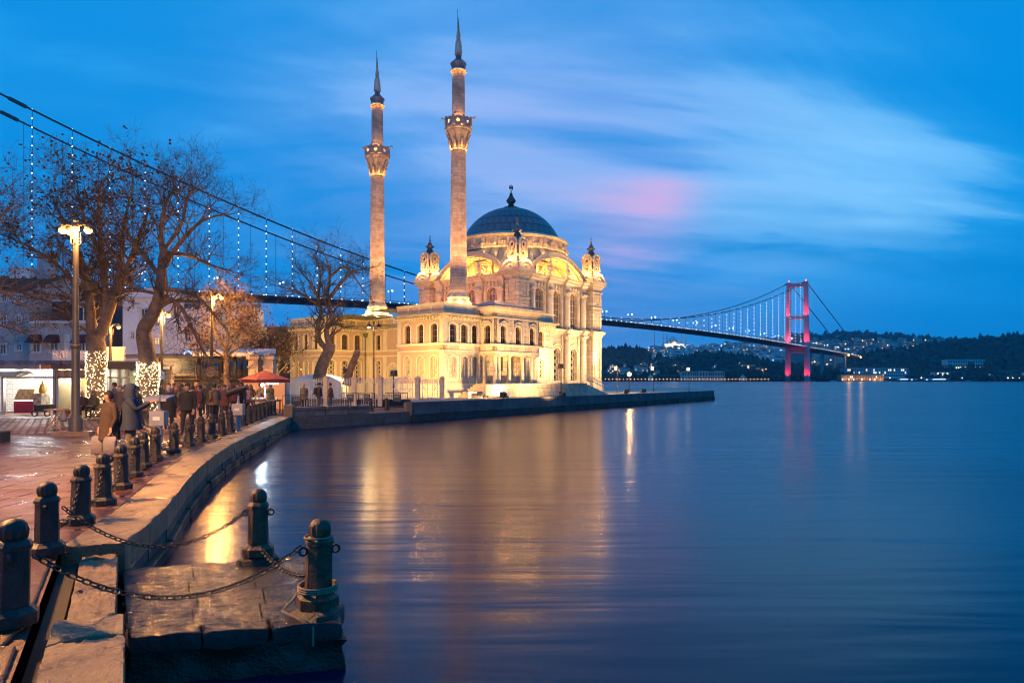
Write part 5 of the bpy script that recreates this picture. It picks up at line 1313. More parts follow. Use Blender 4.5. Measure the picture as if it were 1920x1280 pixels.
town_mass(160, reg(1222, 1480, 1800, 2950), h_far, 'mass of further white houses on the hillside left of the tower', 2)
town_mass(150, reg(1515, 1850, 1750, 2900), h_far, 'mass of further houses on the slope right of the tower', 3)
def hill_lights(name, n, region, h, r, material, label, seed):
    q = random.Random(seed); mb = MB()
    for _ in range(n): X, Y = region(q); mb.octa((X, Y, h(X, Y)+9), r*q.uniform(0.6, 1.4))
    o = mb.build(name, material); tag(o, label, 'lights'); o['kind'] = 'stuff'
of_ = emit('orange_street_light', (1.0, 0.50, 0.16), 7.0); cf_ = emit('cool_street_light', (0.9, 0.95, 1.0), 6.0)
hill_lights('hill_lights', 200, reg(1215, 1480, 1750, 2900), h_far, 1.7, of_, 'orange street lights over the far hillside', 1)
hill_lights('hill_lights', 70, reg(1225, 1480, 1750, 2900), h_far, 1.6, cf_, 'cool white lights over the far hillside', 2)
hill_lights('hill_lights', 110, reg(1520, 1830, 1750, 2700), h_far, 1.8, of_, 'orange street lights on the slope right of the tower', 3)
hill_lights('hill_lights', 40, reg(1128, 1440, 1160, 1300), h_mid, 0.8, of_, 'scattered lights in the trees above the palace', 4)
hill_lights('hill_lights', 26, reg(1560, 1920, 1160, 1220), lambda X, Y: -3, 0.9, cf_, 'scattered lights along the right waterfront', 5)
mb = MB()
for i in range(46): px = 1135+i*6.8; mb.octa((at(px, 1088), 1088, 3.6), 0.62)
o = mb.build('quayside_lights', of_); tag(o, 'row of warm lights along the palace waterfront', 'lights'); o['kind'] = 'stuff'
# the palace and other big buildings on the far shore
def block(name, label, cat, px0, px1, pyt, pyb, Y, D_, wallmat, nx, nz, roof=None, litfrac=0.0, seed=1, winw=0.45, pil=True, pieces=None, zbase=None):
    x0, x1 = at(px0, Y), at(px1, Y); z0, z1 = zz(pyb, Y) if zbase is None else zbase, zz(pyt, Y); z0 = max(1.0, z0)
    r = thing(name, label, cat, ((x0+x1)/2, Y, z0)); W_ = x1-x0; H_ = z1-z0; q = random.Random(seed)
    MB().box(-W_/2, W_/2, 0, D_, -3, H_).build('wall', wallmat, r)
    mb = MB(); mb.box(-W_/2-0.6, W_/2+0.6, -0.7, D_+0.6, H_, H_+0.7)
    mb.build('cornice', wallmat, r)
    if roof: MB().hexa([(-W_/2-0.6, -0.7, H_+0.7), (W_/2+0.6, -0.7, H_+0.7), (W_/2+0.6, D_+0.6, H_+0.7), (-W_/2-0.6, D_+0.6, H_+0.7)], [(-W_/2+4, D_*0.4, H_+roof), (W_/2-4, D_*0.4, H_+roof), (W_/2-4, D_*0.6, H_+roof), (-W_/2+4, D_*0.6, H_+roof)]).build('roof', hr_, r)
    for j in range(nz):
        for i in range(nx):
            cx = -W_/2+(i+0.5)*W_/nx; cz_ = (j+0.5)*H_/nz; hw = W_/nx*winw/2; hh = H_/nz*0.32; lit = q.random() < litfrac
            mt = (lw_ if q.random() < 0.6 else lw2_) if lit else dw_
            me = cached(('fw', round(hw, 3), round(hh, 3), mt.name), lambda: mk(MB().box(-hw, hw, -0.1, 0.05, -hh, hh), 'window', mt))
            put('window', me, r, (cx, 0, cz_))
    if pil:
        mb = MB()
        for i in range(nx+1): cx = -W_/2+i*W_/nx; mb.box(cx-0.3, cx+0.3, -0.35, 0, 0, H_)
        mb.build('pilaster', wallmat, r, kind='stuff')
    return r, W_, H_
palw = mat('palace_marble', (0.55, 0.52, 0.47), 0.7, 0.08, 0.1, 0.0)
pr, pW, pH = block('waterfront_palace', 'pale two-storey palace on the far waterfront under the bridge', 'palace', 1279, 1358, 697, 717, 1100, 30, palw, 21, 2, None, 0.0, 1, 0.5)
for q in (-0.36, 0.0, 0.36): 
    MB().box(q*pW-7, q*pW+7, -2.2, 0, 0, pH+1.5).build('projecting_bay', palw, pr)
    for i in range(3):
        for j in range(2): put('window', cached('palw', lambda: mk(MB().box(-0.9, 0.9, -0.1, 0.05, -2.2, 2.2), 'window', dw_)), pr, (q*pW-4.4+i*4.4, -2.2, (j+0.5)*pH/2))
for px, dz_ in ((1220, 0), (1393, 0)):
    Y = 1092; r = thing('shore_pavilion', 'little tented pavilion on the far shore %s of the palace' % ('left' if px < 1300 else 'right'), 'pavilion', (at(px, Y), Y, 1.2))
    MB().lathe([(4.2, 0), (4.2, 5), (4.8, 5.2)], 8).build('wall', palw, r); MB().lathe([(4.9, 5.2), (3.2, 7.2), (1.2, 8.6), (0.3, 10.5), (0, 12)], 8).build('roof', palw, r)
obm = mat('orange_stone', (0.55, 0.42, 0.28), 0.8, 0.1, 0.1, 0.0)
r, W_, H_ = block('lit_waterfront_hall', 'low hall on the right shore lit bright orange', 'building', 1578, 1657, 704, 717, 1140, 16, obm, 26, 2, 3.0, 0.25, 3, 0.42)
for k in range(7):
    x = -W_/2+(k+0.5)*W_/7; lamp('hall_flood', (x, -5.5, 1.2), 2600 if k not in (2, 4) else 1200, (1.0, 0.48, 0.10), 0.4, r, spot=150, target=(x, 0, 6.5))
block('long_barracks', 'long white four-storey block behind the orange-lit hall', 'building', 1585, 1703, 691, 706, 1185, 18, hw_[2], 34, 3, 2.6, 0.16, 5, 0.5, False)
block('hillside_hotel', 'white hotel with rows of windows on the wooded headland', 'hotel', 1777, 1847, 675, 688, 1290, 18, hw_[2], 15, 2, 2.4, 0.0, 6, 0.5, False, zbase=None)
block('hotel_podium', 'warm-lit lower storey in front of the headland hotel', 'building', 1775, 1848, 687, 691, 1280, 8, obm, 18, 1, None, 0.5, 8, 0.5, False)
block('pale_villa', 'pale flat villa in trees above the palace, right side', 'villa', 1390, 1416, 684, 700, 1230, 14, palw, 5, 2, None, 0.15, 9, 0.4, False)
block('waterfront_shed', 'low white boathouse at the right waterfront', 'building', 1690, 1780, 710, 716, 1165, 12, hw_[2], 16, 1, 1.4, 0.3, 10, 0.5, False)
block('white_office', 'white two-storey office behind the boathouse', 'building', 1752, 1792, 698, 706, 1180, 12, hw_[2], 9, 2, None, 0.4, 12, 0.5, False)
def ferry(px, Y, L_, label):
    r = thing('moored_ferry', label, 'ferry', (at(px, Y), Y, 0))
    MB().hexa([(-L_/2+2, -3, -0.5), (L_/2-3, -3, -0.5), (L_/2-3, 3, -0.5), (-L_/2+2, 3, -0.5)], [(-L_/2, -3.6, 2), (L_/2, -3.6, 2), (L_/2, 3.6, 2), (-L_/2, 3.6, 2)]).build('hull', dw_, r)
    MB().box(-L_/2+2, L_/2-5, -3.2, 3.2, 2, 4.6).build('cabin', hw_[2], r); MB().box(-L_/2+3, L_/2-5, -3.3, -3.21, 3, 4).build('window_band', lw2_, r); MB().box(L_/2-12, L_/2-7, -2, 2, 4.6, 6.8).build('wheelhouse', hw_[2], r)
ferry(1694, 1140, 22, 'white ferry moored at the right shore, left one'); ferry(1760, 1142, 30, 'longer white ferry moored at the right shore')
# hilltop mosque
Y = 2960; X = at(1262, Y); zb = h_far(X, Y)-2
hm = thing('hilltop_mosque', 'floodlit domed mosque with slim minarets on the far hilltop', 'mosque', (X, Y, zb))
MB().box(-75, 70, -20, 40, -8, 9).build('terrace', palw, hm); MB().box(-42, 42, -22, 36, 9, 22).build('hall', palw, hm)
for (x, y, z, r_) in ((0, 5, 38, 17), (-20, -4, 24, 11), (20, -4, 24, 11), (0, -12, 26, 13), (-33, -8, 20, 7), (33, -8, 20, 7)):
    MB().lathe([(r_*1.08, z-10), (r_*1.08, z-1), (r_, z), (r_*0.9, z+r_*0.42), (r_*0.62, z+r_*0.75), (r_*0.25, z+r_*0.93), (0, z+r_)], 14, x, y).build('dome', palw, hm, 40)
for x, h in ((-76, 82), (-39, 84), (-22, 78), (60, 84), (44, 70)):
    MB().lathe([(3.0, -6), (2.4, h*0.55), (3.6, h*0.56), (3.6, h*0.6), (2.0, h*0.61), (1.8, h*0.82), (0, h)], 8, x, 20).build('minaret', palw, hm, 40)
for x, y, z, pw in ((-50, -40, 2, 50000), (0, -46, 2, 60000), (45, -40, 2, 50000), (0, -34, 24, 30000), (-25, -30, 12, 25000), (25, -30, 12, 25000)):
    lamp('mosque_flood', (x, y, z), pw, (1.0, 0.75, 0.48), 1.5, hm)
# ------------------------------------------------------------------ street lamps
bulb_s = emit('sodium_bulb', (1.0, 0.42, 0.07), 9.0)
bulb_w = emit('warm_bulb', (1.0, 0.66, 0.26), 18.0)
polem = mat('grey_green_pole', (0.07, 0.065, 0.055), 0.5, 0.25, 3.0, 0.2, 20.0)
def street_lamp(x, y, h, heads, label, power, col=SOD, plinth=False, s=1.0, bulb=None):
    t = thing('street_lamp', label, 'street lamp', (x, y, PZ), 0, 'street lamps on the square')
    mb = MB(); mb.lathe([(0.17*s, 0), (0.17*s, 0.5), (0.13*s, 0.62), (0.105*s, 0.7), (0.10*s, h*0.42), (0.125*s, h*0.425), (0.125*s, h*0.435), (0.085*s, h*0.44), (0.065*s, h-0.1)], 10); mb.build('pole', polem, t, 40)
    if plinth: MB().box(-0.65, 0.65, -0.3, 0.3, -0.05, 0.13).build('plinth', kerbm, t)
    mb = MB(); mb.lathe([(0.05, h-0.4), (0.12, h-0.35), (0.05, h-0.3), (0.05, h+0.25), (0.09, h+0.3), (0, h+0.42)], 8)
    for k in range(4): a = k*pi/2+0.4; mb.tube([(0.06*math.cos(a), 0.06*math.sin(a), h-0.55), (0.14*math.cos(a), 0.14*math.sin(a), h-0.5), (0.14*math.cos(a), 0.14*math.sin(a), h-0.12)], 0.018, 5)
    mb.build('crown', polem, t)
    for (a, d, dz_) in heads:
        ex, ey = d*math.cos(a), d*math.sin(a)
        ar = MB().tube([(0, 0, h-0.15), (ex*0.3, ey*0.3, h+0.12), (ex*0.7, ey*0.7, h+0.16), (ex, ey, h+0.06)], 0.028, 6).build('arm', polem, t)
        mb = MB(); mb.tube([(ex*0.82, ey*0.82, h+0.06), (ex, ey, h+0.07), (ex*1.3, ey*1.3, h+0.03)], [0.07, 0.13, 0.08], 8); mb.build('lamp_hood', polem, ar)
        MB().sphere((ex*1.02, ey*1.02, h-0.05), 0.10*s+0.01, 8, 6, 0.8).build('bulb', bulb or bulb_s, ar)
        lamp('sodium_lamp', (ex*1.02, ey*1.02, h-0.22), power, col, 0.11, t)
street_lamp(at(142, 23.6), 23.6, 7.1, [(R(185), 0.42, 0), (R(-5), 0.45, 0), (R(150), 0.36, 0), (R(-60), 0.3, 0)], 'tall four-headed street lamp glowing orange at the left', 420, (1.0, 0.40, 0.10), True, 1.25)
street_lamp(-10.8, 8.3, 6.4, [(R(185), 0.42, 0), (R(-5), 0.45, 0)], 'street lamp just outside the left edge, lighting the near kerb', 6800, (1.0, 0.46, 0.13), True, 1.25)
street_lamp(at(207, 42.0), 42.0, zz(612, 42.0)-PZ, [(R(180), 0.5, 0), (R(0), 0.5, 0)], 'twin-headed orange street lamp behind the first lit tree', 600, SOD)
street_lamp(at(303, 39.5), 39.5, zz(590, 39.5)-PZ, [(R(180), 0.35, 0), (R(0), 0.4, 0)], 'twin-headed street lamp right of the leaning lit tree', 1700, SOD)
street_lamp(at(397, 38.5), 38.5, zz(556, 38.5)-PZ, [(R(-20), 0.25, 0), (R(20), 0.5, 0)], 'tall street lamp before the restaurant, lit on its right side', 1500, (1.0, 0.42, 0.09), False, 1.1)
# black garden lamp inside the fence
gl = thing('garden_lamp', 'black garden lamp post with two hanging shades before the pavilion', 'lamp', (at(701, 50.5), 50.5, GZ))
hh = zz(602, 50.5)-GZ
MB().lathe([(0.1, 0), (0.1, 0.4), (0.05, 0.5), (0.04, hh)], 8).build('post', black_metal, gl, 40)
for q in (-1, 1):
    ar = MB().tube([(0, 0, hh-0.25), (q*0.1, 0, hh+0.1), (q*0.3, 0, hh+0.12), (q*0.36, 0, hh-0.1)], 0.02, 6).build('arm', black_metal, gl)
    MB().lathe([(0.22, hh-0.42), (0.16, hh-0.3), (0.05, hh-0.22), (0.03, hh-0.08)], 10, q*0.36, 0).build('lamp_shade', black_metal, ar, 40)
    if q < 0: MB().sphere((q*0.36, 0, hh-0.42), 0.11, 8, 6).build('bulb', bulb_w, ar); lamp('garden_bulb', (q*0.36, -0.1, hh-0.5), 120, WARM, 0.1, gl)
    a2 = MB().tube([(q*0.02, 0, 1.0), (q*0.3, 0, 1.5), (q*0.5, 0, 1.1), (q*0.52, 0, 0.5)], 0.018, 5).build('scroll', black_metal, gl)
# far quay lamp, bright
ql = thing('quay_lamp', 'bright warm lamp on a short post at the quay beyond the hall', 'lamp', (at(1180, 79), 79.0, GZ))
MB().lathe([(0.06, 0), (0.04, 2.0)], 8).build('post', black_metal, ql); MB().sphere((0, 0, 2.05), 0.21, 10, 8).build('bulb', emit('quay_bulb', (1.0, 0.6, 0.18), 30.0), ql); lamp('quay_bulb_light', (0, -0.3, 2.1), 190, (1.0, 0.58, 0.2), 0.15, ql)
# ------------------------------------------------------------------ bare trees
bark = mat('plane_tree_bark', (0.16, 0.115, 0.08), 0.85, 0.4, 3.0, 0.8, 9.0, bdist=0.05, stain=0.4)
twigm = mat('twig_bark', (0.07, 0.05, 0.038), 0.9, 0.3, 2.0, 0.0)
leafb = mat('dry_brown_leaf', (0.07, 0.035, 0.018), 0.8, 0.4, 3.0, 0.0)
def crv(pts, n=4):
    P = [Vector(p) for p in pts]; out = []
    for i in range(len(P)-1):
        p0, p1, p2, p3 = P[max(0, i-1)], P[i], P[i+1], P[min(len(P)-1, i+2)]
        for k in range(n):
            t = k/n; out.append(0.5*((2*p1)+(-p0+p2)*t+(2*p0-5*p1+4*p2-p3)*t*t+(-p0+3*p1-3*p2+p3)*t*t*t))
    out.append(P[-1]); return out
def px3(pts, Y): return [(at(p[0], Y+(p[2] if len(p) > 2 else 0)), Y+(p[2] if len(p) > 2 else 0), zz(p[1], Y+(p[2] if len(p) > 2 else 0))) for p in pts]
def make_tree(label, Y, trunk, tr, limbs, seed, base_z, dens=1.0, leaves=0, mat_t=None, droop=0.0, name='bare_tree', lmax=2.4, up=0.55, twm=None, group='bare trees on the square'):
    q = random.Random(seed); tp = crv(px3(trunk, Y)); o0 = Vector((tp[0].x, tp[0].y, base_z))
    root = thing(name, label, 'tree', tuple(o0), 0, group)
    rel = lambda P: [p-o0 for p in P]
    n = len(tp); mb = MB(); mb.tube(rel(tp), [tr[0]+(tr[1]-tr[0])*i/(n-1)+q.uniform(-0.02, 0.02)*tr[0] for i in range(n)], 12)
    mb.build('trunk', mat_t or bark, root, 60)
    tw = MB(); br = MB(); lf = MB()
    def grow(p, d, L, r, dep):
        steps = 4 if dep < 2 else 3; P = [p.copy()]; rad = [r]
        for i in range(steps):
            d = (d+Vector((q.gauss(0, 0.22), q.gauss(0, 0.22), q.gauss(0, 0.18)+0.10*up-droop*0.12))).normalized()
            p = p+d*(L/steps); P.append(p.copy()); rad.append(r*(1-(i+1)/(steps+0.6)))
        (br if dep < 1 else tw).tube([x-o0 for x in P], rad, 5 if dep < 1 else 3, cap=False)
        if leaves and dep >= 2 and q.random() < leaves:
            for _ in range(2):
                c_ = P[-1]-o0+Vector((q.gauss(0, 0.12), q.gauss(0, 0.12), q.gauss(0, 0.12))); a = Vector((q.gauss(0, 1), q.gauss(0, 1), q.gauss(0, 1))).normalized()*0.06; b = a.orthogonal().normalized()*0.05
                lf.add([tuple(c_-a-b), tuple(c_+a-b), tuple(c_+a+b), tuple(c_-a+b)], [(0, 1, 2, 3)])
        if dep < 3:
            k = int((4.6 if dep == 0 else (4.4 if dep == 1 else 3.4))*dens+q.random())
            for _ in range(k):
                i = q.randint(1, steps); pp = P[i]; dd = (P[i]-P[i-1]).normalized()
                side_ = Vector((q.gauss(0, 1), q.gauss(0, 1), q.gauss(0, 0.8))).normalized()
                nd = (dd*0.75+side_*0.8+Vector((0, 0, 0.15*up-0.25*droop))).normalized(); grow(pp, nd, L*q.uniform(0.42, 0.72), max(0.006, rad[i]*0.62+0.004), dep+1)
    for (pts, r0, r1, *opt) in limbs:
        lp = crv(px3(pts, Y), 4); m = len(lp); lm_ = MB(); rads = [r0+(r1-r0)*i/(m-1) for i in range(m)]
        lm_.tube(rel(lp), rads, 8); lm_.build('limb', mat_t or bark, root, 60)
        sp = opt[0] if opt else 1.0
        for i in range(2, m):
            for _ in range(2 if q.random() < 0.55*sp else 1):
                if i < m*0.3 and q.random() < 0.6: continue
                d = (lp[i]-lp[i-1]).normalized(); s_ = Vector((q.gauss(0, 1), q.gauss(0, 1), q.gauss(0, 0.6))).normalized()
                grow(lp[i], (d*0.7+s_*0.75+Vector((0, 0, 0.25*up-0.3*droop))).normalized(), q.uniform(0.55, 1.0)*lmax, max(0.02, rads[i]*0.5), 0)
        grow(lp[-1], (lp[-1]-lp[-2]).normalized(), lmax, r1, 0)
    br.build('branch', mat_t or bark, root, 60, kind='stuff'); tw.build('twig', twm or twigm, root, kind='stuff')
    if leaves: lf.build('dry_leaf', leafb, root, kind='stuff')
    return root
make_tree('big bare tree with a light-wrapped trunk behind the tall lamp', 35.8, [(181, 781), (180, 740), (180, 700), (181, 662), (178, 630)], (0.40, 0.46), [
    ([(174, 640), (170, 590), (166, 540), (150, 480), (122, 420), (98, 372, 1)], 0.30, 0.04),
    ([(184, 640), (198, 585), (196, 520), (190, 450), (184, 395), (190, 345, -1)], 0.26, 0.04),
    ([(190, 625), (214, 560), (238, 505), (262, 440), (278, 392, 1.5)], 0.28, 0.04),
    ([(166, 548), (132, 520), (92, 485), (45, 458), (8, 442, -1)], 0.13, 0.03),
    ([(214, 562), (228, 485), (232, 425), (246, 362, -1.5)], 0.18, 0.04),
    ([(172, 625), (152, 612), (112, 572), (70, 560, 1)], 0.12, 0.03), ([(190, 480), (165, 430), (150, 380), (145, 345, 1)], 0.10, 0.03)], 3, PZ, 1.05, 0.05, lmax=2.3)
make_tree('leaning bare tree with a light-wrapped foot and cut limb', 34.8, [(272, 782), (275, 730), (279, 695), (276, 665), (270, 620), (286, 590), (298, 558), (303, 515), (306, 478)], (0.52, 0.20), [
    ([(303, 540), (335, 545), (372, 558), (402, 590), (425, 620, -0.5)], 0.13, 0.03), ([(290, 588), (304, 568), (322, 562), (345, 585), (365, 625), (388, 668), (408, 695, -0.5)], 0.17, 0.03, 0.7),
    ([(304, 505), (338, 455), (378, 415), (420, 402, 1)], 0.16, 0.03), ([(306, 485), (302, 430), (312, 378), (330, 352, 0.5)], 0.16, 0.03), ([(302, 520), (272, 482), (245, 445), (232, 412, -1)], 0.14, 0.03),
    ([(306, 475), (350, 478), (398, 498), (432, 508, 1)], 0.13, 0.03), ([(298, 552), (262, 545), (228, 552, -1)], 0.10, 0.03), ([(306, 470), (340, 420), (350, 372), (365, 350, -1)], 0.11, 0.03)], 5, PZ, 1.0, 0.0, lmax=2.2)
make_tree('bare forked tree behind the fence left of the minaret', 53.0, [(597, 722), (600, 700), (606, 680), (617, 657), (619, 645)], (0.5, 0.42), [
    ([(614, 655), (600, 640), (595, 618), (600, 598), (600, 570), (585, 535), (560, 505, 1)], 0.24, 0.05), ([(618, 650), (612, 620), (622, 600), (614, 560), (618, 520), (612, 485, -1)], 0.24, 0.05),
    ([(600, 575), (580, 560), (555, 545), (535, 540, -1)], 0.14, 0.04), ([(614, 565), (640, 530), (660, 510), (680, 505, 1)], 0.15, 0.04), ([(618, 520), (645, 500), (665, 520), (682, 545, 1)], 0.12, 0.04), ([(596, 555), (600, 510), (590, 480, 1)], 0.14, 0.04)], 9, GZ-0.3, 0.9, 0.0, lmax=2.2)
make_tree('tree outside the left edge whose twigs hang into the picture', 30.0, [(-120, 793), (-118, 700), (-115, 600), (-110, 520)], (0.35, 0.25), [
    ([(-112, 540), (-70, 480), (-20, 430), (25, 380, 1)], 0.16, 0.03), ([(-112, 560), (-60, 540), (0, 545), (50, 575, 1)], 0.12, 0.03), ([(-114, 590), (-60, 600), (0, 610), (42, 622, -1)], 0.11, 0.03), ([(-112, 520), (-60, 440), (-10, 370, 1)], 0.14, 0.03)], 13, PZ, 0.85, 0.0, lmax=1.9)
make_tree('bushy bare tree glowing golden beside the tall restaurant lamp', 42.5, [(425, 768), (425, 700), (424, 655)], (0.2, 0.15), [
    ([(424, 660), (405, 620), (400, 580), (408, 555, 1)], 0.10, 0.03, 1.6), ([(424, 655), (430, 610), (428, 580), (432, 560, -1)], 0.10, 0.03, 1.6), ([(424, 660), (445, 625), (455, 600), (462, 590, 1)], 0.10, 0.03, 1.6), ([(425, 668), (448, 650), (465, 640), (474, 632, 0)], 0.08, 0.03, 1.6), ([(424, 672), (405, 660), (390, 650, -1)], 0.08, 0.03, 1.4)], 17, PZ, 1.0, 0.04, lmax=1.3, up=0.9, twm=bark)
make_tree('dark twiggy shrub before the brick wall behind the gate', 58.0, [(520, 748), (520, 715), (518, 690)], (0.18, 0.14), [
    ([(518, 695), (510, 670), (506, 645, 1)], 0.08, 0.03, 1.5), ([(518, 690), (525, 665), (528, 640, -1)], 0.08, 0.03, 1.5), ([(519, 700), (535, 685), (540, 668, 1)], 0.07, 0.03, 1.4), ([(519, 705), (500, 692), (492, 675, 0)], 0.07, 0.03, 1.4)], 23, PZ, 1.0, 0.2, lmax=1.5, up=0.8)
st = crv(px3([(650, 722), (655, 700), (662, 680), (669, 663), (672, 656)], 50.0)); o0 = st[0]
po = thing('pollarded_stump', 'bare cut tree stump leaning right behind the fence', 'stump', (o0.x, o0.y, GZ-0.4))
MB().tube([(p.x-o0.x, p.y-o0.y, p.z-GZ+0.4) for p in st], [0.34, 0.32, 0.30, 0.29, 0.27, 0.25, 0.27, 0.26, 0.25, 0.24, 0.23, 0.25, 0.26, 0.24, 0.2, 0.16, 0.12][:len(st)], 10).build('trunk', mat('peeling_bark', (0.20, 0.12, 0.07), 0.85, 0.5, 4.0, 1.0, 7.0, bdist=0.06), po, 60)
p_ = st[-1]-o0; MB().tube([(p_.x-0.02, p_.y, p_.z-GZ+0.2), (p_.x+0.2, p_.y, p_.z-GZ+0.42), (p_.x+0.26, p_.y, p_.z-GZ+0.32)], [0.17, 0.13, 0.1], 8).build('stub', bark, po, 60)
# fairy lights wrapped round the two trunks
fair = emit('fairy_bulb', (1.0, 0.68, 0.34), 8.0)
def fairy(pts, Y, r0, r1, turns, nb, label, seed):
    q = random.Random(seed); P = crv(px3(pts, Y), 8); o0 = P[0]; root = thing('fairy_lights', label, 'fairy lights', tuple(o0), 0, 'light strings on the trunks'); mb = MB(); wire = []
    m = len(P)-1
    for i in range(nb):
        t = i/nb; f = t*m; j = min(int(f), m-1); c_ = P[j].lerp(P[j+1], f-j)-o0; r = r0+(r1-r0)*t+0.045; a = 2*pi*turns*t+q.uniform(-0.35, 0.35)
        v = (c_.x+r*math.cos(a), c_.y+r*math.sin(a), c_.z+q.uniform(-0.10, 0.10)); mb.octa(v, 0.021*q.uniform(0.8, 1.3)); wire.append(v)
    mb.build('bulb', fair, root, kind='stuff'); MB().tube(wire, 0.006, 3).build('wire', twigm, root)
    for z in (0.6, 1.6, 2.5): lamp('fairy_glow', (0, -r0-0.5, z), 14, (1.0, 0.70, 0.38), 0.25, root)
fairy([(181, 778), (180, 740), (180, 700), (181, 662)], 35.8, 0.40, 0.46, 20, 720, 'string of warm lights round the straight tree trunk', 2)
fairy([(272, 780), (275, 730), (279, 698), (277, 682)], 34.8, 0.52, 0.47, 18, 720, 'string of warm lights round the leaning tree trunk', 4)
# ------------------------------------------------------------------ houses round the square
greyw = mat('grey_render', (0.42, 0.41, 0.41), 0.85, 0.12, 0.8, 0.1, 10.0, stain=0.2, stain_col=(0.14, 0.13, 0.13))
whitew = mat('white_render', (0.78, 0.76, 0.74), 0.85, 0.08, 0.8, 0.1, 10.0, stain=0.15, stain_col=(0.35, 0.32, 0.3))
creamw = mat('cream_render', (0.55, 0.46, 0.34), 0.85, 0.08, 0.8, 0.1)
wtrim = mat('white_window_trim', (0.66, 0.66, 0.66), 0.6, 0.05, 2.0, 0.0)
darkm = mat('dark_timber', (0.035, 0.028, 0.025), 0.6, 0.3, 2.0, 0.2)
tiles, tt_, tb_ = newmat('roof_tiles')
oc_ = tt_.add('ShaderNodeTexCoord').outputs['Object']; br_n = tt_.add('ShaderNodeTexBrick', {'Vector': oc_, 'Color1': (0.10, 0.045, 0.032, 1), 'Color2': (0.065, 0.032, 0.025, 1), 'Mortar': (0.015, 0.01, 0.01, 1), 'Scale': 1.0, 'Brick Width': 0.22, 'Row Height': 0.33, 'Mortar Size': 0.02})
tt_.put(tb_.inputs['Base Color'], br_n.outputs['Color']); tb_.inputs['Roughness'].default_value = 0.8
maroon = mat('maroon_awning', (0.08, 0.012, 0.015), 0.8, 0.15, 2.0, 0.05)
litw = emit('lit_room', (1.0, 0.62, 0.25), 1.3)
def box_house(name, label, cat, px0, px1, pyt, Y, D_, wm_, wins, roof=None, z0=PZ, arch=0.0):
    """front facing the camera; wins = [(px centre, py top, py bottom, width px, rise, lit)]"""
    x0, x1 = at(px0, Y), at(px1, Y); zt = zz(pyt, Y)-z0
    r = thing(name, label, cat, (x0, Y, z0)); F = Fr(0, 0, 0.0); W_ = x1-x0
    rows = {}
    ops = []
    for (pc, pt, pb, wp, rise, lit) in wins:
        ops.append(((pc-px0)/1280*Y, wp/1280*Y, zz(pb, Y)-z0, zz(pt, Y)-z0, rise, lit))
    # wall in bands cut at every row of openings
    cuts = sorted(set([0.0, zt]+[o[2] for o in ops]+[o[3] for o in ops])); mb = MB()
    for a, b in zip(cuts[:-1], cuts[1:]):
        if b-a < 0.01: continue
        cur = 0.0
        for o in sorted([o for o in ops if o[2] <= a+0.001 and o[3] >= b-0.001]):
            l, rr_ = o[0]-o[1]/2, o[0]+o[1]/2
            if l > cur: mb.fbox(F, cur, l, 0, -0.35, a, b)
            cur = max(cur, rr_)
        if cur < W_: mb.fbox(F, cur, W_, 0, -0.35, a, b)
    mb.fbox(F, 0, 0.35, -0.35, -D_, 0, zt); mb.fbox(F, W_-0.35, W_, -0.35, -D_, 0, zt); mb.fbox(F, 0, W_, -D_, -D_-0.3, 0, zt)
    mb.fbox(F, 0.3, W_-0.3, -0.3, -D_, zt-0.3, zt-0.05)
    mb.build('wall', wm_, r)
    for (c_, w_, zb, zt_, rise, lit) in ops:
        h = zt_-zb; m2 = MB(); t = 0.07
        m2.band([(-w_/2, 0), (w_/2, 0), (w_/2, h), (-w_/2, h)], [(-w_/2+t, t), (w_/2-t, t), (w_/2-t, h-t), (-w_/2+t, h-t)], XZ, -0.12, -0.02, closed=True)
        m2.box(-0.03, 0.03, 0.03, 0.1, t, h-t); m2.box(-w_/2+t, w_/2-t, 0.03, 0.1, h*0.55, h*0.55+0.05)
        if rise: m2.band(seg_arc(0, h-rise, w_/2+0.1, rise+0.1, 8), [(w_/2*k/4, h+0.001) for k in range(-4, 5)], XZ, -0.1, 0.04)
        wo = m2.build('window', wtrim, r, None, loc=(c_, 0, zb))
        MB().box(-w_/2+0.02, w_/2-0.02, 0.13, 0.16, 0.02, h-0.02).build('pane', litw if lit else glass, wo)
        m3 = MB(); m3.band([(-w_/2-0.1, -0.08), (w_/2+0.1, -0.08), (w_/2+0.1, h+0.1), (-w_/2-0.1, h+0.1)], [(-w_/2, 0), (w_/2, 0), (w_/2, h), (-w_/2, h)], XZ, 0.0, 0.05, closed=True); m3.build('surround', wtrim, wo)
    if roof:
        e = 0.35; h = roof; m2 = MB()
        v = [(-e, -e, zt), (W_+e, -e, zt), (W_+e, D_+e, zt), (-e, D_+e, zt), (-e, D_*0.5, zt+h), (W_+e, D_*0.5, zt+h)]
        m2.add(v, [(0, 1, 5, 4), (2, 3, 4, 5), (3, 2, 1, 0)]); m2.build('roof', tiles, r)
        m2 = MB(); m2.add([(W_, 0, zt), (W_, D_, zt), (W_, D_*0.5, zt+h-0.12), (0, 0, zt), (0, D_, zt), (0, D_*0.5, zt+h-0.12)], [(0, 1, 2), (3, 5, 4)]); m2.build('gable', wm_, r)
    return r, W_, zt
ra, wa, za = box_house('grey_house', 'tall grey rendered house with tiled roof at the left edge', 'house', -140, 54, 545, 62, 11, greyw, [(7, 551, 565, 10, 0, 0), (22, 551, 565, 9, 0, 0), (36, 551, 565, 9, 0, 0), (6, 592, 614, 12, 0, 0), (34, 592, 604, 11, 0, 0), (5, 645, 664, 12, 0, 0), (35, 645, 657, 11, 0, 0)], 2.2)
for dx_ in (2.6, 5.2): pass
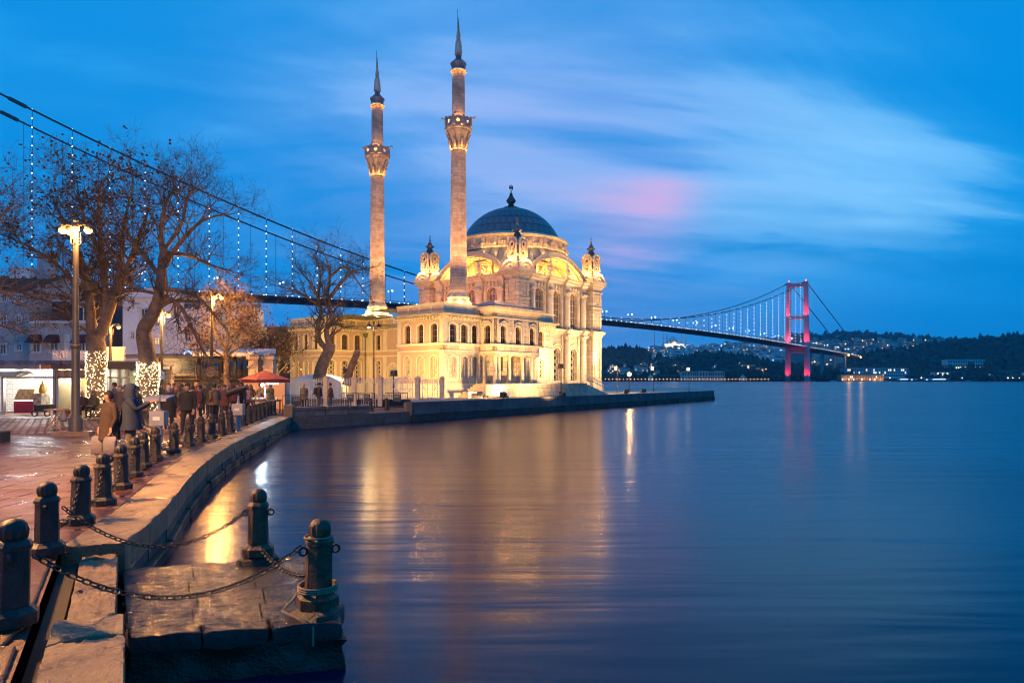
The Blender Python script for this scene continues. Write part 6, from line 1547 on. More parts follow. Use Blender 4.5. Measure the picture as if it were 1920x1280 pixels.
MB().box(wa-2.2, wa-0.9, 4.2, 5.4, za+0.5, za+4.0).box(wa-2.35, wa-0.75, 4.05, 5.55, za+4.0, za+4.3).build('chimney', greyw, ra); MB().box(wa-5.0, wa-3.0, 4.4, 5.6, za+1.4, za+2.9).build('roof_unit', whitew, ra)
rb, wb2, zb2 = box_house('terrace_house', 'grey terrace-topped house with maroon window awnings', 'house', 55, 168, 603, 60, 12, greyw, [(68, 632, 660, 15, 0, 0), (101, 632, 660, 16, 0, 0), (126, 629, 660, 5, 0, 0), (153, 632, 660, 12, 0, 0)])
for pc in (68, 101, 153):
    c_ = (pc-55)/1280*60; z = zz(627, 60)-PZ
    MB().hexa([(c_-0.55, -0.75, z-0.75), (c_+0.55, -0.75, z-0.75), (c_+0.55, 0, z-0.72), (c_-0.55, 0, z-0.72)], [(c_-0.45, -0.3, z-0.12), (c_+0.45, -0.3, z-0.12), (c_+0.45, 0, z), (c_-0.45, 0, z)]).build('window_awning', maroon, rb)
MB().box(0, wb2, -0.2, 0.1, zb2-0.15, zb2+0.1).build('terrace_coping', wtrim, rb)
mb = MB(); mb.box(0.3, wb2, 2.5, 6.5, zb2, zb2+1.9); mb.build('penthouse', darkm, rb)
mb = MB(); mb.hexa([(0, 1.2, zb2+1.95), (2.3, 1.2, zb2+1.95), (2.3, 6.5, zb2+2.2), (0, 6.5, zb2+2.2)], [(0, 1.2, zb2+2.05), (2.3, 1.2, zb2+2.05), (2.3, 6.5, zb2+2.35), (0, 6.5, zb2+2.35)]); mb.build('pergola_roof', whitew, rb)
for k in range(9): MB().tube([(0.3+k*0.6, 0.0, zb2+0.1), (0.3+k*0.6, 0.0, zb2+0.75)], 0.025, 4).build('rail_post', darkm, rb)
MB().tube([(0.0, 0, zb2+0.76), (wb2, 0, zb2+0.76)], 0.03, 5).build('rail', darkm, rb)
mb = MB()
for a_, b_2 in ((2.6, 3.3), (3.5, 4.2)): mb.band([(a_, zb2+0.1), (b_2, zb2+0.1), (b_2, zb2+1.6), (a_, zb2+1.6)], [(a_+0.1, zb2+0.2), (b_2-0.1, zb2+0.2), (b_2-0.1, zb2+1.5), (a_+0.1, zb2+1.5)], XZ, -2.44, -2.38, closed=True)
mb.build('terrace_door', wtrim, rb)
box_house('back_house', 'brown-roofed house behind the terrace, half hidden by the tree', 'house', 108, 232, 562, 68, 9, greyw, [(118, 565, 578, 9, 0, 0), (140, 565, 578, 9, 0, 0), (165, 565, 578, 9, 0, 0), (212, 580, 604, 9, 0, 0)], 1.8)
box_house('brown_annexe', 'dark brown annexe with flat parapet behind the twin lamp', 'house', 170, 231, 612, 63, 8, mat('brown_render', (0.12, 0.07, 0.05), 0.85, 0.2, 1.0, 0.1), [(185, 622, 640, 9, 0, 0), (205, 622, 640, 9, 0, 0)])
rc, wc, zc2 = box_house('white_villa', 'white villa with arched windows and rounded gable behind the leaning tree', 'house', 230, 402, 556, 57, 11, whitew, [(248, 566, 578, 8, 0.1, 0), (270, 578, 614, 13, 0.35, 0), (248, 622, 636, 8, 0.1, 0), (294, 596, 612, 11, 0.2, 0), (294, 632, 646, 11, 0.2, 1), (360, 560, 580, 34, 0, 0), (352, 610, 640, 13, 0.3, 0), (376, 610, 640, 13, 0.3, 0)])
MB().ext(seg_arc(wc*0.35, zc2, 3.0, 0.75, 12), lambda a, b, c: (a, -c, b), -0.35, 0.0).build('rounded_gable', whitew, rc)
MB().box(-0.15, wc+0.15, -0.2, 11, zc2-0.12, zc2-0.003).build('eaves_cornice', wtrim, rc)
box_house('cream_annexe', 'cream annexe with three narrow arched windows right of the white villa', 'house', 402, 432, 598, 56, 8, creamw, [(407, 612, 634, 4.5, 0.15, 0), (416, 612, 634, 4.5, 0.15, 0), (425, 612, 634, 4.5, 0.15, 0)])
box_house('dark_brick_building', 'dark brick building between the gate and the pavilion', 'building', 466, 560, 612, 72, 10, mason('old_brick', (0.12, 0.07, 0.055), 0.3, 0.1, var=0.3), [(498, 628, 650, 8, 0, 0), (520, 630, 650, 8, 0, 0)])
# ------------------------------------------------------------------ restaurant
YR = 46.0
rs = thing('restaurant', 'two-storey restaurant with dark awnings and open balcony', 'restaurant', (at(225, YR), YR, PZ))
def rx_(px): return (px-225)/1280*YR
def rz_(py): return zz(py, YR)-PZ
WR = rx_(484)
MB().box(0, WR, 2.2, 2.5, rz_(730), rz_(668)).build('upper_back_wall', creamw, rs)
MB().box(0, WR, 3.0, 3.3, 0, rz_(722)).build('ground_back_wall', mat('pale_tiles', (0.6, 0.55, 0.42), 0.5, 0.1), rs)
MB().box(0, WR, 0, 3.3, rz_(718), rz_(712)).build('balcony_floor', darkm, rs)
for p0, p1 in ((245, 292), (296, 340)): MB().box(rx_(p0), rx_(p1), 1.9, 2.2, rz_(706), rz_(680)).build('roller_blind', creamw, rs)
for p0 in (345, 362, 378): 
    w_ = MB().box(rx_(p0)-0.04, rx_(p0)+0.04, 1.7, 1.8, rz_(708), rz_(680)).build('window_post', wtrim, rs)
MB().box(rx_(346), rx_(388), 1.85, 1.9, rz_(708), rz_(680)).build('pane', glass, rs)
MB().box(rx_(392), rx_(470), 2.0, 2.1, rz_(708), rz_(676)).build('pane', glass, rs)
for p0 in range(395, 476, 12): MB().box(rx_(p0)-0.03, rx_(p0)+0.03, 1.9, 1.99, rz_(708), rz_(676)).build('window_post', darkm, rs)
MB().hexa([(-0.2, -0.8, rz_(672)), (rx_(400), -0.8, rz_(672)), (rx_(400), 3, rz_(668)), (-0.2, 3, rz_(668))], [(-0.2, -0.8, rz_(667)), (rx_(400), -0.8, rz_(667)), (rx_(400), 3, rz_(660)), (-0.2, 3, rz_(660))]).build('upper_awning', darkm, rs)
MB().hexa([(rx_(372), -0.9, rz_(668)), (WR+0.15, -0.9, rz_(668)), (WR+0.15, 3, rz_(660)), (rx_(372), 3, rz_(660))], [(rx_(372), -0.9, rz_(662)), (WR+0.15, -0.9, rz_(662)), (WR+0.15, 3, rz_(650)), (rx_(372), 3, rz_(650))]).build('pale_canopy', whitew, rs)
MB().hexa([(rx_(262), -1.6, rz_(731)), (WR-0.1, -1.6, rz_(731)), (WR-0.1, 0.2, rz_(722)), (rx_(262), 0.2, rz_(722))], [(rx_(262), -1.6, rz_(725)), (WR-0.1, -1.6, rz_(725)), (WR-0.1, 0.2, rz_(714)), (rx_(262), 0.2, rz_(714))]).build('lower_awning', mat('slate_awning', (0.05, 0.05, 0.06), 0.7, 0.15, 1.0, 0.05), rs)
mb = MB()
for py in (706, 712): mb.tube([(0, -0.05, rz_(py)), (WR, -0.05, rz_(py))], 0.03, 5)
for k in range(12): mb.tube([(WR*k/11, -0.05, rz_(715)), (WR*k/11, -0.05, rz_(704))], 0.03, 5)
mb.build('balcony_railing', darkm, rs)
for px in (228, 300, 372, 440, 480): MB().box(rx_(px)-0.08, rx_(px)+0.08, 0.0, 0.16, 0, rz_(668)).build('post', darkm, rs)
for px, pw in ((330, 120), (375, 160), (430, 220), (462, 160)): 
    MB().sphere((rx_(px), 1.4, rz_(732)), 0.07, 8, 5).build('ceiling_bulb', emit('restaurant_bulb%d' % px, (1.0, 0.85, 0.6), 14.0), rs); lamp('restaurant_lamp', (rx_(px), 1.2, rz_(734)), pw, (1.0, 0.8, 0.5), 0.1, rs)
lamp('upper_room_lamp', (rx_(290), 0.9, rz_(676)), 90, (1.0, 0.72, 0.4), 0.1, rs)
neon = emit('blue_neon', (0.12, 0.35, 1.0), 9.0)
nb_ = MB()
for q in (-1, 1): nb_.tube([(q*(0.03+0.22*abs(math.sin(a))), 0, 0.18*math.cos(a)) for a in [i*pi/8 for i in range(9)]], 0.025, 5)
no = nb_.build('neon_sign', neon, None, loc=(at(352, YR+1.5), YR+1.5, zz(663, YR+1.5))); tag(no, 'small blue butterfly-shaped neon sign on the restaurant balcony', 'neon sign')
for k, (px, py, c_) in enumerate(((340, 716+10, (0.75, 0.9, 1.0)), (352, 724, (1.0, 0.9, 0.7)))):
    pass
# ------------------------------------------------------------------ shops
YS = 37.2
sh = thing('shop_row', 'row of low lit food shops with glass fronts on the left', 'shop', (at(0, YS)-6, YS, PZ))
def sx_(px): return at(px, YS)-at(0, YS)+6
def sz_(py): return zz(py, YS)-PZ
frame = mat('aluminium_frame', (0.42, 0.40, 0.37), 0.45, 0.08, 3.0, 0.0, metal=0.3)
tilew = mason('white_wall_tiles', (0.62, 0.58, 0.52), 0.3, 0.15, var=0.06, stain=0.0, mortar=(0.3, 0.27, 0.22))
yel = mat('yellow_mural', (0.55, 0.36, 0.06), 0.7, 0.4, 1.2, 0.0)
grn = mat('dim_green_wall', (0.16, 0.16, 0.09), 0.7, 0.3, 1.0, 0.0)
MB().box(0, sx_(262), 3.6, 3.8, 0, sz_(690)).build('back_wall', tilew, sh)
MB().box(0, sx_(262), -0.2, 3.8, sz_(684), sz_(676)).build('flat_roof', greyw, sh)
mb = MB(); n = 46
for k in range(n): x = (sx_(190))*k/n; mb.box(x+0.01, x+sx_(190)/n-0.01, -0.5, -0.44, sz_(681)-0.08*(k % 2), sz_(676))
mb.build('awning_scallop', mat('blue_grey_valance', (0.12, 0.14, 0.22), 0.8, 0.5, 2.0, 0.0), sh, kind='stuff')
for p0, p1, m_, nm in ((-80, 82, mat('blank_sign_face', (0.26, 0.25, 0.25), 0.5, 0.1), 'sign_board'), (84, 101, mat('orange_sign_face', (0.5, 0.18, 0.08), 0.5, 0.1), 'sign_board'), (102, 172, mat('brown_sign_face', (0.13, 0.085, 0.07), 0.5, 0.3), 'sign_board'), (200, 262, mat('charcoal_sign_face', (0.04, 0.04, 0.045), 0.5, 0.2), 'sign_board')):
    MB().box(sx_(p0), sx_(p1)-0.03, -0.32, -0.2, sz_(692), sz_(680)+0.05).build(nm, m_, sh)
for p0 in (8, 104, 111, 172, 191, 210, 225, 240, 258): MB().box(sx_(p0)-0.06, sx_(p0)+0.06, -0.15, 0.05, 0, sz_(692)).build('front_post', frame, sh)
for p0, p1 in ((8, 106), (110, 172), (193, 258)): MB().box(sx_(p0), sx_(p1), -0.15, 0.0, sz_(709), sz_(706)).build('transom', frame, sh)
for p0, p1, m_ in ((106, 174, yel), (192, 260, grn)): MB().box(sx_(p0), sx_(p1), 2.2, 2.3, 0, sz_(694)).build('interior_wall', m_, sh)
for p0 in (107, 174, 192): MB().box(sx_(p0)-0.05, sx_(p0)+0.05, 0, 3.6, 0, sz_(690)).build('party_wall', frame, sh)
for k in range(4): 
    pp = 114+k*15; q_ = MB().ext(arc(0, 0, 0.17, 0, 2*pi, 14)[:-1], XZ, 0.0, 0.02); q_.build('dish_picture', mat('dish%d' % k, (0.30, 0.17, 0.08), 0.5, 0.6, 9.0, 0.0), sh, loc=(sx_(pp), -0.16, sz_(700)))
MB().box(sx_(111), sx_(172), -0.15, -0.12, sz_(708), sz_(694)).build('menu_band', mat('pale_menu_band', (0.35, 0.33, 0.31), 0.5, 0.15, 3.0, 0.0), sh)
MB().hexa([(sx_(-80), -1.4, sz_(707)), (sx_(66), -1.4, sz_(707)), (sx_(66), -0.1, sz_(700)), (sx_(-80), -0.1, sz_(700))], [(sx_(-80), -1.4, sz_(703)), (sx_(66), -1.4, sz_(703)), (sx_(56), -0.1, sz_(695)), (sx_(-80), -0.1, sz_(695))]).build('cream_awning', mat('cream_canvas', (0.5, 0.4, 0.27), 0.8, 0.1, 1.0, 0.05), sh)
# counter and fridge of the bright shop
MB().box(sx_(18), sx_(56), 0.3, 1.1, 0.08, 0.78).build('red_counter', mat('red_counter_front', (0.30, 0.02, 0.03), 0.35, 0.15), sh)
MB().box(sx_(18), sx_(56), 0.26, 0.30, 0.74, 0.80).build('counter_light', emit('pink_strip', (1.0, 0.7, 0.85), 3.5), sh)
gd_ = MB(); gd_.hexa([(sx_(18), 0.3, 0.8), (sx_(54), 0.3, 0.8), (sx_(54), 1.1, 0.8), (sx_(18), 1.1, 0.8)], [(sx_(20), 0.6, 1.4), (sx_(50), 0.6, 1.4), (sx_(50), 1.1, 1.4), (sx_(20), 1.1, 1.4)]); gd_.build('display_case', mat('display_food', (0.35, 0.25, 0.12), 0.4, 0.6, 8.0, 0.0), sh)
MB().box(sx_(57), sx_(73), 0.2, 0.9, 0.08, 1.15).build('poster_fridge', mat('poster_print', (0.35, 0.28, 0.2), 0.5, 0.7, 5.0, 0.0), sh)
MB().lathe([(0.16, 1.15), (0.2, 1.3), (0.18, 1.6), (0.08, 1.75), (0.02, 1.95)], 10, sx_(66), 0.6).build('copper_boiler', gilt, sh, 40)
MB().box(sx_(5), sx_(32), -0.22, -0.16, sz_(693.5)-0.02, sz_(690)).build('tube_light', emit('cool_tube', (0.9, 0.95, 1.0), 9.0), sh)
for px, pw, c_ in ((20, 200, (0.95, 0.95, 1.0)), (60, 200, (1.0, 0.95, 0.85)), (90, 90, (0.9, 1.0, 0.8)), (128, 70, (1.0, 0.9, 0.6)), (155, 60, (1.0, 0.85, 0.5)), (225, 55, (1.0, 0.95, 0.7)), (-30, 150, (1.0, 0.95, 0.85))):
    MB().sphere((sx_(px), 1.5, sz_(701)), 0.06, 8, 5).build('ceiling_bulb', emit('shop_bulb%d' % px, c_, 12.0), sh); lamp('shop_lamp', (sx_(px), 1.3, sz_(704)), pw*1.8, c_, 0.12, sh)
cr = thing('picket_railing', 'white picket railing on the shop roof below the terrace house', 'railing', (at(98, 40), 40, PZ))
for k in range(24): MB().box(k*0.085, k*0.085+0.06, 0, 0.03, zz(675, 40)-PZ, zz(656+(k % 2), 40)-PZ).build('picket', wtrim, cr)
MB().box(0, 2.05, 0.03, 0.06, zz(672, 40)-PZ, zz(670, 40)-PZ).build('rail', wtrim, cr)
MB().box(at(190, 43)-at(98, 40), at(232, 43)-at(98, 40), 3, 3.2, zz(690, 43)-PZ, zz(650, 43)-PZ).build('roof_screen', greyw, cr)
# gate pillars and low wall
for px, lb in ((478, 'left stone gate pillar with domed cap'), (506, 'right stone gate pillar with domed cap')):
    Y = 45.0; g = thing('gate_pillar', lb+' behind the red parasol', 'pillar', (at(px, Y), Y, PZ), 0, 'gate pillars')
    zt = zz(668, Y)-PZ; MB().box(-0.32, 0.32, -0.32, 0.32, 0, zt-0.2).build('shaft', cream_plain, g); mb = MB(); mb.box(-0.38, 0.38, -0.38, 0.38, zt-0.75, zt-0.65); mb.box(-0.42, 0.42, -0.42, 0.42, zt-0.2, zt); mb.build('moulding', cream_plain, g)
    MB().lathe([(0.36, zt), (0.3, zt+0.12), (0.12, zt+0.22), (0, zt+0.3)], 12).build('cap', minb, g, 40)
lw = MB().box(0, at(534, 44.5)-at(452, 44.5), 0, 0.3, 0, zz(717, 44.5)-PZ).build('boundary_wall', stucco, None, loc=(at(452, 44.5), 44.5, PZ)); tag(lw, 'pinkish boundary wall behind the parasol stall', 'wall')
# ------------------------------------------------------------------ parasol stall, tent
redc = mat('red_parasol_canvas', (0.27, 0.045, 0.04), 0.8, 0.12, 2.0, 0.05)
pa = thing('parasol', 'red square market parasol over a lit stall', 'parasol', (at(497, 38), 38.0, PZ))
MB().lathe([(0.03, 0), (0.03, 2.35)], 8).build('pole', white_iron, pa)
mb = MB(); hb = 1.4; zt, zr = zz(694, 38)-PZ, zz(712, 38)-PZ; k = 8; vs = [(0, 0, zt)]+[(hb*1.0*math.cos(2*pi*i/k), hb*math.sin(2*pi*i/k), zr+(0.0 if i % 2 == 0 else 0.06)) for i in range(k)]+[(hb*1.0*math.cos(2*pi*i/k), hb*math.sin(2*pi*i/k), zr-0.16) for i in range(k)]
mb.add(vs, [(0, 1+i, 1+(i+1) % k) for i in range(k)]+[(1+i, 1+k+i, 1+k+(i+1) % k, 1+(i+1) % k) for i in range(k)]); mb.build('canopy', redc, pa)
for i in range(k): MB().tube([(0, 0, zt-0.12), (hb*0.97*math.cos(2*pi*i/k), hb*0.97*math.sin(2*pi*i/k), zr-0.03)], 0.012, 4).build('rib', white_iron, pa)
stl = thing('market_stall', 'small stall table with goods under the red parasol', 'stall', (at(497, 38), 38.0, PZ))
MB().box(-0.8, 0.8, -0.5, 0.4, 0.72, 0.8).build('table_top', wood, stl)
for a in (-0.72, 0.72):
    for b in (-0.42, 0.32): MB().box(a-0.03, a+0.03, b-0.03, b+0.03, 0, 0.72).build('leg', wood, stl)
q = random.Random(4)
for k in range(14): MB().sphere((q.uniform(-0.7, 0.7), q.uniform(-0.4, 0.3), 0.86), 0.07, 6, 5).build('goods', mat('goods%d' % k, (q.uniform(0.1, 0.6), q.uniform(0.08, 0.4), q.uniform(0.05, 0.3)), 0.5), stl)
MB().sphere((0.0, -0.4, zr-0.28), 0.085, 8, 6).build('led_lamp', emit('led_bulb', (0.85, 0.95, 1.0), 60.0), stl); lamp('led_light', (0.0, -0.55, zr-0.3), 130, (0.62, 0.82, 1.0), 0.09, stl)
MB().box(0.25, 0.9, -0.45, -0.42, zr-0.25, zr-0.1).build('tube_light', emit('stall_tube', (0.85, 0.95, 1.0), 6.0), stl)
tentm = mat('white_tent_canvas', (0.62, 0.64, 0.68), 0.7, 0.06, 1.0, 0.05)
tn = thing('tent', 'white barrel-roofed tent behind the fence', 'tent', (at(590, 53), 53.0, PZ))
mb = MB(); F = Fr(0, 0, 0); mb.ext(seg_arc(0, zz(716, 53)-PZ, 1.95, 0.62, 14), lambda a, b, c: (a, -c, b), -3.0, 0.0); mb.build('roof', tentm, tn, 60); MB().box(-1.9, 1.9, 0.05, 2.9, 0, zz(716, 53)-PZ).build('side_curtain', tentm, tn)
tn2 = thing('tent', 'low white awning tent left of the barrel-roofed one', 'tent', (at(556, 51), 51.0, PZ)); MB().ext([(-0.9, zz(718, 51)-PZ), (-0.9, zz(716, 51)-PZ), (0.2, zz(707, 51)-PZ), (1.0, zz(712, 51)-PZ), (1.0, zz(718, 51)-PZ)], lambda a, b, c: (a, -c, b), -2.0, 0.0).build('roof', tentm, tn2); MB().box(-0.85, 0.95, 0.1, 1.9, 0, zz(718, 51)-PZ).build('side_curtain', tentm, tn2)
# ------------------------------------------------------------------ iron fence
fence = thing('iron_fence', 'white pointed iron fence with stone posts before the mosque garden', 'fence', (0, 0, 0))
fposts = [(540, 49.2, PZ), (611, 49.0, PZ), (664, 48.9, PZ), (713, 48.8, PZ), (783, 48.8, GZ), (829, 49.6, GZ)]
def picket_m(h):
    mb = MB(); mb.box(-0.018, 0.018, -0.018, 0.018, 0, h-0.14); mb.add([(-0.05, 0, h-0.14), (0, -0.02, h-0.1), (0.05, 0, h-0.14), (0, 0.02, h-0.1), (0, 0, h)], [(0, 1, 4), (1, 2, 4), (2, 3, 4), (3, 0, 4), (3, 2, 1, 0)])
    mb.band(arc(0, h-0.28, 0.07, 0, 2*pi, 8)[:-1], arc(0, h-0.28, 0.045, 0, 2*pi, 8)[:-1], XZ, -0.01, 0.01, closed=True)
    return mk(mb, 'picket', white_iron)
for i, (px, Y, z) in enumerate(fposts):
    x = at(px, Y); h = zz(707, Y)-z
    if i: 
        mb = MB(); mb.box(-0.15, 0.15, -0.15, 0.15, 0, h-0.1); mb.box(-0.19, 0.19, -0.19, 0.19, h-0.24, h-0.16); mb.box(-0.21, 0.21, -0.21, 0.21, h-0.1, h-0.02); mb.lathe([(0.2, h-0.02), (0.15, h+0.06), (0, h+0.1)], 4, 0, 0, pi/4); mb.build('stone_post', cream_plain, fence, loc=(x, Y, z))
    if i+1 < len(fposts):
        px2, Y2, z2 = fposts[i+1]; a, b = Vector((x, Y)), Vector((at(px2, Y2), Y2)); d = b-a; L = d.length; n = int(L/0.17); zb = max(z, z2) if i > 2 else z; hp = zz(708, 49)-zb; ang = math.atan2(d.y, d.x)
        for k in range(1, n): p = a+d*(k/n); put('picket', cached(('pick', round(hp, 2)), lambda: picket_m(hp)), fence, (p.x, p.y, zb), ang)
        for zr_ in (0.12, hp*0.48, hp-0.42, hp-0.2): 
            MB().box(0, L, -0.02, 0.02, zr_, zr_+0.035).build('rail', white_iron, fence, loc=(a.x, a.y, zb), rz=ang)
mb = MB()
gpx = [at(783, 48.8)+0.3, at(829, 49.6)-0.3]; mb.tube([(gpx[0], 48.75, GZ+1.15), ((gpx[0]+gpx[1])/2, 49.1, GZ+0.05), (gpx[1], 49.45, GZ+1.15)], 0.025, 5); mb.build('gate_brace', white_iron, fence)
hoop = MB().tube([(0.62*math.cos(a), 0, 0.55*math.sin(a)) for a in [R(60)+i*R(270)/18 for i in range(19)]], 0.03, 6).build('blue_hoop', mat('blue_white_plastic', (0.30, 0.42, 0.70), 0.5, 0.1), None, loc=(at(756, 47.5), 47.5, zz(722, 47.5))); tag(hoop, 'pale blue hoop hung on the fence right of the stone posts', 'hoop')
# crowd barriers
def barrier(px0, px1, Y, z, label, sign=True):
    x0, x1 = at(px0, Y), at(px1, Y); W_ = x1-x0; r = thing('crowd_barrier', label, 'barrier', (x0, Y, z), 0, 'crowd barriers on the quay'); h = 1.05
    mb = MB(); mb.tube([(0, 0, 0.02), (0, 0, h), (W_, 0, h), (W_, 0, 0.02)], 0.022, 6); mb.tube([(0, 0, 0.2), (W_, 0, 0.2)], 0.018, 5); mb.build('frame', black_metal, r)
    n = int(W_/0.14)
    for k in range(1, n): MB().tube([(W_*k/n, 0, 0.2), (W_*k/n, 0, h)], 0.008, 4).build('bar', black_metal, r)
    for q in (0.05, W_-0.05): MB().box(q-0.03, q+0.03, -0.3, 0.3, 0, 0.03).build('foot', black_metal, r)
    if sign:
        s_ = MB().box(W_*0.35, W_*0.72, -0.05, -0.03, 0.5, 0.98).build('sign_plate', mat('navy_plate', (0.02, 0.03, 0.06), 0.5), r)
        MB().box(W_*0.40, W_*0.67, -0.056, -0.051, 0.74, 0.92).build('plate_print', mat('teal_red_print', (0.12, 0.16, 0.16), 0.5, 0.9, 12.0, 0.0), s_)
barrier(530, 579, 37.5, PZ, 'crowd barrier with a dark sheet left of the coping stones')
barrier(640, 672, 44.3, PZ, 'crowd barrier left of three behind the pair of bollards'); barrier(673, 702, 44.4, PZ, 'crowd barrier in the middle of three behind the bollards'); barrier(722, 764, 44.6, PZ, 'crowd barrier right of three near the step of the quay')
sk = thing('litter_skip', 'grey metal box on legs before the porch platform', 'container', mw(-13.2, -8.9), TH); MB().box(0, 1.9, 0, 0.8, 0.18, 1.05).build('body', mat('galvanised_box', (0.36, 0.37, 0.38), 0.5, 0.15, 1.0, 0.1, metal=0.3), sk)
for a in (0.1, 1.8):
    for b in (0.1, 0.7): MB().box(a-0.04, a+0.04, b-0.04, b+0.04, 0, 0.18).build('leg', black_metal, sk)
bn = thing('stone_bench', 'low stone bench with legs at the left bay of the pavilion', 'bench', mw(-14.0, -7.0), TH); MB().box(0, 2.4, 0, 0.6, 0.36, 0.5).build('seat', cream_plain, bn)
for a in (0.1, 1.05, 2.0): MB().box(a, a+0.3, 0.05, 0.55, 0, 0.36).build('leg', cream_plain, bn)
# ------------------------------------------------------------------ stands, table, signs
galv = mat('grey_stand_metal', (0.30, 0.31, 0.33), 0.4, 0.12, 2.0, 0.05, metal=0.4)
def stand(px, py, pt, label, panel=True):
    x, y = gp(px, py, PZ); h = zz(pt, y)-PZ
    r = thing('viewer_stand', label, 'stand', (x, y, PZ), R(4), 'metal viewer stands')
    bh = 0.42
    MB().lathe([(0.16, 0), (0.16, 0.03), (0.095, 0.04), (0.095, h-0.82)], 12).build('post', galv, r, 40)
    MB().box(-0.20, 0.20, -0.16, 0.16, h-0.82, h-0.82+bh).build('housing', galv, r); MB().box(-0.1, 0.09, -0.166, -0.161, h-0.66, h-0.56).build('sticker', wtrim, r)
    MB().lathe([(0.1, h-0.4), (0.045, h-0.34), (0.045, h-0.1)], 8).build('neck', galv, r)
    if panel: MB().hexa([(-0.36, -0.16, h-0.12), (0.26, -0.16, h-0.12), (0.36, 0.2, h-0.02), (-0.26, 0.2, h-0.02)], [(-0.38, -0.16, h-0.04), (0.28, -0.16, h-0.04), (0.38, 0.2, h+0.05), (-0.28, 0.2, h+0.05)]).build('panel', galv, r)
    else: 
        MB().tube([(-0.45, 0.1, h-0.05), (-0.1, 0, h+0.1), (0.35, -0.05, h+0.24)], [0.1, 0.12, 0.10], 10).build('telescope', black_metal, r, 50)
stand(298, 836, 744, 'grey stand with tilted panel in front of the crowd')
stand(447, 806, 737, 'second grey stand with a telescope at the promenade edge', False)
for px, py, Y, c_, lb in ((303, 703, 39.3, (0.25, 0.32, 0.5), 'round sign on the lamp pole right of the leaning tree'), (397, 697, 38.3, (0.42, 0.30, 0.17), 'round sign on the tall restaurant lamp pole')):
    s_ = MB().ext(arc(0, 0, 0.29, 0, 2*pi, 20)[:-1], XZ, 0.0, 0.02).build('round_sign', mat('sign_back%d' % px, c_, 0.5, 0.1), None, loc=(at(px, Y), Y-0.16, zz(py, Y))); tag(s_, lb, 'sign', 'round signs on lamp poles')
tb = thing('trestle_table', 'small folding wooden trestle table with hanging white bag', 'table', (*gp(106, 806, PZ), PZ), R(8))
lw_wood = mat('light_wood', (0.36, 0.20, 0.09), 0.6, 0.2, 3.0, 0.1)
MB().box(-0.32, 0.34, -0.25, 0.25, 0.76, 0.80).build('table_top', lw_wood, tb)
for y_ in (-0.2, 0.2):
    for q in (-1, 1): MB().tube([(q*0.26, y_, 0), (-q*0.2, y_, 0.76)], 0.022, 5).build('leg', lw_wood, tb)
for x_ in (-0.26, 0.26): MB().tube([(x_, -0.2, 0.1), (x_, 0.2, 0.1)], 0.016, 5).build('stretcher', lw_wood, tb)
MB().tube([(-0.26, -0.2, 0.1), (0.26, -0.2, 0.1)], 0.016, 5).build('stretcher', lw_wood, tb)
bagm = mat('white_plastic_bag', (0.15, 0.13, 0.16), 0.6, 0.12, 6.0, 0.4, 14.0)
bg_ = MB(); bg_.lathe([(0.03, 0.78), (0.05, 0.7), (0.13, 0.5), (0.16, 0.4), (0.12, 0.34), (0, 0.33)], 10); o = bg_.build('plastic_bag', bagm, None, 60, loc=(gp(106, 806, PZ)[0]+0.36, gp(106, 806, PZ)[1]-0.15, PZ)); tag(o, 'white plastic bag hanging from the trestle table', 'bag')
ct = thing('hand_cart', 'dark hand cart with small wheels before the glass shop front', 'cart', (at(82, 35.5), 35.5, PZ)); MB().box(-0.35, 0.45, -0.25, 0.25, 0.28, 0.62).build('body', darkm, ct)
for q in (-0.3, 0.35): MB().band(arc(q, 0.17, 0.17, 0, 2*pi, 12)[:-1], arc(q, 0.17, 0.12, 0, 2*pi, 12)[:-1], XZ, 0.22, 0.27, closed=True).build('wheel', black_metal, ct)
MB().tube([(-0.35, 0, 0.5), (-0.75, 0, 0.85)], 0.02, 5).build('handle', black_metal, ct)
sp = MB().box(-0.42, 0.3, -0.2, 0.2, 0, 0.32).hexa([(-0.44, -0.22, 0.32), (0.32, -0.22, 0.32), (0.32, 0.22, 0.32), (-0.44, 0.22, 0.32)], [(-0.4, -0.18, 0.36), (0.28, -0.18, 0.36), (0.28, 0.18, 0.36), (-0.4, 0.18, 0.36)]).build('planter_box', black_metal, None, loc=(*gp(-8, 829, PZ), PZ)); tag(sp, 'dark low box on the paving at the left edge', 'box')
bench = thing('tree_bench', 'long low bench round the foot of the lit trees', 'bench', (at(150, 33.6), 33.6, PZ)); 
MB().box(-0.9, 3.4, -0.2, 0.25, 0.38, 0.45).build('seat', lw_wood, bench)
for a in (-0.7, 1.2, 3.1): MB().box(a, a+0.12, -0.15, 0.2, 0, 0.38).build('leg', kerbm, bench)
# ------------------------------------------------------------------ people
def clothmat(name, col): return mat(name, col, 0.85, 0.25, 5.0, 0.3, 25.0)
skin_m = mat('skin', (0.36, 0.20, 0.13), 0.6, 0.08, 8.0, 0.0)
hair_m = mat('dark_hair', (0.018, 0.012, 0.009), 0.6, 0.2, 20.0, 0.1)
shoe_m = mat('dark_shoe', (0.025, 0.022, 0.02), 0.5, 0.2)
CL = {}
def cm_(c):
    if c not in CL: CL[c] = clothmat('cloth_%d' % len(CL), c)
    return CL[c]
def skin_body(verts, edges, rad):
    me = bpy.data.meshes.new('tmp'); me.from_pydata(verts, edges, []); ob = bpy.data.objects.new('tmp', me); C.objects.link(ob)
    md = ob.modifiers.new('s', 'SKIN'); md.use_smooth_shade = True
    for i, r in enumerate(rad): me.skin_vertices[0].data[i].radius = r if isinstance(r, tuple) else (r, r)
    me.skin_vertices[0].data[0].use_root = True
    ob.modifiers.new('u', 'SUBSURF').levels = 1
    return ob
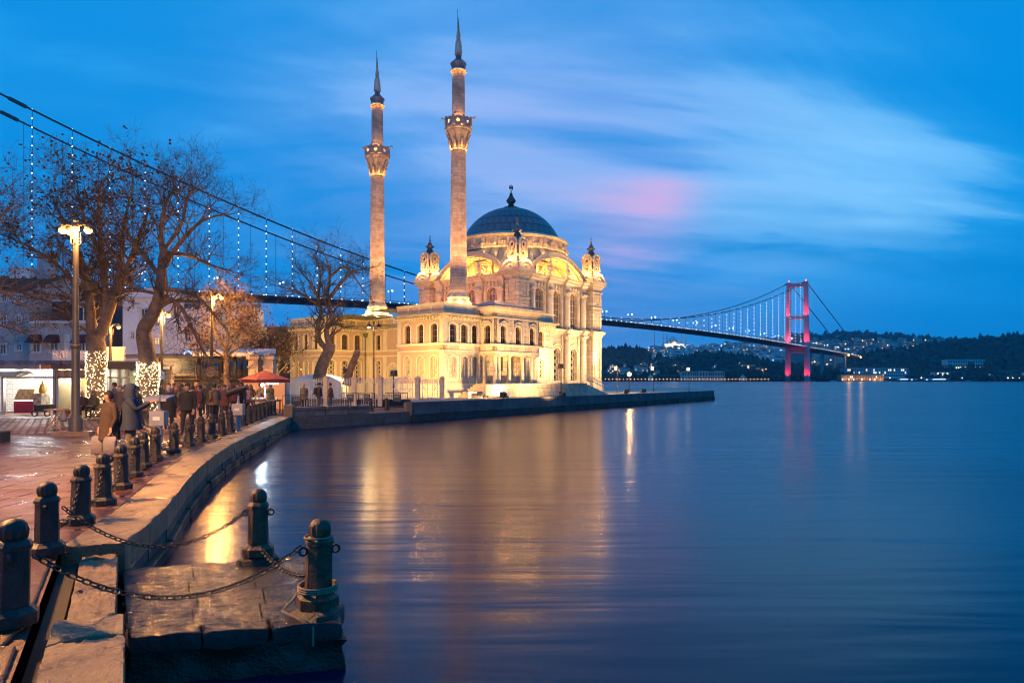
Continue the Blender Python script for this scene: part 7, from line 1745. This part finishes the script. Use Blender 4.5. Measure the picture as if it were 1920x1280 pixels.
def person(px, py_feet, label, coat, pants, pose='stand', face=0.0, h=1.7, long_coat=0.0, hood=False, hair=True, bulky=1.0, at_z=PZ, pos=None, seat=0.45, scarf=None):
    x, y = pos if pos else gp(px, py_feet, at_z)
    V = []; E = []; Rr = []
    def v(p, r): V.append(p); Rr.append(r); return len(V)-1
    def chain_(i, pts):
        for p, r in pts: j = v(p, r); E.append((i, j)); i = j
        return i
    b = bulky; sit = pose == 'sit'; dz = (seat+0.10-0.92) if sit else 0.0
    lean = 0.10 if sit else 0.02
    pel = v((0, 0, 0.94+dz), (0.155*b, 0.125*b))
    ab = chain_(pel, [((0, 0.0+lean*0.3, 1.10+dz), (0.150*b, 0.115*b)), ((0, lean*0.8, 1.28+dz), (0.175*b, 0.125*b)), ((0, lean, 1.41+dz), (0.135*b, 0.095*b))])
    nk = chain_(ab, [((0, lean+0.01, 1.49+dz), 0.062), ((0, lean+0.02, 1.545+dz), 0.068)])
    hd = chain_(nk, [((0, lean+0.025, 1.61+dz), (0.078, 0.092)), ((0, lean+0.02, 1.675+dz), (0.080, 0.098)), ((0, lean+0.01, 1.735+dz), (0.055, 0.07))])
    chain_(nk+1, [((0, lean+0.118, 1.605+dz), 0.016)])
    for s in (-1, 1):
        chain_(nk+1, [((s*0.082, lean+0.0, 1.62+dz), 0.014)])
        sw = (0.16 if s > 0 else -0.14) if pose == 'walk' else 0.0
        if sit: pts = [((s*0.10, 0.02, 0.90+dz), 0.10), ((s*0.12, 0.44, 0.95+dz), 0.075), ((s*0.12, 0.47, 0.5+dz*0.55), 0.06), ((s*0.12, 0.44, 0.10), 0.045), ((s*0.13, 0.56, 0.045), 0.043)]
        else: pts = [((s*0.10, sw*0.2, 0.84), 0.10*b), ((s*0.105, 0.02+sw*0.9, 0.50), 0.072), ((s*0.105, sw*1.2-0.02, 0.28), 0.062), ((s*0.105, sw*1.5-0.03, 0.09+max(0, -sw)*0.3), 0.045), ((s*0.125, sw*1.5+0.12, 0.042+max(0, -sw)*0.2), 0.043)]
        chain_(pel, pts)
        sh = ((s*0.195*b, lean, 1.40+dz), 0.072*b)
        if pose == 'phone': el, wr, hn = (s*0.26, 0.16, 1.20), (s*0.10, 0.42, 1.36), (0, 0.1, 0.03)
        elif pose == 'bags': el, wr, hn = (s*0.28, 0.02, 1.10), (s*0.25, 0.12, 0.86), (0, 0.02, -0.09)
        elif pose == 'pocket': el, wr, hn = (s*0.30, -0.06, 1.12), (s*0.20, 0.13, 0.95), (-s*0.04, 0.06, -0.04)
        elif sit: el, wr, hn = (s*0.27, 0.12, 1.12+dz), (s*0.12, 0.36, 1.02+dz), (-s*0.02, 0.09, -0.01)
        else: el, wr, hn = (s*0.26, -0.03+(-sw*0.5), 1.12), (s*0.25, 0.08-sw*0.8, 0.87), (0, 0.02, -0.09)
        w_ = chain_(ab, [sh, ((sh[0][0]*0.45+el[0]*0.55, (sh[0][1]+el[1])/2, (sh[0][2]+el[2])/2), 0.058*b), (el, 0.052*b), (((el[0]+wr[0])/2, (el[1]+wr[1])/2, (el[2]+wr[2])/2), 0.045), (wr, 0.034)])
        W_ = Vector(wr); H_ = Vector(hn); pm_ = chain_(w_, [(tuple(W_+H_*0.6), 0.034)]); n_ = H_.normalized(); lat = Vector((s, 0, 0)) if abs(n_.x) < 0.8 else Vector((0, 0, 1)); lat = (lat-n_*lat.dot(n_)).normalized(); nrm = n_.cross(lat)
        for k, ln in enumerate((0.085, 0.098, 0.09, 0.07)):
            a = W_+H_*0.95+lat*(0.033-0.022*k); chain_(pm_, [(tuple(a), 0.010), (tuple(a+n_*ln*0.5+nrm*0.008), 0.009), (tuple(a+n_*ln*0.9+nrm*0.03), 0.008)])
        a = W_+H_*0.45+lat*0.045; chain_(w_, [(tuple(a), 0.011), (tuple(a+n_*0.05+lat*0.02), 0.009)])
    ob = skin_body(V, E, Rr); dg = bpy.context.evaluated_depsgraph_get(); dg.update(); me = bpy.data.meshes.new_from_object(ob.evaluated_get(dg)); old = ob.data; bpy.data.objects.remove(ob); bpy.data.meshes.remove(old)
    me.name = 'person'; me.materials.clear()
    for m in (cm_(coat), cm_(pants), skin_m, shoe_m): me.materials.append(m)
    Vw = [Vector(w_) for w_ in V]
    hands = [i for i, r in enumerate(Rr) if not isinstance(r, tuple) and r < 0.0345]
    for p in me.polygons:
        c_ = p.center; p.use_smooth = True
        mi = 0
        if c_.z > 1.505+dz and abs(c_.x) < 0.16 and c_.y < 0.25: mi = 2
        elif c_.z < 0.09: mi = 3
        elif (c_.z < 0.86+dz if not sit else (c_.z < 0.84+dz or c_.y > 0.2 and c_.z < 1.0+dz)) and (abs(c_.x) < 0.19): mi = 1
        else:
            if min((c_-Vw[i]).length for i in hands) < 0.04: mi = 2
        p.material_index = mi
    o = put('person', me, None, (x, y, at_z), face); s = h/1.76; o.scale = (s, s, s)
    tag(o, label, 'person', 'people on the promenade')
    if long_coat or bulky > 1.05:
        mb = MB(); hem = (1.0-long_coat) if long_coat else 0.86; n = 16; rings = [(1.43, 0.15, 0.11), (1.33, 0.205*b, 0.15*b), (1.15, 0.195*b, 0.16*b), (0.98, 0.21*b, 0.175*b), ((0.98+hem)/2, 0.235*b, 0.19*b), (hem, 0.255*b, 0.20*b)]
        vs = []
        for z, ra, rb_ in rings:
            for i in range(n):
                a = 2*pi*i/n; f = 1+0.035*math.sin(a*5+z*9); vs.append((ra*math.cos(a)*f, lean*0.6+rb_*math.sin(a)*f, z+dz))
        mb.add(vs, [(j*n+i, j*n+(i+1) % n, (j+1)*n+(i+1) % n, (j+1)*n+i) for j in range(len(rings)-1) for i in range(n)]); mb.build('coat', cm_(coat), o, 60)
    hz = 1.665+dz
    mb = MB()
    if hood:
        vs = []; n = 14
        for z, r, yo in ((1.45, 0.14, -0.01), (1.54, 0.135, -0.015), (1.64, 0.132, -0.012), (1.73, 0.115, -0.005), (1.79, 0.07, 0.0), (1.805, 0.01, 0.0)):
            for i in range(n):
                a = 2*pi*i/n+pi/2; rr_ = r*(0.72 if (math.sin(a) > 0.75 and 1.5 < z < 1.72) else 1.0); vs.append((rr_*math.cos(a), lean+yo+rr_*1.08*math.sin(a), z+dz))
        mb.add(vs, [(j*n+i, j*n+(i+1) % n, (j+1)*n+(i+1) % n, (j+1)*n+i) for j in range(5) for i in range(n)]); mb.build('hood', cm_(coat), o, 60)
    else:
        vs = []; n = 14
        for z, r in ((1.58, 0.092), (1.65, 0.101), (1.72, 0.093), (1.77, 0.06), (1.785, 0.01)):
            for i in range(n):
                a = 2*pi*i/n; fr = math.sin(a); zz_ = z+(0.075 if fr > 0.45 and z < 1.68 else 0.0); vs.append((r*0.92*math.cos(a), lean+0.008+r*1.08*fr, zz_+dz))
        mb.add(vs, [(j*n+i, j*n+(i+1) % n, (j+1)*n+(i+1) % n, (j+1)*n+i) for j in range(4) for i in range(n)]); mb.build('hair', hair_m if hair is True else cm_(hair), o, 60)
    if scarf: MB().lathe([(0.085, 1.46+dz), (0.11, 1.49+dz), (0.1, 1.53+dz), (0.075, 1.545+dz)], 12, 0, lean).build('scarf', cm_(scarf), o, 60)
    return o
BR, BK, BL, TAN, RED, GRY = (0.055, 0.032, 0.024), (0.018, 0.016, 0.018), (0.018, 0.028, 0.06), (0.14, 0.085, 0.045), (0.16, 0.035, 0.03), (0.10, 0.095, 0.10)
DEN, BKP = (0.04, 0.055, 0.09), (0.02, 0.02, 0.024)
w1 = person(206, 868, 'person in a long dark brown coat carrying two white bags', BR, BKP, 'bags', R(150), 1.64, 0.42, False, True, 1.12)
p2 = person(244, 866, 'hooded person in a dark blue coat holding a phone up', BL, (0.10, 0.085, 0.075), 'phone', R(-70), 1.78, 0.25, True, True, 1.22)
person(316, 806, 'person in a long black padded coat with pale hat beside the stand', BK, BKP, 'stand', R(10), 1.68, 0.5, False, (0.4, 0.3, 0.28), 1.15)
person(333, 803, 'person in a brown jacket with fur-edged hood left of the black jacket', TAN, DEN, 'walk', R(160), 1.68, 0.1, True, True, 1.1, scarf=(0.3, 0.2, 0.13))
person(352, 816, 'person in a black jacket walking towards the bollards', BK, BKP, 'walk', R(185), 1.78, 0.0, False, True, 1.12)
person(376, 792, 'person in a dark red coat behind the walkers', (0.09, 0.03, 0.025), BKP, 'stand', R(120), 1.66, 0.3, False, True, 1.08)
person(402, 797, 'person in an olive tan jacket with hands in pockets', TAN, BKP, 'pocket', R(75), 1.76, 0.0, False, True, 1.14)
person(421, 790, 'person in a rust coat left of the second stand', (0.12, 0.045, 0.03), DEN, 'walk', R(200), 1.66, 0.25, False, True, 1.08)
person(437, 783, 'person in a dull red jacket behind the second stand', RED, BKP, 'stand', R(30), 1.66, 0.1, True, True, 1.1)
person(462, 776, 'person in a maroon coat near the stall goods', (0.10, 0.02, 0.03), BKP, 'stand', R(-100), 1.62, 0.35, False, True, 1.08)
person(508, 774, 'stall keeper in an olive coat under the red parasol', (0.10, 0.095, 0.05), BKP, 'phone', R(150), 1.70, 0.3, False, True, 1.1)
person(487, 773, 'person in pale trousers standing at the lit stall', (0.16, 0.13, 0.12), (0.4, 0.38, 0.36), 'pocket', R(-40), 1.72, 0.0, False, True, 1.05)
person(0, 0, 'seated person in dark coat and light cap on the bench behind the lamp', BR, BKP, 'sit', R(180), 1.70, 0.0, False, (0.35, 0.28, 0.22), 1.08, pos=(at(156, 33.5), 33.55), seat=0.45)
person(0, 0, 'seated person in an olive jacket and white sneakers on the bench', (0.10, 0.085, 0.04), (0.03, 0.03, 0.035), 'sit', R(170), 1.70, 0.0, True, True, 1.08, pos=(at(178, 33.5), 33.55), seat=0.45)
person(0, 0, 'seated person in a dark plum coat at the right end of the bench', (0.05, 0.025, 0.035), BKP, 'sit', R(190), 1.66, 0.0, False, True, 1.1, pos=(at(206, 33.5), 33.55), seat=0.45)
person(226, 800, 'person in grey wool hat and dark coat behind the hooded one', (0.06, 0.05, 0.045), BKP, 'stand', R(190), 1.68, 0.35, False, (0.16, 0.11, 0.09), 1.12)
person(258, 803, 'person in a dark green coat before the leaning lit tree', (0.035, 0.04, 0.03), BKP, 'walk', R(120), 1.66, 0.2, False, True, 1.1)
person(0, 0, 'person with dark jacket, cap and backpack at the fence', BK, DEN, 'pocket', R(-60), 1.74, 0.0, False, (0.02, 0.02, 0.03), 1.14, pos=(at(598, 42.5), 42.5))
person(0, 0, 'person in a brown coat at the fence right of the capped one', (0.10, 0.05, 0.035), GRY, 'stand', R(100), 1.70, 0.2, False, True, 1.08, pos=(at(620, 43.2), 43.2))
person(0, 0, 'person in a grey coat standing by the left part of the fence', GRY, BKP, 'stand', R(180), 1.66, 0.35, False, (0.3, 0.22, 0.18), 1.08, pos=(at(570, 44.5), 44.5))
person(385, 778, 'person in a dark coat standing deep in the crowd', (0.04, 0.032, 0.03), BKP, 'stand', R(170), 1.7, 0.3, False, True, 1.1)
person(342, 780, 'person in a grey coat deep in the crowd before the restaurant', (0.09, 0.075, 0.07), BKP, 'walk', R(60), 1.7, 0.3, False, True, 1.1)
person(300, 779, 'person in a navy coat behind the stand with tilted panel', (0.03, 0.04, 0.07), BKP, 'stand', R(-120), 1.7, 0.3, True, True, 1.1)
person(318, 772, 'person in a rusty jacket far back near the restaurant awning', (0.16, 0.07, 0.04), DEN, 'stand', R(140), 1.7, 0.0, False, True, 1.08)
person(412, 770, 'person in a dark brown jacket far back under the awning', (0.07, 0.04, 0.03), BKP, 'walk', R(-30), 1.7, 0.2, False, True, 1.08)
person(446, 771, 'person in a faded red coat far back near the gate pillars', (0.2, 0.06, 0.05), BKP, 'stand', R(200), 1.64, 0.35, False, True, 1.08)
rp = random.Random(31)
crowd = [('navy', (0.03, 0.04, 0.075)), ('charcoal', (0.03, 0.028, 0.03)), ('brown', (0.08, 0.045, 0.03)), ('dark red', (0.12, 0.03, 0.028)), ('olive', (0.07, 0.065, 0.035)), ('grey', (0.11, 0.10, 0.10))]
for k, (px, py, wh) in enumerate(((286, 777, 'between the leaning tree and the stand'), (328, 776, 'behind the black padded coat'), (362, 786, 'behind the walking black jacket'), (368, 770, 'under the restaurant awning'), (393, 785, 'left of the olive tan jacket'), (411, 782, 'right of the olive tan jacket'), (429, 775, 'behind the rust coat'), (454, 781, 'right of the telescope stand'), (470, 771, 'left of the lit stall'), (345, 768, 'far back before the restaurant posts'), (236, 790, 'behind the hooded blue coat'), (216, 787, 'behind the bag carrier'))):
    nm, c_ = crowd[k % 6]
    person(px, py, 'person in a %s coat %s' % (nm, wh), c_, BKP if k % 2 else DEN, ('walk', 'stand', 'pocket')[k % 3], R(rp.uniform(0, 360)), rp.uniform(1.6, 1.78), (0.0, 0.3, 0.15)[k % 3], k % 4 == 0, True if k % 3 else (0.2, 0.15, 0.12), 1.1)
# what they carry
x, y = gp(206, 868, PZ); ca_, sa2 = math.cos(R(150)), math.sin(R(150))
for (s_, lb) in ((1, 'left one of the two white shopping bags'), (-1, 'right one of the two white shopping bags')):
    hx, hy = s_*0.245, 0.13
    mb = MB(); vs = []; n = 12; q_ = random.Random(s_+5)
    for z, ra, rb_ in ((0.0, 0.12, 0.05), (0.01, 0.135, 0.065), (0.15, 0.14, 0.075), (0.30, 0.145, 0.065), (0.37, 0.14, 0.035), (0.42, 0.11, 0.012)):
        for i in range(n): a = 2*pi*i/n; f = q_.uniform(0.9, 1.1); vs.append((ra*math.copysign(abs(math.cos(a))**0.4, math.cos(a))*f, rb_*math.copysign(abs(math.sin(a))**0.4, math.sin(a))*f, z+q_.uniform(-0.01, 0.01)))
    mb.add(vs, [(j*n+i, j*n+(i+1) % n, (j+1)*n+(i+1) % n, (j+1)*n+i) for j in range(5) for i in range(n)]+[tuple(range(n))])
    mb.tube([(-0.05, 0, 0.43), (-0.03, 0, 0.52), (0.03, 0, 0.52), (0.05, 0, 0.43)], 0.008, 5)
    o = mb.build('shopping_bag', bagm, None, 60, loc=(x+ca_*hx-sa2*hy, y+sa2*hx+ca_*hy, PZ+0.21), rz=R(5)); tag(o, lb, 'bag', 'white shopping bags')
x, y = gp(244, 866, PZ); c_, s_ = math.cos(R(-70)), math.sin(R(-70))
ph = MB().box(-0.04, 0.04, -0.006, 0.006, -0.075, 0.075).build('phone', black_metal, None, loc=(x-s_*0.62*1.0, y+c_*0.62, PZ+1.46), rz=R(-70)); tag(ph, 'phone held up by the hooded person', 'phone')
bpk = MB().hexa([(-0.16, -0.34, 1.0), (0.16, -0.34, 1.0), (0.16, -0.17, 1.0), (-0.16, -0.17, 1.0)], [(-0.13, -0.28, 1.42), (0.13, -0.28, 1.42), (0.13, -0.15, 1.42), (-0.13, -0.15, 1.42)]).build('backpack', cm_(BK), None, loc=(at(598, 42.5), 42.5, PZ), rz=R(-60)); tag(bpk, 'dark backpack worn by the capped person at the fence', 'backpack')
hz_m = bpy.data.materials.new('haze_air'); hz_m.use_nodes = True; hz_t = NT(hz_m.node_tree); hz_t.n.clear()
pv = hz_t.add('ShaderNodeVolumePrincipled', {'Color': (0.6, 0.78, 1.0, 1), 'Density': 0.00010, 'Anisotropy': 0.2})
hz_t.l.new(pv.outputs[0], hz_t.add('ShaderNodeOutputMaterial').inputs['Volume'])
hz = MB().box(-2500, 4600, -200, 4200, -9, 320).build('haze', hz_m); hz['kind'] = 'stuff'; tag(hz, 'thin blue dusk haze over the strait', 'haze')
